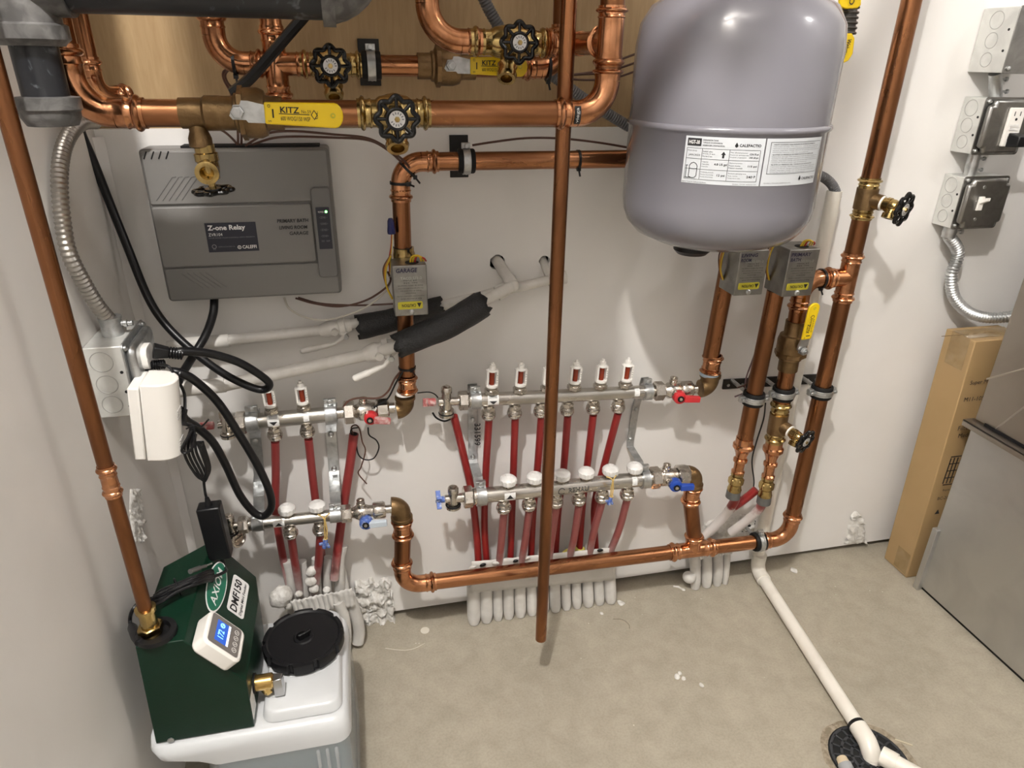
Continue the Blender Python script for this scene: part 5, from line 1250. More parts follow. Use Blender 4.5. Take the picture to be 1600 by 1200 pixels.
solo(MB().tube(smooth([P(1192, 783, OR_), P(1186, 795, .08), P(1168, 812, .06), P(1142, 832, .04)], 8), M(1180, 800, .07, 14) / 2, 14), 'pex_tube', pex_mat('red_tube_painted_end3', P(1184, 797, .08).z - .012, P(1184, 797, .08).z + .016, 0.1), 'white painted tube curving from the small brass adapter of the third pipe', 'tube')
chipped('broken_wall_hole', [(1092, 815), (1180, 800), (1178, 850), (1094, 856)], 'broken plaster hole in the wall where the white tubes enter beside the riser', amp=0.010, off=0.001, nu=30, nv=20)
for u, v, px, lb in ((1112, 817, 8, 'dark gap'), (1160, 812, 10, 'dark gap'), (1172, 806, 8, 'dark gap')):
    pass
cable('thin_wire', [P(1196, 630, .05), P(1193, 655, .03), P(1182, 690, .03), P(1175, 720, .03), P(1178, 750, .04), P(1177, 764, .055)], 0.0016, BLACK, 'thin black wire hanging between the two reducer tails near the riser')

# ------------------------------------------------------------------ grey expansion tank
TR = 0.1385; TY = -0.205
tx = (PX(1148, 200, 0.5).x * 0 + P(1134, 200, 0.205).x)
zbot = P(1130, 379, 0.20).z
tk = thing('expansion_tank', 'large grey steel expansion tank hanging on the wall with a printed label', 'tank', V((tx, TY, zbot)))
ztop = P(1160, -30, 0.20).z
zse = P(1140, 207, 0.205 + TR).z
prof = [(0.0, 0.0), (0.002, 0.05), (0.009, 0.088), (0.021, 0.116), (0.036, 0.130), (0.052, 0.1365), (0.068, TR)]
H_ = ztop - zbot
prof += [(zse - zbot - 0.0045, TR), (zse - zbot - 0.003, TR + 0.0022), (zse - zbot, TR + 0.003), (zse - zbot + 0.003, TR + 0.0022), (zse - zbot + 0.0045, TR - 0.0005)]
prof += [(H_ - 0.080, TR - 0.0005), (H_ - 0.052, 0.134), (H_ - 0.03, 0.121), (H_ - 0.012, 0.092), (H_ - 0.003, 0.06), (H_, 0.0)]
part(MB().lathe(V((tx, TY, zbot)), Z, prof, 96), 'tank_shell', TANKGREY, tk, sharp=60)
cvx = P(1103, 396, 0.26)
part(MB().lathe(V((tx - 0.035, TY - 0.012, zbot + 0.004)), -Z, [(0, 0.028), (0.008, 0.028), (0.014, 0.022), (0.016, 0.0)], 28), 'air_valve_cap', BLACK, tk)
part(MB().lathe(V((tx + 0.09, TY + 0.06, zbot + 0.012)), -Z, [(0, 0.007), (0.012, 0.007), (0.013, 0.010), (0.02, 0.009), (0.024, 0.0)], 16), 'drain_nipple', ZINC, tk)
hk = MB().tube(smooth([V((tx, TY, ztop - 0.002)), V((tx, TY, ztop + 0.03)), V((tx - 0.01, TY + 0.05, ztop + 0.06)), V((tx - 0.01, -0.001, ztop + 0.06))]), 0.012, 14)
part(hk, 'top_nipple', COPPER, tk)
# label wrapped on the shell
def shell(th, z, dr=0.0006): return V((tx + math.sin(th) * (TR + dr), TY - math.cos(th) * (TR + dr), z))
def th_of(u, v):
    r = ray(u, v); o = CAM - V((tx, TY, 0)); a = r.x ** 2 + r.y ** 2; b = 2 * (r.x * o.x + r.y * o.y); c = o.x ** 2 + o.y ** 2 - TR ** 2
    dsc = b * b - 4 * a * c
    k = (-b - math.sqrt(max(dsc, 0))) / (2 * a); p = CAM + r * k
    return math.atan2(p.x - tx, -(p.y - TY)), p.z
ta, za1 = th_of(1073, 211); tb, zb1_ = th_of(1197, 217); te, ze1 = th_of(1284, 211); _, zlow = th_of(1064, 284); _, zlow2 = th_of(1190, 291)
zt_l = (za1 + zb1_) / 2; zb_l = (zlow + zlow2) / 2
lh = zt_l - zb_l
def lab(th0, th1, m, nm): return part(MB().grid(lambda s, q: shell(th0 + (th1 - th0) * s, zb_l + lh * q), 24, 2), nm, m, tk)
lab(ta, tb, SILVERLBL, 'front_label'); lab(tb + 0.012, te, SILVERLBL, 'side_label')
W1 = (tb - ta) * TR
def mp(x0, y0, base=None):
    b_ = ta if base is None else base
    return lambda x, y: shell(b_ + (x0 + x) / TR, zb_l + y0 + y, 0.0011)
def ltext(s, x, y, w, h, m=INK, base=None, thick=0.0, nm='label_text'): return text(s, V((0, 0, 0)), X, Z, w, h, m, tk, name=nm, mapf=mp(x, y, base), thick=thick)
def lrect(x, y, w, h, base=None, m=INK, nm='label_rule'):
    f = mp(x, y, base); return part(MB().grid(lambda a, b: f(a * w, b * h), max(1, int(w / 0.006)), 1), nm, m, tk)
u1, u2 = W1 / 100, lh / 100
lrect(3 * u1, 80 * u2, 18 * u1, 16 * u2, nm='black_title_box')
f_ = lambda x0, y0: (lambda x, y: shell(ta + (x0 + x) / TR, zb_l + y0 + y, 0.0016))
text('HGT-30', V((0, 0, 0)), X, Z, 14 * u1, 8 * u2, PAPERW, tk, name='label_text', mapf=f_(5 * u1, 84 * u2), thick=0.02)
for i, s in enumerate(('EXPANSION TANK', "TANQUE DE EXPANSION", "RESERVOIR D'EXPANSION")): ltext(s, 23 * u1, (91.5 - 5.5 * i) * u2, (19, 24, 27)[i] * u1, 3.2 * u2, thick=0.012)
ltext('CALEFACTIO', 68 * u1, 82 * u2, 27 * u1, 6 * u2, thick=0.02)
fd = mp(62.5 * u1, 80 * u2); mb = MB(); pts = [(2, 0), (4, 2.5), (4, 5), (2, 11), (0, 5), (0, 2.5)]; mb.bm.faces.new([mb.bm.verts.new(fd(x * u1, y * u2)) for x, y in pts]); part(mb, 'drop_logo', INK, tk)
for y in (75, 53, 31, 9): lrect(3 * u1, y * u2, 92 * u1, 0.7 * u2)
for x in (3, 23, 57, 95): lrect(x * u1, 9 * u2, 0.5 * u1, 66 * u2)
ltext('Date (m/y)', 4.5 * u1, 68 * u2, 12 * u1, 3.4 * u2); ltext('JAN.2023', 6 * u1, 58 * u2, 15 * u1, 5 * u2)
for y, (a_, b_, c_) in ((68, ('Relief valve', 'Entrada de agua', 'Entree d eau')), (46, ('Capacity', 'Capacidad', 'Capacite')), (24, ('Precharge pressure', 'Presion de precarga', 'Pression de precharge'))):
    for k, s in enumerate((a_, b_, c_)): ltext(s, 24.5 * u1, (y - 5 * k) * u2, min(16, len(s) * 1.0) * u1, 3.0 * u2)
ltext('4.8 US gal', 40 * u1, 40 * u2, 16 * u1, 6 * u2, thick=0.015); ltext('12 psi', 45 * u1, 17 * u2, 10 * u1, 6 * u2, thick=0.015)
fa_ = mp(50 * u1, 57 * u2); mb = MB(); mb.bm.faces.new([mb.bm.verts.new(fa_(x * u1, y * u2)) for x, y in ((-1.3, 0), (1.3, 0), (1.3, 7), (3, 7), (0, 14), (-3, 7), (-1.3, 7))]); part(mb, 'black_arrow', INK, tk)
for y, (a_, b_, c_), v_ in ((68, ('Max. allowed pressure', 'Presion de operacion max.', 'Pression d operation'), 'CDN 30 psi'), (46, ('Maximum pressure', 'Presion maxima', 'Pression maximale'), '115 psi'), (24, ('Maximum operating temp.', 'Temp. maxima', 'Temperature max.'), '240 F')):
    for k, s in enumerate((a_, b_, c_)): ltext(s, 58.5 * u1, (y - 5 * k) * u2, min(23, len(s) * 1.0) * u1, 3.0 * u2)
    ltext(v_, 82 * u1, (y - 4 - (3 if y < 60 else 0)) * u2, 11.5 * u1, 5 * u2, thick=0.015)
ltext('USA 60 psi', 82 * u1, 57 * u2, 11.5 * u1, 5 * u2, thick=0.015)
fo = mp(0, 0)
mb = MB()
ol = [(9 + 0, 14), (9, 17), (9, 38), (11, 43), (14, 45), (17, 43), (19, 38), (19, 17), (17, 13), (14, 11.5), (11, 13)]
def stroke(pl, wd, close=True):
    n = len(pl)
    for k in range(n if close else n - 1):
        (xa_, ya_), (xb_, yb_) = pl[k], pl[(k + 1) % n]; dx, dy = (xb_ - xa_) * u1, (yb_ - ya_) * u2; L = math.hypot(dx, dy); nx, ny = -dy / L * wd, dx / L * wd
        mb.bm.faces.new([mb.bm.verts.new(fo(xa_ * u1 + s * nx, ya_ * u2 + s * ny)) if e == 0 else mb.bm.verts.new(fo(xb_ * u1 + s * nx, yb_ * u2 + s * ny)) for e, s in ((0, -1), (1, -1), (1, 1), (0, 1))])
stroke(ol, 0.0004); stroke([(9, 32), (14, 31), (19, 32)], 0.0004, False); stroke([(5, 12), (5, 38)], 0.0004, False); stroke([(4, 38), (7, 38)], 0.0004, False); stroke([(4, 12), (14, 12)], 0.0004, False)
part(mb, 'tank_drawing', INK, tk)
ltext('Made in Canada for Calefactio distribution', 1 * u1, 2 * u2, 32 * u1, 2.6 * u2); ltext('Quebec, Canada calefactio.com', 66 * u1, 2 * u2, 30 * u1, 2.6 * u2)
b2_ = tb + 0.012; W2 = (te - b2_) * TR; w1 = W2 / 100
for x in (6, 96): lrect(x * w1, 26 * u2, 0.6 * w1, 66 * u2, b2_)
for y in (26, 92): lrect(6 * w1, y * u2, 90 * w1, 0.8 * u2, b2_)
y = 86
for hd in ('ADJUST CHARGING TANK PRESSURE TO SYSTEM REQUIREMENTS', 'AJUSTEZ LA PRESSION DE REMPLISSAGE DU RESERVOIR', 'AJUSTE LA PRESION DEL TANQUE DE EXPANSION'):
    ltext(hd, 10 * w1, y * u2, 72 * w1, 2.8 * u2, base=b2_, thick=0.02)
    for k in range(4):
        ltext(('important damage. This expansion tank has been designed to', 'operate in the air charged condition and cushion pressure of', 'system. Improper charge will void all warranty of this tank and', 'cannot be covered under any circumstances')[k], 10 * w1, (y - 4 * (k + 1)) * u2, (82, 80, 83, 60)[k] * w1, 2.4 * u2, base=b2_, nm='fine_print')
    y -= 21
ltext('CALEFACTIO', 66 * w1, 11 * u2, 30 * w1, 5.5 * u2, base=b2_, thick=0.02); ltext('Quebec, Canada calefactio.com', 4 * w1, 5 * u2, 42 * w1, 2.6 * u2, base=b2_)
fd = mp(60 * w1, 10 * u2, b2_); mb = MB(); mb.bm.faces.new([mb.bm.verts.new(fd(x * u1, y * u2)) for x, y in pts]); part(mb, 'drop_logo', INK, tk)
# hose hanging overhead between the lamp and the tank, above the picture
hp = []
for u, v, s_ in ((1200, -6, .44), (1140, 8, .42), (1085, 50, .40), (1040, 105, .42), (1008, 160, .46), (990, 215, .50)):
    th, z_ = th_of(u, max(v, 20)) if v < 20 else th_of(u, v); S0 = shell(th, z_ + (0.02 if v < 20 else 0)); hp.append(S0 + (LAMP - S0) * s_)
hp = [hp[0] + V((0.22, 0.10, 0.25))] + hp + [hp[-1] + V((-0.10, -0.02, 0.03)), hp[-1] + V((-0.2, 0.0, 0.2))]
solo(MB().tube(smooth(hp, 8), 0.016, 14), 'overhead_hose', GREYFLEX, 'grey hose sagging overhead in front of the tank', 'hose')
# isolation valve with yellow levers behind the tank
iv = thing('isolation_valve', 'valve with two yellow levers peeking out behind the right edge of the tank', 'valve', P(1326, 40, .10))
mb = MB(); mb.cyl(P(1322, 55, .09), P(1329, -20, .09), 0.013, 16)
for k in range(7): mb.torus(P(1322 + k, 52 - 8 * k, .09), Z, 0.0135, 0.0022, 20, 6)
mb.cyl(P(1325, 30, .09), V((P(1325, 30, .09).x, -0.001, P(1325, 30, .09).z)), 0.010, 14)
part(mb, 'threaded_body', mat('dark_threaded_steel', (0.10, 0.095, 0.09), 1, 0.35), iv)
def flat_handle(quad, off, nm, th=0.005):
    mb = MB(); a = [P(u, v, off) for u, v in quad]; n_ = V((0, th, 0)); mb.bm.faces.new([mb.bm.verts.new(p) for p in a]); mb.bm.faces.new([mb.bm.verts.new(p + n_) for p in a])
    bm = mb.bm; bm.verts.ensure_lookup_table(); k = len(a); vs = bm.verts[:]
    for i in range(k): bm.faces.new((vs[i], vs[(i + 1) % k], vs[k + (i + 1) % k], vs[k + i]))
    return part(mb, nm, YELLOW, iv, bevel=0.0015)
h1_ = flat_handle([(1312, 52), (1332, 52), (1336, 60), (1333, 84), (1326, 95), (1318, 99), (1312, 95)], .107, 'lever_handle')
oW = P(1331, 60, .1075); dW = (P(1320, 95, .1075) - oW); dW = dW.normalized()
text('Webstone', oW + V((0, -0.0006, 0)), dW, V((0, -1, 0)).cross(dW).normalized() * -1, M(1325, 75, .107, 31), M(1325, 75, .107, 7), INK, iv, thick=0.02, lift=0.0009) if False else text('Webstone', P(1325, 60, .1082), dW, dW.cross(V((0, 1, 0))).normalized(), M(1325, 75, .107, 31), M(1325, 75, .107, 7), INK, iv, thick=0.02)
flat_handle([(1312, -14), (1346, -14), (1346, 8), (1340, 13), (1322, 14), (1312, 10)], .107, 'lever_handle')
o_ = P(1332, 9, .1082); text('C', o_, V((0.3, 0, 1)).normalized(), V((-1, 0, 0.3)).normalized(), M(1332, 5, .107, 8), M(1332, 5, .107, 9), INK, iv, thick=0.02)

# ------------------------------------------------------------------ zone relay cover
ro = 0.055
rl = [P(221, 233, ro), P(515, 232, ro), P(533, 462, ro), P(255, 472, ro)]
x0r = (rl[0].x + rl[3].x) / 2; x1r = (rl[1].x + rl[2].x) / 2; z1r = (rl[0].z + rl[1].z) / 2; z0r = (rl[2].z + rl[3].z) / 2
wr, hr = x1r - x0r, z1r - z0r
ry = thing('relay_box', 'grey plastic zone relay cover on the wall with navy sticker and handwritten rooms', 'control box', V((x0r + wr / 2, 0, z0r)))
oR = V((x0r, -ro, z0r))
def ra(a, b, o=0.0): return oR + X * (a * wr) + Z * (b * hr) + V((0, -o, 0))
part(MB().prism(rrect(wr, hr, 0.006), ra(.5, .5) + V((0, ro, 0)), X, Z, -Y, ro - 0.006), 'base_cover', RELAYG, ry, bevel=0.003)
def slab(a0, b0, a1, b1, o0, o1, r, nm, m=RELAYG, bv=0.002):
    w_, h_ = (a1 - a0) * wr, (b1 - b0) * hr
    return part(MB().prism(rrect(w_, h_, r), ra((a0 + a1) / 2, (b0 + b1) / 2, o0), X, Z, -Y, o1 - o0), nm, m, ry, bevel=bv)
slab(0.01, 0.655, 0.99, 0.99, -0.008, -0.003, 0.004, 'upper_panel'); slab(0.01, 0.01, 0.99, 0.235, -0.008, -0.003, 0.004, 'lower_panel'); slab(0.01, 0.245, 0.87, 0.645, -0.008, 0.0, 0.004, 'middle_panel')
slab(0.875, 0.13, 0.99, 0.75, -0.008, 0.0015, 0.006, 'display_bezel', RELAYD)
dsp = slab(0.895, 0.335, 0.972, 0.62, 0.001, 0.0025, 0.001, 'led_panel', NAVY, 0)
part(MB().lathe(ra(0.953, 0.59, 0.0026), -Y, [(0, 0.0021), (0.0008, 0.0018)], 14), 'power_lamp', LEDG, dsp)
text('POWER', ra(0.908, 0.583, 0.0026), X, Z, wr * 0.032, hr * 0.012, PAPERW, dsp)
for k in range(4): text('• ZONE%d •' % (k + 1), ra(0.912, 0.545 - 0.042 * k, 0.0026), X, Z, wr * 0.044, hr * 0.014, GREYINK, dsp)
text('ISO   EXP', ra(0.912, 0.385, 0.0026), X, Z, wr * 0.048, hr * 0.012, GREYINK, dsp)
ns = part(MB().prism([(0, 0), (0.277 * wr, 0), (0.277 * wr, 0.195 * hr), (0, 0.195 * hr)], ra(0.275, 0.340, 0.0004), X, Z, -Y, 0.0004), 'navy_sticker', NAVY, ry)
text('Z-one Relay', ra(0.288, 0.477, 0.001), X, Z, wr * 0.205, hr * 0.043, PAPERW, ns, thick=0.03)
text('ZVR104', ra(0.288, 0.448, 0.001), X, Z, wr * 0.075, hr * 0.020, PAPERW, ns)
text('FOUR ZONE VALVE CONTROL WITH PRIORITY', ra(0.288, 0.432, 0.001), X, Z, wr * 0.25, hr * 0.008, GREYINK, ns)
text('CALEFFI', ra(0.462, 0.358, 0.001), X, Z, wr * 0.078, hr * 0.023, PAPERW, ns, thick=0.02)
mb = MB().torus(ra(0.445, 0.368, 0.001), Y, wr * 0.009, wr * 0.002, 18, 6); mb.lathe(ra(0.445, 0.368, 0.001), -Y, [(0, wr * 0.003), (0.0004, wr * 0.003)], 10); part(mb, 'ring_logo', PAPERW, ns)
mb = MB().torus(ra(0.308, 0.378, 0.001), Y, wr * 0.011, wr * 0.002, 18, 6); part(mb, 'approval_mark', GREYINK, ns)
text('ETL', ra(0.301, 0.355, 0.001), X, Z, wr * 0.015, hr * 0.010, GREYINK, ns); text('CONFORMS TO UL STD 60730 CERTIFIED TO CSA', ra(0.33, 0.372, 0.001), X, Z, wr * 0.09, hr * 0.007, GREYINK, ns)
for s, a, b, fw in (('PRIMARY BATH', 0.672, 0.523, 0.176), ('LIVING ROOM', 0.680, 0.478, 0.158), ('GARAGE', 0.733, 0.438, 0.108)):
    text(s, ra(a, b, 0.0006), X, Z, wr * fw, hr * 0.024, INK, ry, name='handwriting', thick=0.02, shear=0.1)
mb = MB(); mb2 = MB()
for k in range(5):
    a = 0.045 + 0.033 * k; p0, p1 = ra(a, 0.685, -0.0028), ra(a + 0.105, 0.830, -0.0028); mb.tube([p0, p1, ra(a + 0.125, 0.832, -0.0028)], 0.0008, 6)
    a = 0.10 + 0.033 * k; mb2.tube([ra(a, 0.20, -0.0028), ra(a + 0.105, 0.09, -0.0028)], 0.0008, 6)
part(mb, 'moulded_grooves', RELAYD, ry); part(mb2, 'moulded_grooves', RELAYD, ry)
mb = MB()
for k in range(4): mb.box(ra(0.035 + 0.037 * k, 0.965, -0.0026), wr * 0.006, 0.001, hr * 0.05, V((1, 0, -0.5)).normalized(), Y, V((0.5, 0, 1)).normalized())
part(mb, 'vent_slot', DARK, ry)
part(MB().box(ra(0.58, 0.999, -0.030) , wr * 0.74, 0.030, 0.006), 'cable_opening', DARK, ry)

# ------------------------------------------------------------------ white painted pipes with foam sleeves
def wpipe(mb, pts, px, off_r=None, n=16): mb.tube(smooth(pts, 6), px, n); return mb
OWA, OWB = 0.026, 0.080
rA_ = M(420, 525, OWA, 17) / 2; rB_ = M(480, 575, OWB, 20) / 2
ta_ = thing('white_water_pipe', 'upper white painted pipe with a long-handled shutoff, running behind the copper', 'pipe', P(450, 522, OWA))
hA = P(851, 408, 0)
part(MB().tube([P(262, 541, OWA), P(343, 533, OWA), P(505, 516, OWA)], rA_, 18), 'pipe', PAINTPIPE, ta_)
part(MB().cyl(P(290, 538, OWA), P(358, 532, OWA), rA_ * 1.22, 20), 'coupling', PAINTPIPE, ta_)
eA0, eA1 = P(548, 507, OWA), P(860, 437, OWA)
part(MB().tube([P(505, 516, OWA), eA0, P(690, 477, OWA), eA1], rA_ * 0.95, 18), 'pipe', PAINTPIPE, ta_)
part(MB().cyl(eA1 - X * 0.004, P(884, 433, OWA), rA_ * 1.25, 20), 'end_cap', PAINTPIPE, ta_)
part(MB().tube([hA + Y * 0.02, hA + V((0, -0.010, -0.010)), eA1], M(851, 410, 0, 6.5), 14), 'pipe', PAINTPIPE, ta_)
tb_ = thing('white_water_pipe', 'lower white painted pipe with a long-handled shutoff, rising to the wall opening', 'pipe', P(480, 575, OWB))
hB = P(778, 408, 0); cB = P(801, 446, 0.052)
part(MB().tube([P(262, 611, OWB), P(350, 602, OWB), P(583, 552, OWB)], rB_, 18), 'pipe', PAINTPIPE, tb_)
part(MB().cyl(P(268, 610, OWB), P(352, 601, OWB), rB_ * 1.18, 20), 'coupling', PAINTPIPE, tb_)
part(MB().tube([P(583, 552, OWB), P(625, 540, .106), P(660, 524, .112), P(705, 503, .112), P(752, 472, 0.080), cB], rB_ * 0.9, 18), 'pipe', PAINTPIPE, tb_)
part(MB().cyl(P(776, 459, .055), P(790, 452, .053), rB_ * 1.22, 20), 'coupling', PAINTPIPE, tb_)
mb = MB(); mb.ball(cB, rB_ * 1.05, n=14); mb.cyl(cB, cB + (hB - cB).normalized() * rB_ * 1.6, rB_ * 1.12, 18); part(mb, 'elbow', PAINTPIPE, tb_)
part(MB().tube([cB, hB + V((0, -0.004, -0.002)), hB + Y * 0.04], rB_ * 0.95, 16), 'pipe', PAINTPIPE, tb_)
def shutoff(t, uvs, off, r, piv, h0, h1):
    a, b = P(*uvs[0], off), P(*uvs[1], off); ax = (b - a).normalized(); L = (b - a).length; mb = MB()
    mb.lathe(a, ax, [(0, r * 1.15), (L * 0.22, r * 1.5), (L * 0.38, r * 1.6), (L * 0.5, r * 1.3), (L * 0.6, r * 1.3), (L * 0.62, r * 1.65), (L * 0.8, r * 1.65), (L * 0.82, r * 1.45), (L, r * 1.2)], 18)
    p = P(*piv, off + r * 1.2); mb.cyl(a + ax * L * 0.5, p, r * 0.75, 14)
    q = a + ax * (L * 0.46) - Y * r * 1.9 - Z * r * 0.3; mb.cyl(a + ax * L * 0.46, q, r * 0.65, 16)
    part(mb, 'valve_body', PAINTPIPE, t)
    mb = MB(); pts = [P(*piv, off + r * 1.6)] + [P(u, v, off + r * 2.0) for u, v in (h0, h1)]
    d = (pts[2] - pts[1]); m1 = pts[1] + d * 0.22
    mb.tube([pts[0], pts[1], m1], [r * 0.42, r * 0.34, r * 0.5], 10); mb.tube(smooth([m1, m1 + d * 0.3, pts[2] - d * 0.1, pts[2]], 4), [r * 0.5] * 4 + [r * 0.58] * 6 + [r * 0.5, r * 0.4, r * 0.25], 12)
    lv_ = part(mb, 'lever_handle', PAINTPIPE, t)
    part(MB().hexn(p - Y * r * 0.6, -Y, r * 0.5, r * 0.5), 'lever_nut', ZINC, lv_)
shutoff(ta_, [(500, 517), (549, 507)], OWA, rA_, (541, 524), (522, 538), (469, 549))
shutoff(tb_, [(570, 555), (618, 541)], OWB, rB_, (611, 558), (600, 572), (551, 593))
def foam(label, path, offs, rads, seed):
    rnd = random.Random(seed); pts = smooth([P(u, v, o) for (u, v), o in zip(path, offs)], 6); n = len(pts); m = 22; mb = MB(); R = []
    for i, p in enumerate(pts):
        t0 = i / (n - 1); r = M(path[0][0], path[0][1], offs[0], rads[0] * (1 - t0) + rads[1] * t0)
        d = (pts[min(i + 1, n - 1)] - pts[max(i - 1, 0)]).normalized(); u_ = (V((0, -1, 0)) - d * V((0, -1, 0)).dot(d)).normalized(); w_ = d.cross(u_); row = []
        for k in range(m):
            a = 2 * PI * k / m; rr = r * (1 + 0.05 * noise.noise(V((i * .5, k * .6, seed)))); q = p + (u_ * math.cos(a) + w_ * math.sin(a)) * rr
            if i in (0, n - 1): q += d * rnd.uniform(-0.006, 0.006)
            row.append(mb.bm.verts.new(q))
        R.append(row)
    for a, b in zip(R, R[1:]): mb._join(a, b)
    o = solo(mb, 'foam_sleeve', FOAM, label, 'insulation', sharp=60)
    sm = o.modifiers.new('wall', 'SOLIDIFY'); sm.thickness = M(path[0][0], path[0][1], offs[0], rads[0]) * 0.28; sm.offset = -1
    return o
foam('ragged black foam sleeve on the upper white pipe behind the garage valve', [(561, 511), (600, 503), (650, 489), (689, 477)], [.028, .028, .028, .028], (20, 15), 3)
foam('ragged black foam sleeve on the lower white pipe in front of the copper', [(623, 540), (660, 524), (705, 505), (752, 476)], [.107, .113, .113, .085], (20, 22), 8)

# ------------------------------------------------------------------ grey condensate hose and white drain tube
OP = 0.030
xp_ = vx(OP, (1304, 340), (1181, 850)); rp = M(1304, 340, OP, 22.5) / 2
hose = [P(748, -20, .045), P(768, 22, .045), P(797, 66, .045), P(838, 100, .045), P(880, 130, .045), P(912, 154, .045), P(950, 178, .045), P(1000, 205, .045), P(1100, 240, .035), P(1200, 258, .033), P(1268, 270, .033), P(1296, 284, .032), P(1307, 306, .030), V((xp_, -OP, P(1305, 322, OP).z))]
solo(flex(hose, M(800, 66, .045, 9.5), 0.0042, .14), 'corrugated_hose', GREYFLEX, 'grey corrugated hose from the top, behind the tank, into the white drain tube', 'hose')
dt = thing('white_drain_tube', 'white plastic drain tube down the wall and across the floor to the drain', 'pipe', V((xp_, -OP, 0)))
z_top = P(1308, 298, OP).z; ce_ = V((xp_, -OP - 0.006, rp + 0.003))
part(MB().lathe(V((xp_, -OP, 0.05)), Z, [(0, rp), (z_top - 0.05, rp), (z_top - 0.05, rp * 0.82), (z_top - 0.08, rp * 0.8)], 28, caps=False), 'pipe', PVC, dt)
ed = PZ(1338, 1134, rp); ed.z = ce_.z; dh = (ed - ce_).normalized()
mb = MB(); mb.tube(arc(ce_, Z, dh, rp * 1.7, 8), rp * 1.18, 22); mb.lathe(ce_ + Z * rp * 1.6, Z, [(0, rp * 1.18), (0.022, rp * 1.22), (0.022, rp)], 24); mb.lathe(ce_ + dh * rp * 1.6, dh, [(0, rp * 1.18), (0.018, rp * 1.22), (0.018, rp)], 24)
part(mb, 'elbow', PVC, dt)
part(MB().cyl(ce_ + dh * rp, ed, rp, 28), 'pipe', PVC, dt)
part(MB().lathe(ed, dh, [(-0.003, rp * 1.06), (-0.003, rp * 1.12), (0.004, rp * 1.12), (0.004, rp * 1.06)], 24), 'black_band', BLACK, dt)
e2 = ed + dh * 0.048
mb = MB(); mb.tube([ed + dh * 0.004] + arc(e2, -dh, (dh * 0.35 - Z * 0.8).normalized(), rp * 1.6, 8) + [e2 + dh * 0.006 - Z * 0.014], rp * 1.2, 24); part(mb, 'elbow', PVC, dt)
dc = PZ(1358, 1186, 0)
dr = thing('floor_drain', 'round dark floor drain grate at the bottom edge under the white drain tube', 'drain', dc)
Rd = 0.066
part(MB().lathe(dc + Z * 0.0006, Z, [(0, Rd * 1.02), (0.0004, Rd * 1.0)], 40), 'dark_bore', DARK, dr)
mb = MB()
for rr in (0.98, 0.72, 0.47, 0.24): mb.lathe(dc, Z, [(0.001, Rd * (rr - 0.07)), (0.003, Rd * (rr - 0.07)), (0.003, Rd * rr), (0.001, Rd * rr)], 48, caps=False)
for k in range(18):
    a = 2 * PI * k / 18; d = V((math.cos(a), math.sin(a), 0)); L_ = 0.5 if k % 2 else 0.75
    mb.box(dc + d * (Rd * (0.95 - L_ / 2)) + Z * 0.002, Rd * L_, Rd * 0.05, 0.002, d, Z.cross(d), Z)
part(mb, 'grate', IRON, dr)
mb = MB(); n = 64; R = []
for rr in (1.02, 1.10, 1.2):
    R.append([mb.bm.verts.new(dc + V((math.cos(2 * PI * k / n) * Rd * rr * (1 + (0.05 * noise.noise(V((math.cos(2 * PI * k / n) * 3, math.sin(2 * PI * k / n) * 3, rr))) if rr > 1.05 else 0)), math.sin(2 * PI * k / n) * Rd * rr * (1 + (0.05 * noise.noise(V((math.cos(2 * PI * k / n) * 3, math.sin(2 * PI * k / n) * 3, rr))) if rr > 1.05 else 0)), 0.0006 if rr != 1.10 else 0.002))) for k in range(n)])
for a, b in zip(R, R[1:]): mb._join(a, b)
part(mb, 'rough_rim', mat('rough_dirty_concrete', (0.20, 0.165, 0.115), 0, 0.9, (0.34, 0.29, 0.22), 90, bump=0.6, bscale=200), dr)
wf = thing('white_pipe_fitting', 'second white drain fitting at the bottom edge crossing the floor drain', 'pipe', PZ(1400, 1192, .02))
mb = MB(); a, b = PZ(1377, 1180, .03), PZ(1440, 1215, .035); mb.tube([a, (a + b) / 2, b, b + (b - a) * 2], rp * 1.02, 22); mb.lathe(a, (b - a), [(0, rp * 0.95), (0.0, rp * 1.2), (0.024, rp * 1.2), (0.024, rp)], 24); part(mb, 'fitting_body', PVC, wf)
gs = thing('grey_tube_stub', 'short grey tube with a beige end at the drain, bottom edge', 'tube', PZ(1325, 1195, .01))
a, b = PZ(1314, 1183, .025), PZ(1330, 1216, .02); d = (b - a).normalized()
part(MB().cyl(a + d * 0.012, b + d * 0.03, 0.0115, 20), 'tube_body', mat('grey_tube_plastic', (0.30, 0.31, 0.32), 0, 0.3), gs)
part(MB().lathe(a, d, [(0, 0.0075), (0.002, 0.009), (0.014, 0.010)], 20), 'beige_end', mat('beige_plastic', (0.58, 0.48, 0.33), 0, 0.5), gs)

# ------------------------------------------------------------------ outlet box on the left wall
bxL, bx1 = XL + 0.001, -0.312; by0, by1 = -0.240, -0.138; bz0, bz1 = 0.654, 0.756
ob = thing('outlet_box', 'square metal outlet box on the left wall with plugs and a white transformer', 'electrical box', V((bxL, -0.19, bz0)))
part(MB().box(V(((bxL + bx1) / 2, (by0 + by1) / 2, (bz0 + bz1) / 2)), bx1 - bxL, by1 - by0, bz1 - bz0), 'box_body', BOXZ, ob, bevel=0.0015)
xm = (bxL + bx1) / 2 - 0.004
for k, rr in ((0.19, .0125), (0.48, .0130), (0.80, .0140)): knock(ob, V((xm, by0, bz0 + (bz1 - bz0) * k)), Y, rr)
for k in (0.15, 0.36, 0.64): part(MB().cyl(V((bx1 - 0.006, by0 - 0.0006, bz0 + (bz1 - bz0) * k)), V((bx1 - 0.006, by0 + 0.001, bz0 + (bz1 - bz0) * k)), 0.0022, 10), 'screw_hole', DARK, ob)
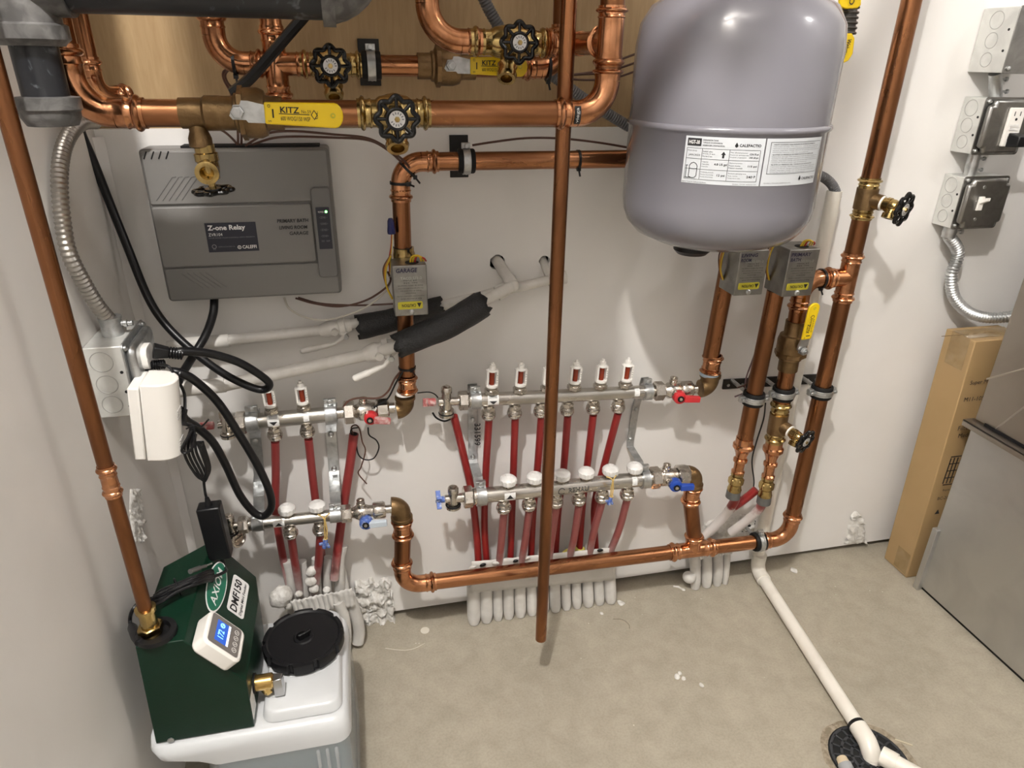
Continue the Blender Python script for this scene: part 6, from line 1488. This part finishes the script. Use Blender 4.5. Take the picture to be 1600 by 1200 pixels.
cyy, czz = (by0 + by1) / 2, (bz0 + bz1) / 2
part(MB().prism(rrect(0.106, 0.106, 0.007), V((bx1, cyy, czz)), Y, Z, X, 0.002), 'cover_plate', ZINC, ob)
part(MB().prism(rrect(0.098, 0.092, 0.012), V((bx1 + 0.002, cyy, czz)), Y, Z, X, 0.012), 'raised_cover', ZINC, ob, bevel=0.005)
for i in (-1, 1):
    for k in (-1, 1): part(MB().lathe(V((bx1 + 0.002, cyy + i * .046, czz + k * .046)), X, [(0, .004), (.003, .004), (.0045, .002)], 12), 'cover_screw', ZINC, ob)
fx = bx1 + 0.0145
for k in (1, -1): part(MB().prism(rrect(0.036, 0.032, 0.011), V((fx - .002, cyy - .012, czz + k * 0.0200)), Y, Z, X, 0.009), 'receptacle_face', WHITEP, ob, bevel=0.0008)
ctop = V(((bxL + bx1) / 2 + 0.002, -0.192, bz1))
cn = thing('conduit_connector', 'zinc connector on top of the left outlet box', 'conduit connector', ctop)
part(MB().lathe(ctop, Z, [(0, .0135), (.022, .0135), (.0225, .0145), (.0255, .0145), (.026, .011)], 24), 'connector_body', ZINC, cn)
q = ctop + V((.010, 0, .015)); part(MB().lathe(q, X, [(0, .0035), (.006, .0035), (.0062, .0048), (.010, .0048), (.011, .003), (.015, .003), (.0152, .004), (.017, .004)], 14), 'set_screw', ZINC, cn)
cpts = [ctop + Z * 0.02, PX(153, 478, -.337), PX(130, 440, -.341), PX(108, 396, -.344), PX(98, 345, -.345), PX(93, 285, -.345), PX(97, 240, -.345), PX(110, 208, -.343), PX(128, 192, -.338), PX(150, 190, -.330)]
solo(flex(cpts, 0.0098, .0062, .16), 'flexible_conduit', mat('dull_conduit', (0.42, 0.40, 0.37), 1, 0.38), 'dull ribbed conduit rising from the left outlet box along the corner', 'conduit')

# white transformer hanging on the box
wt = thing('plug_in_transformer', 'white half-round plug-in transformer below the plugs of the left box', 'transformer', P(250, 718, .25))
ot = 0.245; ab, at_ = P(255, 706, ot), P(244, 590, ot); axt = (at_ - ab).normalized(); Rt = M(250, 650, ot, 31); sx_ = (X - axt * X.dot(axt)).normalized(); sy_ = axt.cross(sx_)
poly = [(-0.55 * Rt, -0.95 * Rt)] + [(0.05 * Rt + math.cos(a) * Rt * 0.95, math.sin(a) * Rt * 0.95) for a in [(-PI / 2 + PI * k / 16) for k in range(17)]] + [(-0.55 * Rt, 0.95 * Rt)]
part(MB().prism(poly, ab, sx_, sy_, axt, (at_ - ab).length), 'transformer_body', WHITEP, wt, bevel=0.002)
part(MB().box((ab + at_) / 2 - sx_ * (Rt * 0.82), Rt * 0.5, Rt * 2.1, (at_ - ab).length * 0.94, sx_, sy_, axt), 'back_plate', WHITEP, wt, bevel=0.002)
mb = MB()
for k in range(4):
    for base in (0.12, 0.52):
        h = ab + axt * ((at_ - ab).length * (base + 0.035 * k)); th = -0.25; e = sx_ * math.cos(th) + sy_ * math.sin(th)
        p = h + sx_ * (0.05 * Rt) + e * (Rt * 0.955); tdir = (e.cross(axt) * 1.0 + axt * -0.5).normalized()
        mb.box(p, Rt * 0.03, Rt * 0.45, Rt * 0.045, e, tdir, e.cross(tdir))
part(mb, 'vent_slit', mat('painted_slit_shade', (0.45, 0.44, 0.42), 0, 0.5), wt)  # grey strips paint the shade inside the vent slits

# plugs and cords
def plug(t, base, d, L, h, nm='plug_body'):
    d = d.normalized(); w = perp(d); u_ = w.cross(d); mb = MB()
    mb.hexa([base + w * (sw * h * .5) + u_ * (su * h * .42) for sw, su in ((-1, -1), (1, -1), (1, 1), (-1, 1))] + [base + d * L + w * (sw * h * .34) + u_ * (su * h * .3) for sw, su in ((-1, -1), (1, -1), (1, 1), (-1, 1))])
    part(mb, nm, BLACK, t, bevel=0.002)
    mb = MB()
    for k in range(5): mb.torus(base + d * (L * 1.06 + h * 0.17 * k), d, h * .34, h * .07, 16, 6)
    mb.cyl(base + d * L, base + d * (L * 1.05 + h * .8), h * .22, 12); part(mb, 'strain_relief', BLACK, t)
p1 = PX(221, 548, fx + 0.004); p1 = V((fx + 0.005, -0.200, p1.z)) if abs(p1.y + 0.2) > 0.1 else V((fx + 0.005, p1.y, p1.z))
def off_at(u, v, x): return -PX(u, v, x).y
o1 = 0.205
pA = P(222, 549, o1); pA2 = P(266, 551, o1 - .005)
c1 = thing('power_cable', 'thick black cable from the top left looping to the upper plug of the left box', 'cable', pA)
pA = V((fx + .0125, pA.y, pA.z))
plug(c1, pA, pA2 - pA, (pA2 - pA).length * .95, M(240, 550, o1, 24))
part(MB().tube(smooth([P(108, 150, .05), P(126, 205, .04), P(146, 252, .035), P(172, 318, .035), P(200, 388, .05), P(230, 462, .075), P(258, 506, .095), P(300, 547, .115), P(345, 581, .125), P(385, 602, .125), P(410, 609, .125), P(421, 602, .13), P(412, 590, .14), P(375, 567, .155), P(330, 553, .175), P(290, 549, .195), pA2 + (pA2 - pA) * 0.25], 8), M(300, 547, .115, 6.3), 12), 'cord', BLACK, c1)
c2_ = thing('power_cable', 'black cord from under the relay box looping down over the left manifolds', 'cable', P(335, 474, .03))
part(MB().tube(smooth([P(335, 466, .03), P(333, 490, .045), P(322, 522, .055), P(302, 556, .075), P(286, 582, .11), P(279, 596, .13)], 8), M(322, 522, .08, 6.5), 12), 'cord', BLACK, c2_)
part(MB().tube(smooth([P(266, 580, .20), P(282, 583, .20), P(305, 595, .19), P(340, 628, .17), P(372, 676, .16), P(403, 728, .15), P(421, 768, .145), P(424, 792, .14), P(412, 806, .135), P(396, 800, .135), P(374, 772, .14), P(352, 725, .15), P(332, 690, .165), P(308, 668, .18), P(290, 656, .20), P(280, 640, .215)], 8), M(340, 628, .17, 6.6), 12), 'cord', BLACK, c2_)
part(MB().torus(P(278, 584, .20), (P(305, 595, .19) - P(266, 580, .2)), M(278, 584, .2, 8), M(278, 584, .2, 2.2), 18, 6), 'strain_relief', BLACK, c2_)
c3_ = thing('power_adapter', 'black power adapter brick hanging by a bundled thin cord above the green feeder', 'adapter', P(346, 870, .236))
pB = P(212, 572, .205); pB2 = P(243, 570, .205)
plug(c3_, pB, pB2 - pB, (pB2 - pB).length * .9, M(225, 572, .225, 20), 'plug_body')
th = M(290, 650, .23, 2.3)
part(MB().tube(smooth([pB2, P(262, 572, .225), P(274, 588, .225), P(287, 612, .215), P(289, 632, .225), P(288, 650, .235)], 8), th, 8), 'thin_cord', BLACK, c3_)
for k in range(4):
    j = (k - 1.5) * 1.25; w1_ = 5 + 2.2 * abs(j)
    pts = [P(288 + j * 1.5, 640, .235 + .003 * k), P(283 + j * 3.2, 660, .24 + .002 * k), P(300 + j * 1.2, 668, .245), P(297 + j * 5.0, 705, .245 + .003 * k), P(312 + j * 4.6, 738, .245), P(319 + j * 1.2, 748 + (k % 3) * 2, .245), P(325 + j * 1.5, 730, .25 - .002 * k), P(312 + j * 2.2, 690, .25)]
    part(MB().tube(smooth(pts, 6), th, 8), 'bundled_cord', BLACK, c3_)
part(MB().tube(smooth([P(300, 672, .25), P(290, 690, .255), P(284, 703, .255), P(290, 708, .255), P(300, 700, .255), P(306, 678, .25)], 6), th, 8), 'bundled_cord', BLACK, c3_)
part(MB().tube(smooth([P(291, 670, .252), P(303, 665, .255), P(312, 668, .25), P(320, 662, .25), P(326, 655, .25)], 5), th * .6, 6), 'twist_tie', BLACK, c3_)
oa = 0.236
b_t, b_b = P(326, 789, oa), P(346, 868, oa); da = (b_b - b_t).normalized(); wa = M(330, 830, oa, 34)
ub = (X - da * X.dot(da)).normalized(); vb_ = da.cross(ub)
part(MB().tube(smooth([P(318, 745, .245), P(319, 758, .24), P(321, 772, .23), b_t - da * 0.004], 5), th, 8), 'thin_cord', BLACK, c3_)
part(MB().box((b_t + b_b) / 2, (b_b - b_t).length, wa, wa * 0.72, da, ub, vb_), 'adapter_body', BLACK, c3_, bevel=0.0025)
part(MB().lathe(b_t + da * .002, -da, [(0, wa * .17), (wa * .3, wa * .12), (wa * .45, wa * .09)], 12), 'strain_relief', BLACK, c3_)
part(MB().lathe(b_b - da * .002, da, [(0, wa * .17), (wa * .3, wa * .12), (wa * .45, wa * .09)], 12), 'strain_relief', BLACK, c3_)

# ------------------------------------------------------------------ green feeder on its white tank
GY, GB = -0.42, -0.195
pf = [P(243, 1160, -GY), P(209, 1004, -GY), P(288, 1008, -GY), P(385, 1064, -GY), P(398, 1138, -GY)]
bl, tl_, tm_, tr__, br_ = [V((p.x, 0, p.z)) for p in pf]
zbm = (bl.z + br_.z) / 2
ztp = (tl_.z + tm_.z) / 2; tl_.z = ztp; tm_.z = ztp
fd_ = thing('green_feeder', 'dark green feeder unit with small display on a milky tank in the left corner', 'feeder', V(((bl.x + br_.x) / 2, -0.31, zbm)))
sec = []
def S_(y, dl=0.0, dz=0.0, dr_=0.0): return [V((bl.x + dl, y, zbm)), V((tl_.x + dl, y, ztp - dz)), V((tm_.x, y, ztp - dz)), V((tr__.x - dr_, y, tr__.z - dz * .5)), V((br_.x - dr_, y, zbm))]
sec = [S_(GY), S_(-0.262), S_(GB, 0.055, 0.012, 0.012)]
mb = MB(); R = [[mb.bm.verts.new(p) for p in s] for s in sec]
for a, b in zip(R, R[1:]): mb._join(a, b)
mb.bm.faces.new(R[0]); mb.bm.faces.new(R[-1])
cov = part(mb, 'green_cover', GREEN, fd_, bevel=0.016, sharp=50)
cov.modifiers['bevel'].segments = 4; cov.modifiers['bevel'].angle_limit = math.radians(20)
sl = (tr__ - tm_).normalized(); nsl = V((-sl.z, 0, sl.x)); nsl = nsl if nsl.z > 0 else -nsl
def PS(u, v, lift=0.0):               # where the ray at (u, v) meets the sloped panel
    r = ray(u, v); p0 = tm_ + nsl * lift; k = (p0 - CAM).dot(nsl) / r.dot(nsl); return CAM + r * k
part(MB().lathe(P(267, 1156, -GY + 0.001), -Y, [(0, .0045), (.0015, .0045), (.003, .002)], 14), 'cover_screw', ZINC, fd_)
xw = br_.x
part(MB().box(P(391, 1108, -GY - 0.030) , 0.0006, 0.03, 0.04) if False else MB().box(V((xw + 0.0008, -0.405, zbm + 0.035)), 0.0008, 0.026, 0.045), 'side_label', PAPERW, fd_)
# oval badge and model sticker: their writing runs towards the wall
cA = PS(338, 916); L1_ = (PS(322, 950) - PS(353, 883)).length; W1_ = (PS(322, 906) - PS(353, 927)).length * 0.92
def oval(a, b, h, m_, nm): return part(MB().prism([(math.cos(2 * PI * k / 40) * a, math.sin(2 * PI * k / 40) * b) for k in range(40)], cA + nsl * h, Y, -sl, nsl, 0.0004), nm, m_, fd_)
bd = oval(L1_ / 2, W1_ / 2, 0.0005, PAPERW, 'oval_badge'); 
g2 = part(MB().prism([(math.cos(2 * PI * k / 40) * L1_ / 2 * .94, math.sin(2 * PI * k / 40) * W1_ / 2 * .90) for k in range(40)], cA + nsl * 0.001, Y, -sl, nsl, 0.0003), 'badge_field', GREENL, bd)
text('AXIOM', cA - Y * (L1_ * 0.37) + sl * (W1_ * 0.16) + nsl * 0.0014, Y, -sl, L1_ * 0.72, W1_ * 0.33, PAPERW, bd, shear=0.15, thick=0.012)
c_, L2_, W2_ = PS(372, 932), (PS(361, 958) - PS(383, 912)).length, 0.0
W2_ = L2_ * 0.42
ms = part(MB().prism(rrect(L2_, W2_, W2_ * .16), c_ + nsl * 0.0005, Y, -sl, nsl, 0.0004), 'model_sticker', PAPERW, fd_)
text('DMF150', c_ - Y * (L2_ * .45) + sl * (W2_ * .06) + nsl * 0.001, Y, -sl, L2_ * .86, W2_ * .42, INK, ms, thick=0.025)
text('Digital Mini Feeder', c_ - Y * (L2_ * .45) + sl * (W2_ * .38) + nsl * 0.001, Y, -sl, L2_ * .88, W2_ * .2, INK, ms, thick=0.01)
# control unit with display
hU = 0.024
q1, q2_, q3_, q4_ = PS(329, 953, hU), PS(386, 985, hU), PS(375, 1036, hU), PS(318, 1000, hU)
cu_c = (q1 + q2_ + q3_ + q4_) / 4; lx = ((q2_ - q1).length + (q3_ - q4_).length) / 2; ly = ((q1 - q4_).length + (q2_ - q3_).length) / 2
ctl_u = part(MB().prism(rrect(lx, ly, lx * .16), cu_c - nsl * hU, sl, Y, nsl, hU), 'control_unit', WHITEP, fd_, bevel=0.003)
part(MB().prism(rrect(lx * .80, ly * .86, lx * .06), cu_c + nsl * 0.0002 - sl * lx * .02, sl, Y, nsl, 0.0004), 'grey_faceplate', mat('warm_grey_plate', (0.16, 0.145, 0.135), 0, 0.35), ctl_u)
sc = cu_c - sl * lx * .10 + nsl * 0.0007
def SP(a, b, l=0.0): return sc + sl * (a * lx) + Y * (b * ly) + nsl * l
part(MB().prism(rrect(lx * .34, ly * .62, lx * .01), sc, sl, Y, nsl, 0.0003), 'lcd_screen', LCD, ctl_u)
part(MB().prism([(-.02 * lx, -.31 * ly), (.035 * lx, -.31 * ly), (.035 * lx, .31 * ly), (-.02 * lx, .31 * ly)], SP(.15, 0, .0004), sl, Y, nsl, 0.0002), 'lit_edge', LCDW, ctl_u)
text('172', SP(.04, -.20, .0006), Y, -sl, ly * .24, lx * .16, LCDT, ctl_u, thick=0.02)
mb = MB(); mb.torus(SP(-.03, .19, .0007), nsl, lx * .05, lx * .012, 16, 6); mb.box(SP(-.03, .19, .0007), lx * .02, ly * .14, .0004, sl, Y, nsl); part(mb, 'lcd_symbol', LCDT, ctl_u)
mb = MB()
for k in range(4): mb.torus(SP(.36, -.27 + .18 * k, .0001), nsl, lx * .055, lx * .007, 18, 6); mb.box(SP(.36, -.27 + .18 * k, .0001), lx * .04, ly * .02, .0003, sl, Y, nsl)
part(mb, 'button_ring', mat('button_print', (0.55, 0.54, 0.52), 0, 0.5), ctl_u)
# inlet recess and tap
inl = V((xl_, -OL, ztp))
part(MB().lathe(inl + V((0.006, -0.002, 0.0005)), Z, [(0, .026), (.006, .025), (.0065, .018), (.001, .016), (.001, 0)], 28), 'inlet_bushing', BLACK, fd_)
gT = V((xw - 0.002, -0.382, P(396, 1068, 0.382).z))
part(MB().lathe(gT, X, [(0, .014), (.006, .0145), (.006, .008)], 24), 'tap_gasket', RUBBER, fd_)
mb = MB().lathe(gT + X * .006, X, [(0, .0115), (.0225, .0115), (.0245, .009), (.0245, .007)], 24); mb.lathe(gT + V((.018, 0, -.004)), V((.15, 0, -1)), [(0, .009), (.012, .008), (.012, .006)], 20); mb.hexn(gT + V((.0195, 0, -.014)), V((.15, 0, -1)), .008, .007)
part(mb, 'tap_body', mat('bright_brass', (0.62, 0.42, 0.15), 1, 0.25), fd_)
part(MB().hexa([gT + V(p) for p in ((.030, -.008, .006), (.030, .008, .006), (.030, .008, -.026), (.030, -.008, -.026), (.042, -.007, .008), (.044, .007, .004), (.044, .007, -.026), (.044, -.007, -.026))]), 'tap_lever', mat('satin_chrome', (0.5, 0.5, 0.5), 1, 0.25), fd_, bevel=0.001)
# tank
tn = thing('feeder_tank', 'milky white plastic tank holding liquid under the green feeder, black lid on top', 'tank', V((-0.2, -0.34, 0)))
def trr(x0, x1, y0, y1, r, z, n=6): return [V(((x0 + x1) / 2 + px_, (y0 + y1) / 2 + py_, z)) for px_, py_ in rrect(x1 - x0, y1 - y0, r, n)]
zT = zbm + 0.014; xR = -0.066
zl_ = P(500, 1165, 0.438).z
def loft(secs, nm, m, top=True, bot=True):
    mb = MB(); R = [[mb.bm.verts.new(p) for p in s] for s in secs]
    for a, b in zip(R, R[1:]): mb._join(a, b)
    if bot: mb.bm.faces.new(R[0])
    if top: mb.bm.faces.new(R[-1])
    return part(mb, nm, m, tn, sharp=60)
x_l = -0.275
loft([trr(-0.262, xR, -0.438, -0.214, .02, 0.002), trr(-0.265, xR + .001, -0.440, -0.212, .022, 0.10), trr(-0.270, xR, -0.439, -0.212, .022, zl_)], 'tank_body', MILK, top=False)
loft([trr(-0.270, xR, -0.439, -0.212, .022, zl_), trr(-0.290, xR, -0.438, -0.212, .022, zbm - 0.030), trr(-0.333, xR - .001, -0.436, -0.212, .022, zbm - 0.020), trr(-0.340, xR - .003, -0.432, -0.213, .022, zbm - 0.009), trr(-0.340, xR - .008, -0.424, -0.215, .022, zbm - 0.002)], 'tank_upper', MILKT, bot=False)
mb = MB(); zz = [zbm - 0.0005, zT - 0.004, zT]; R = [[mb.bm.verts.new(p) for p in trr(xw + .010 + i * .002, xR - .010 - i * .003, -0.418 + i * .004, -0.217 - i * .002, .018, z)] for i, z in enumerate(zz)]
for a, b in zip(R, R[1:]): mb._join(a, b)
mb.bm.faces.new(R[-1]); part(mb, 'tank_shoulder', MILKT, tn, sharp=60)
mb = MB(); R = [[mb.bm.verts.new(p) for p in trr(-0.258, xR - .004, -0.435, -0.219, .019, z)] for z in (0.006, zl_ - 0.001)]; mb._join(R[0], R[1]); mb.bm.faces.new(R[0]); mb.bm.faces.new(R[1])
part(mb, 'liquid', LIQUID, tn)
mb = MB()
for k in range(3): mb.box(V((-0.115 + .013 * k, -0.4405, zl_ - 0.062)), 0.005, 0.006, 0.11)
part(mb, 'moulded_rib', MILK, tn, bevel=0.002)
lid = thing('tank_lid', 'big round black screw lid with notched rim on the milky tank', 'lid', PZ(470, 1000, zT))
cC = PZ(470, 996, zT + 0.020); cC.z = zT; Rc = M(470, 1000, -cC.y, 63) * 0.975; cC.x += 0.004
mb = MB(); n = 160; rows = []
def notch(k): a = (k / n * 10) % 1.0; return 0.93 if a < 0.16 else 1.0
for z_, f in ((0.001, .93), (0.006, .97), (0.0065, 1.0), (0.020, 1.0), (0.022, .985), (0.0225, .90), (0.020, .86), (0.020, .25), (0.022, .22), (0.0225, .17), (0.017, .15), (0.017, 0.02)):
    rows.append([mb.bm.verts.new(cC + V((math.cos(2 * PI * k / n), math.sin(2 * PI * k / n), 0)) * (Rc * f * (notch(k) if f >= .98 else 1)) + Z * z_) for k in range(n)])
for a, b in zip(rows, rows[1:]): mb._join(a, b)
mb.bm.faces.new(rows[0]); mb.bm.faces.new(rows[-1]); part(mb, 'lid_disc', BLACK, lid, sharp=30)
part(MB().box(cC + V((0.002, 0.002, 0.022)), Rc * .34, Rc * .07, 0.012, V((.85, .5, 0)).normalized(), V((-.5, .85, 0)).normalized(), Z), 'lid_grip', BLACK, lid, bevel=0.0015)
# coiled lead on the green cover
ld2 = thing('coiled_lead', 'bundled black low voltage lead lying across the top of the green feeder', 'cord', PZ(280, 915, ztp + .01))
def TOP(u, v, l): return PZ(u, v, ztp + l) if u < 300 else PS(u, v, l)
thk = 0.0025
for k in range(5):
    j = (k - 2) * 1.3
    pts = [TOP(236 + abs(j) * 2, 938 + j * 2.6, .014 + .002 * (k % 3)), TOP(255, 930 + j * 3.4, .014 + .003 * (k % 2)), TOP(278, 918 + j * 2.4, .014 + .003 * (k % 3)), PS(310, 905 + j * 2.5, .015), PS(330, 899 + j * 3.0, .010 + .002 * (k % 2)), PS(334 - abs(j), 904 + j * 2.2, .008)]
    part(MB().tube(smooth(pts, 6), thk, 8), 'lead_strand', BLACK, ld2)
part(MB().torus(TOP(277, 917, .012), (PS(310, 905, .012) - TOP(255, 930, .012)), .0125, .0012, 20, 6), 'wire_tie', BLACK, ld2)
part(MB().tube(smooth([b_b + da * .016, P(352, 888, .245), PS(353, 892, .014), PS(342, 898, .010), PS(325, 903, .010)], 6), thk, 8), 'lead_strand', BLACK, ld2)
part(MB().tube(smooth([TOP(240, 935, .008), TOP(222, 938, .008), TOP(208, 952, .006), PZ(203, 968, ztp - .012), PZ(206, 985, ztp - .020)], 6), thk, 8), 'lead_strand', BLACK, ld2)
a, b = PZ(205, 976, ztp - .012), PZ(217, 1004, ztp + .004); part(MB().lathe(a, b - a, [(0, .0035), ((b - a).length * .2, .0062), ((b - a).length * .7, .0066), ((b - a).length, .005)], 14), 'barrel_jack', BLACK, ld2)
a, b = PS(297, 893, .016), PS(322, 884, .018); part(MB().lathe(a, b - a, [(0, .0036), ((b - a).length * .6, .0036), ((b - a).length * .62, .0024), ((b - a).length, .0024)], 14), 'barrel_plug', mat('dull_connector', (0.2, 0.2, 0.2), 0.8, 0.4), ld2)
for k in range(1):
    part(MB().tube([PS(322, 884, .018), PS(331, 880, .018)], .0012, 6), 'plug_tip', ZINC, ld2)

# ------------------------------------------------------------------ thermostat wires
def wires(label, pts, off, m, r=0.0017, nm='thermostat_wire', o2=None):
    n = len(pts); o2 = off if o2 is None else o2
    return solo(MB().tube(smooth([P(u, v, off + (o2 - off) * i / (n - 1)) for i, (u, v) in enumerate(pts)], 8), r, 8), nm, m, label, 'wire', 'thermostat wires')
wires('upper brown wire arching from the relay box top to the copper elbow', [(378, 233), (392, 222), (420, 208), (460, 205), (520, 210), (570, 215), (600, 228), (630, 250), (640, 262)], .035, BROWNW, o2=.095)
wires('lower brown wire running from the relay box top to the copper elbow', [(380, 234), (400, 224), (440, 214), (520, 215), (575, 219), (605, 234), (628, 254)], .030, BROWNW, o2=.088)
wires('brown wire bending up from the relay box top behind the bronze tee', [(374, 233), (368, 222), (352, 207), (335, 198), (322, 188)], .03, BROWNW)
wires('left of two straight brown wires rising from the relay box top to the plywood', [(372, 233), (371, 200), (362, 150), (350, 125), (349, 113), (356, 108)], .03, BROWNW, o2=.04)
wires('right of two straight brown wires rising from the relay box top to the plywood', [(377, 233), (377, 200), (372, 150), (356, 130), (352, 116), (361, 106)], .03, BROWNW, o2=.045)
wires('dark brown wire arching above the clamped horizontal pipe to the grey tank', [(738, 227), (770, 222), (820, 216), (870, 216), (930, 222), (990, 232)], .06, BROWNW)
wires('upper brown wire from the relay box bottom to the side of the garage valve', [(462, 466), (490, 474), (530, 479), (570, 470), (600, 452), (610, 438), (606, 425)], .02, BROWNW, o2=.09)
wires('lower brown wire from the relay box bottom passing behind the garage valve', [(466, 465), (500, 474), (550, 477), (590, 476), (625, 474)], .02, BROWNW, o2=.05)
wires('long white wire dipping from the relay box bottom to the garage valve', [(444, 465), (452, 482), (475, 495), (505, 500), (540, 493), (575, 478), (605, 452), (612, 425)], .012, WHITEW, o2=.072)
wires('upper brown wire crossing the plywood behind the tall right copper pipe', [(868, 118), (900, 116), (935, 110), (965, 95), (1010, 78)], .03, BROWNW)
wires('middle brown wire crossing the plywood behind the tall right copper pipe', [(868, 119), (910, 116), (945, 114), (975, 104), (1010, 92)], .03, BROWNW)
wires('lowest brown wire crossing the plywood toward the grey tank', [(862, 118), (890, 123), (920, 125), (960, 122), (1010, 105)], .03, BROWNW)
wires('thin black wire running from the left supply elbow to the right manifold drain end', [(652, 614), (672, 613), (684, 621), (690, 640), (699, 648)], .05, BLACK, 0.0012)
wires('dark brown wire bundle running from the pipe tie down to the left red lever', [(634, 572), (618, 590), (606, 612), (590, 622), (560, 622), (544, 627), (536, 637)], .075, BROWNW, 0.0018)
wires('black wire beside the brown bundle at the left supply elbow', [(634, 574), (620, 596), (609, 618), (600, 628), (584, 636)], .080, BLACK, 0.0016)
wires('black wire looping below the right red-knobbed drain end', [(676, 645), (682, 653), (694, 658), (706, 654)], .05, BLACK, 0.0018)
wires('left thin lead running down beside the primary bath pipe to the black strip', [(1205, 470), (1182, 545), (1166, 590), (1163, 612), (1148, 620)], .06, mat('mauve_wire', (0.16, 0.10, 0.11), 0, 0.5), 0.0016)
wires('right thin lead running down beside the primary bath pipe to the black strip', [(1207, 470), (1186, 545), (1172, 585), (1166, 600), (1152, 606)], .065, BROWNW, 0.0016)
nt = P(611, 354, .085)
solo(MB().lathe(P(610, 341, .085), P(612, 366, .085) - P(610, 341, .085), [(0, .003), (.004, .005), (.012, .0055), (.020, .0065), (.024, .006)], 8), 'wire_connector', WIRENUT, 'dark blue twist-on wire connector left of the copper pipe above the garage valve', 'wire nut')
for i, mt in enumerate((REDW, YELW, WHITEW)):
    wires(('red', 'yellow', 'pale')[i] + ' lead hanging from the blue wire connector to the garage valve', [(612 + i, 366), (611 + i, 385), (608 + i * 2, 405), (609, 425 + 4 * i)], .085, mt, .0011)
# rubber bands with blue drain keys hanging from the caps
def key(label, top, bot, off, R_):
    t = thing('drain_key', label, 'key', P(*bot, off), 'blue keys on tan bands')
    a, b = P(*top, off), P(*bot, off); s = (b - a).length
    mb = MB(); mb.tube(smooth([a + V((-.010, .008, .004)), a, a + V((-.001, 0, -s * .5)), b + V((-.001, 0, .004))], 5), .0013, 8); mb.tube(smooth([a + V((.010, .008, .004)), a + V((.002, 0, 0)), a + V((.003, 0, -s * .5)), b + V((.002, 0, .004))], 5), .0013, 8); mb.torus(b + V((0, 0, .002)), Z, .0028, .0012, 12, 6)
    part(mb, 'rubber_band', STRING, t)
    mb = MB(); c = b + V((0, 0, -R_ * .7)); mb.lathe(b, V((-.25, 0, -1)), [(0, R_ * .34), (R_ * .8, R_ * .40), (R_ * 1.6, R_ * .34)], 10)
    for dx, dz in ((-1, -.05), (.35, -.9), (-.2, .7)): mb.box(c + V((dx * R_ * .6, 0, dz * R_ * .5)), R_ * .95, R_ * .34, R_ * .42, V((dx, 0, dz)).normalized(), Y, V((-dz, 0, dx)).normalized())
    part(mb, 'blue_key', BLUEDUST, t, bevel=0.0008)
key('blue plastic key on a tan band under the right cap of the left return manifold', (506, 810), (509, 843), .125, .0115)
key('blue plastic key on a tan band under the fifth cap of the right return manifold', (957, 750), (955, 777), .128, .0105)

# ------------------------------------------------------------------ bits on the floor
def blob(label, uv, px, seed, h=.35):
    c = PZ(*uv, 0.001); r = M(uv[0], uv[1], -c.y, px)
    return solo(MB().ball(c, r, 1.0, 1.15, h, 10, 0.5, 120), 'paint_chip', PLASTER, label, 'chip', 'white paint drips and chips on the floor', sharp=60)
c = PZ(664, 985, 0.0004); solo(MB().lathe(c, Z, [(0, .0095), (.0006, .0092)], 28), 'paint_spot', mat('dried_paint', (0.62, 0.58, 0.5), 0, 0.6), 'round dried white paint spot on the floor below the left low elbow', 'spot')
for i, (u, v, px, lb) in enumerate(((1058, 1057, 4.5, 'left bit of the white crumb cluster in the middle of the floor'), (1068, 1060, 3.5, 'right bit of the white crumb cluster in the middle of the floor'), (1062, 1052, 3.2, 'rear bit of the white crumb cluster in the middle of the floor'), (1096, 1070, 3.8, 'single round white crumb right of the floor cluster'), (1068, 921, 3, 'round end of the white paint drip near the wall right of the sleeves'), (1240, 891, 5.5, 'white plaster chip on the floor right of the drain tube elbow'), (940, 958, 3.2, 'white chip on the floor under the right end of the sleeve row'), (970, 942, 5, 'white plaster flake at the floor beside the last sleeve'))):
    blob(lb, (u, v), px, i)
solo(MB().tube([PZ(1052, 916, .001), PZ(1060, 917, .001), PZ(1067, 921, .001)], .0022, 8), 'paint_drip', PLASTER, 'thin white paint drip streak on the floor near the wall', 'drip')
solo(MB().tube(smooth([PZ(958, 967, .0008), PZ(972, 968, .0008), PZ(982, 975, .0008), PZ(984, 982, .0008)], 6), .0007, 6), 'floor_hair', mat('dark_fibre', (0.22, 0.19, 0.15), 0, 0.8), 'curled dark fibre lying on the floor right of the drop tube', 'fibre')
solo(MB().tube(smooth([PZ(602, 1013, .0008), PZ(630, 1016, .0008), PZ(648, 1013, .0008), PZ(664, 1005, .0008)], 6), .0008, 6), 'floor_string', mat('pale_fibre', (0.6, 0.56, 0.48), 0, 0.8), 'pale string on the floor below the crumbled plaster', 'fibre')
solo(MB().box(PZ(1412, 1160, .0012), .028, .0025, .0016, V((.8, -.6, 0)), V((.6, .8, 0)), Z), 'straw_bit', mat('straw', (0.50, 0.44, 0.32), 0, 0.7), 'thin pale sliver on the floor right of the drain', 'sliver')
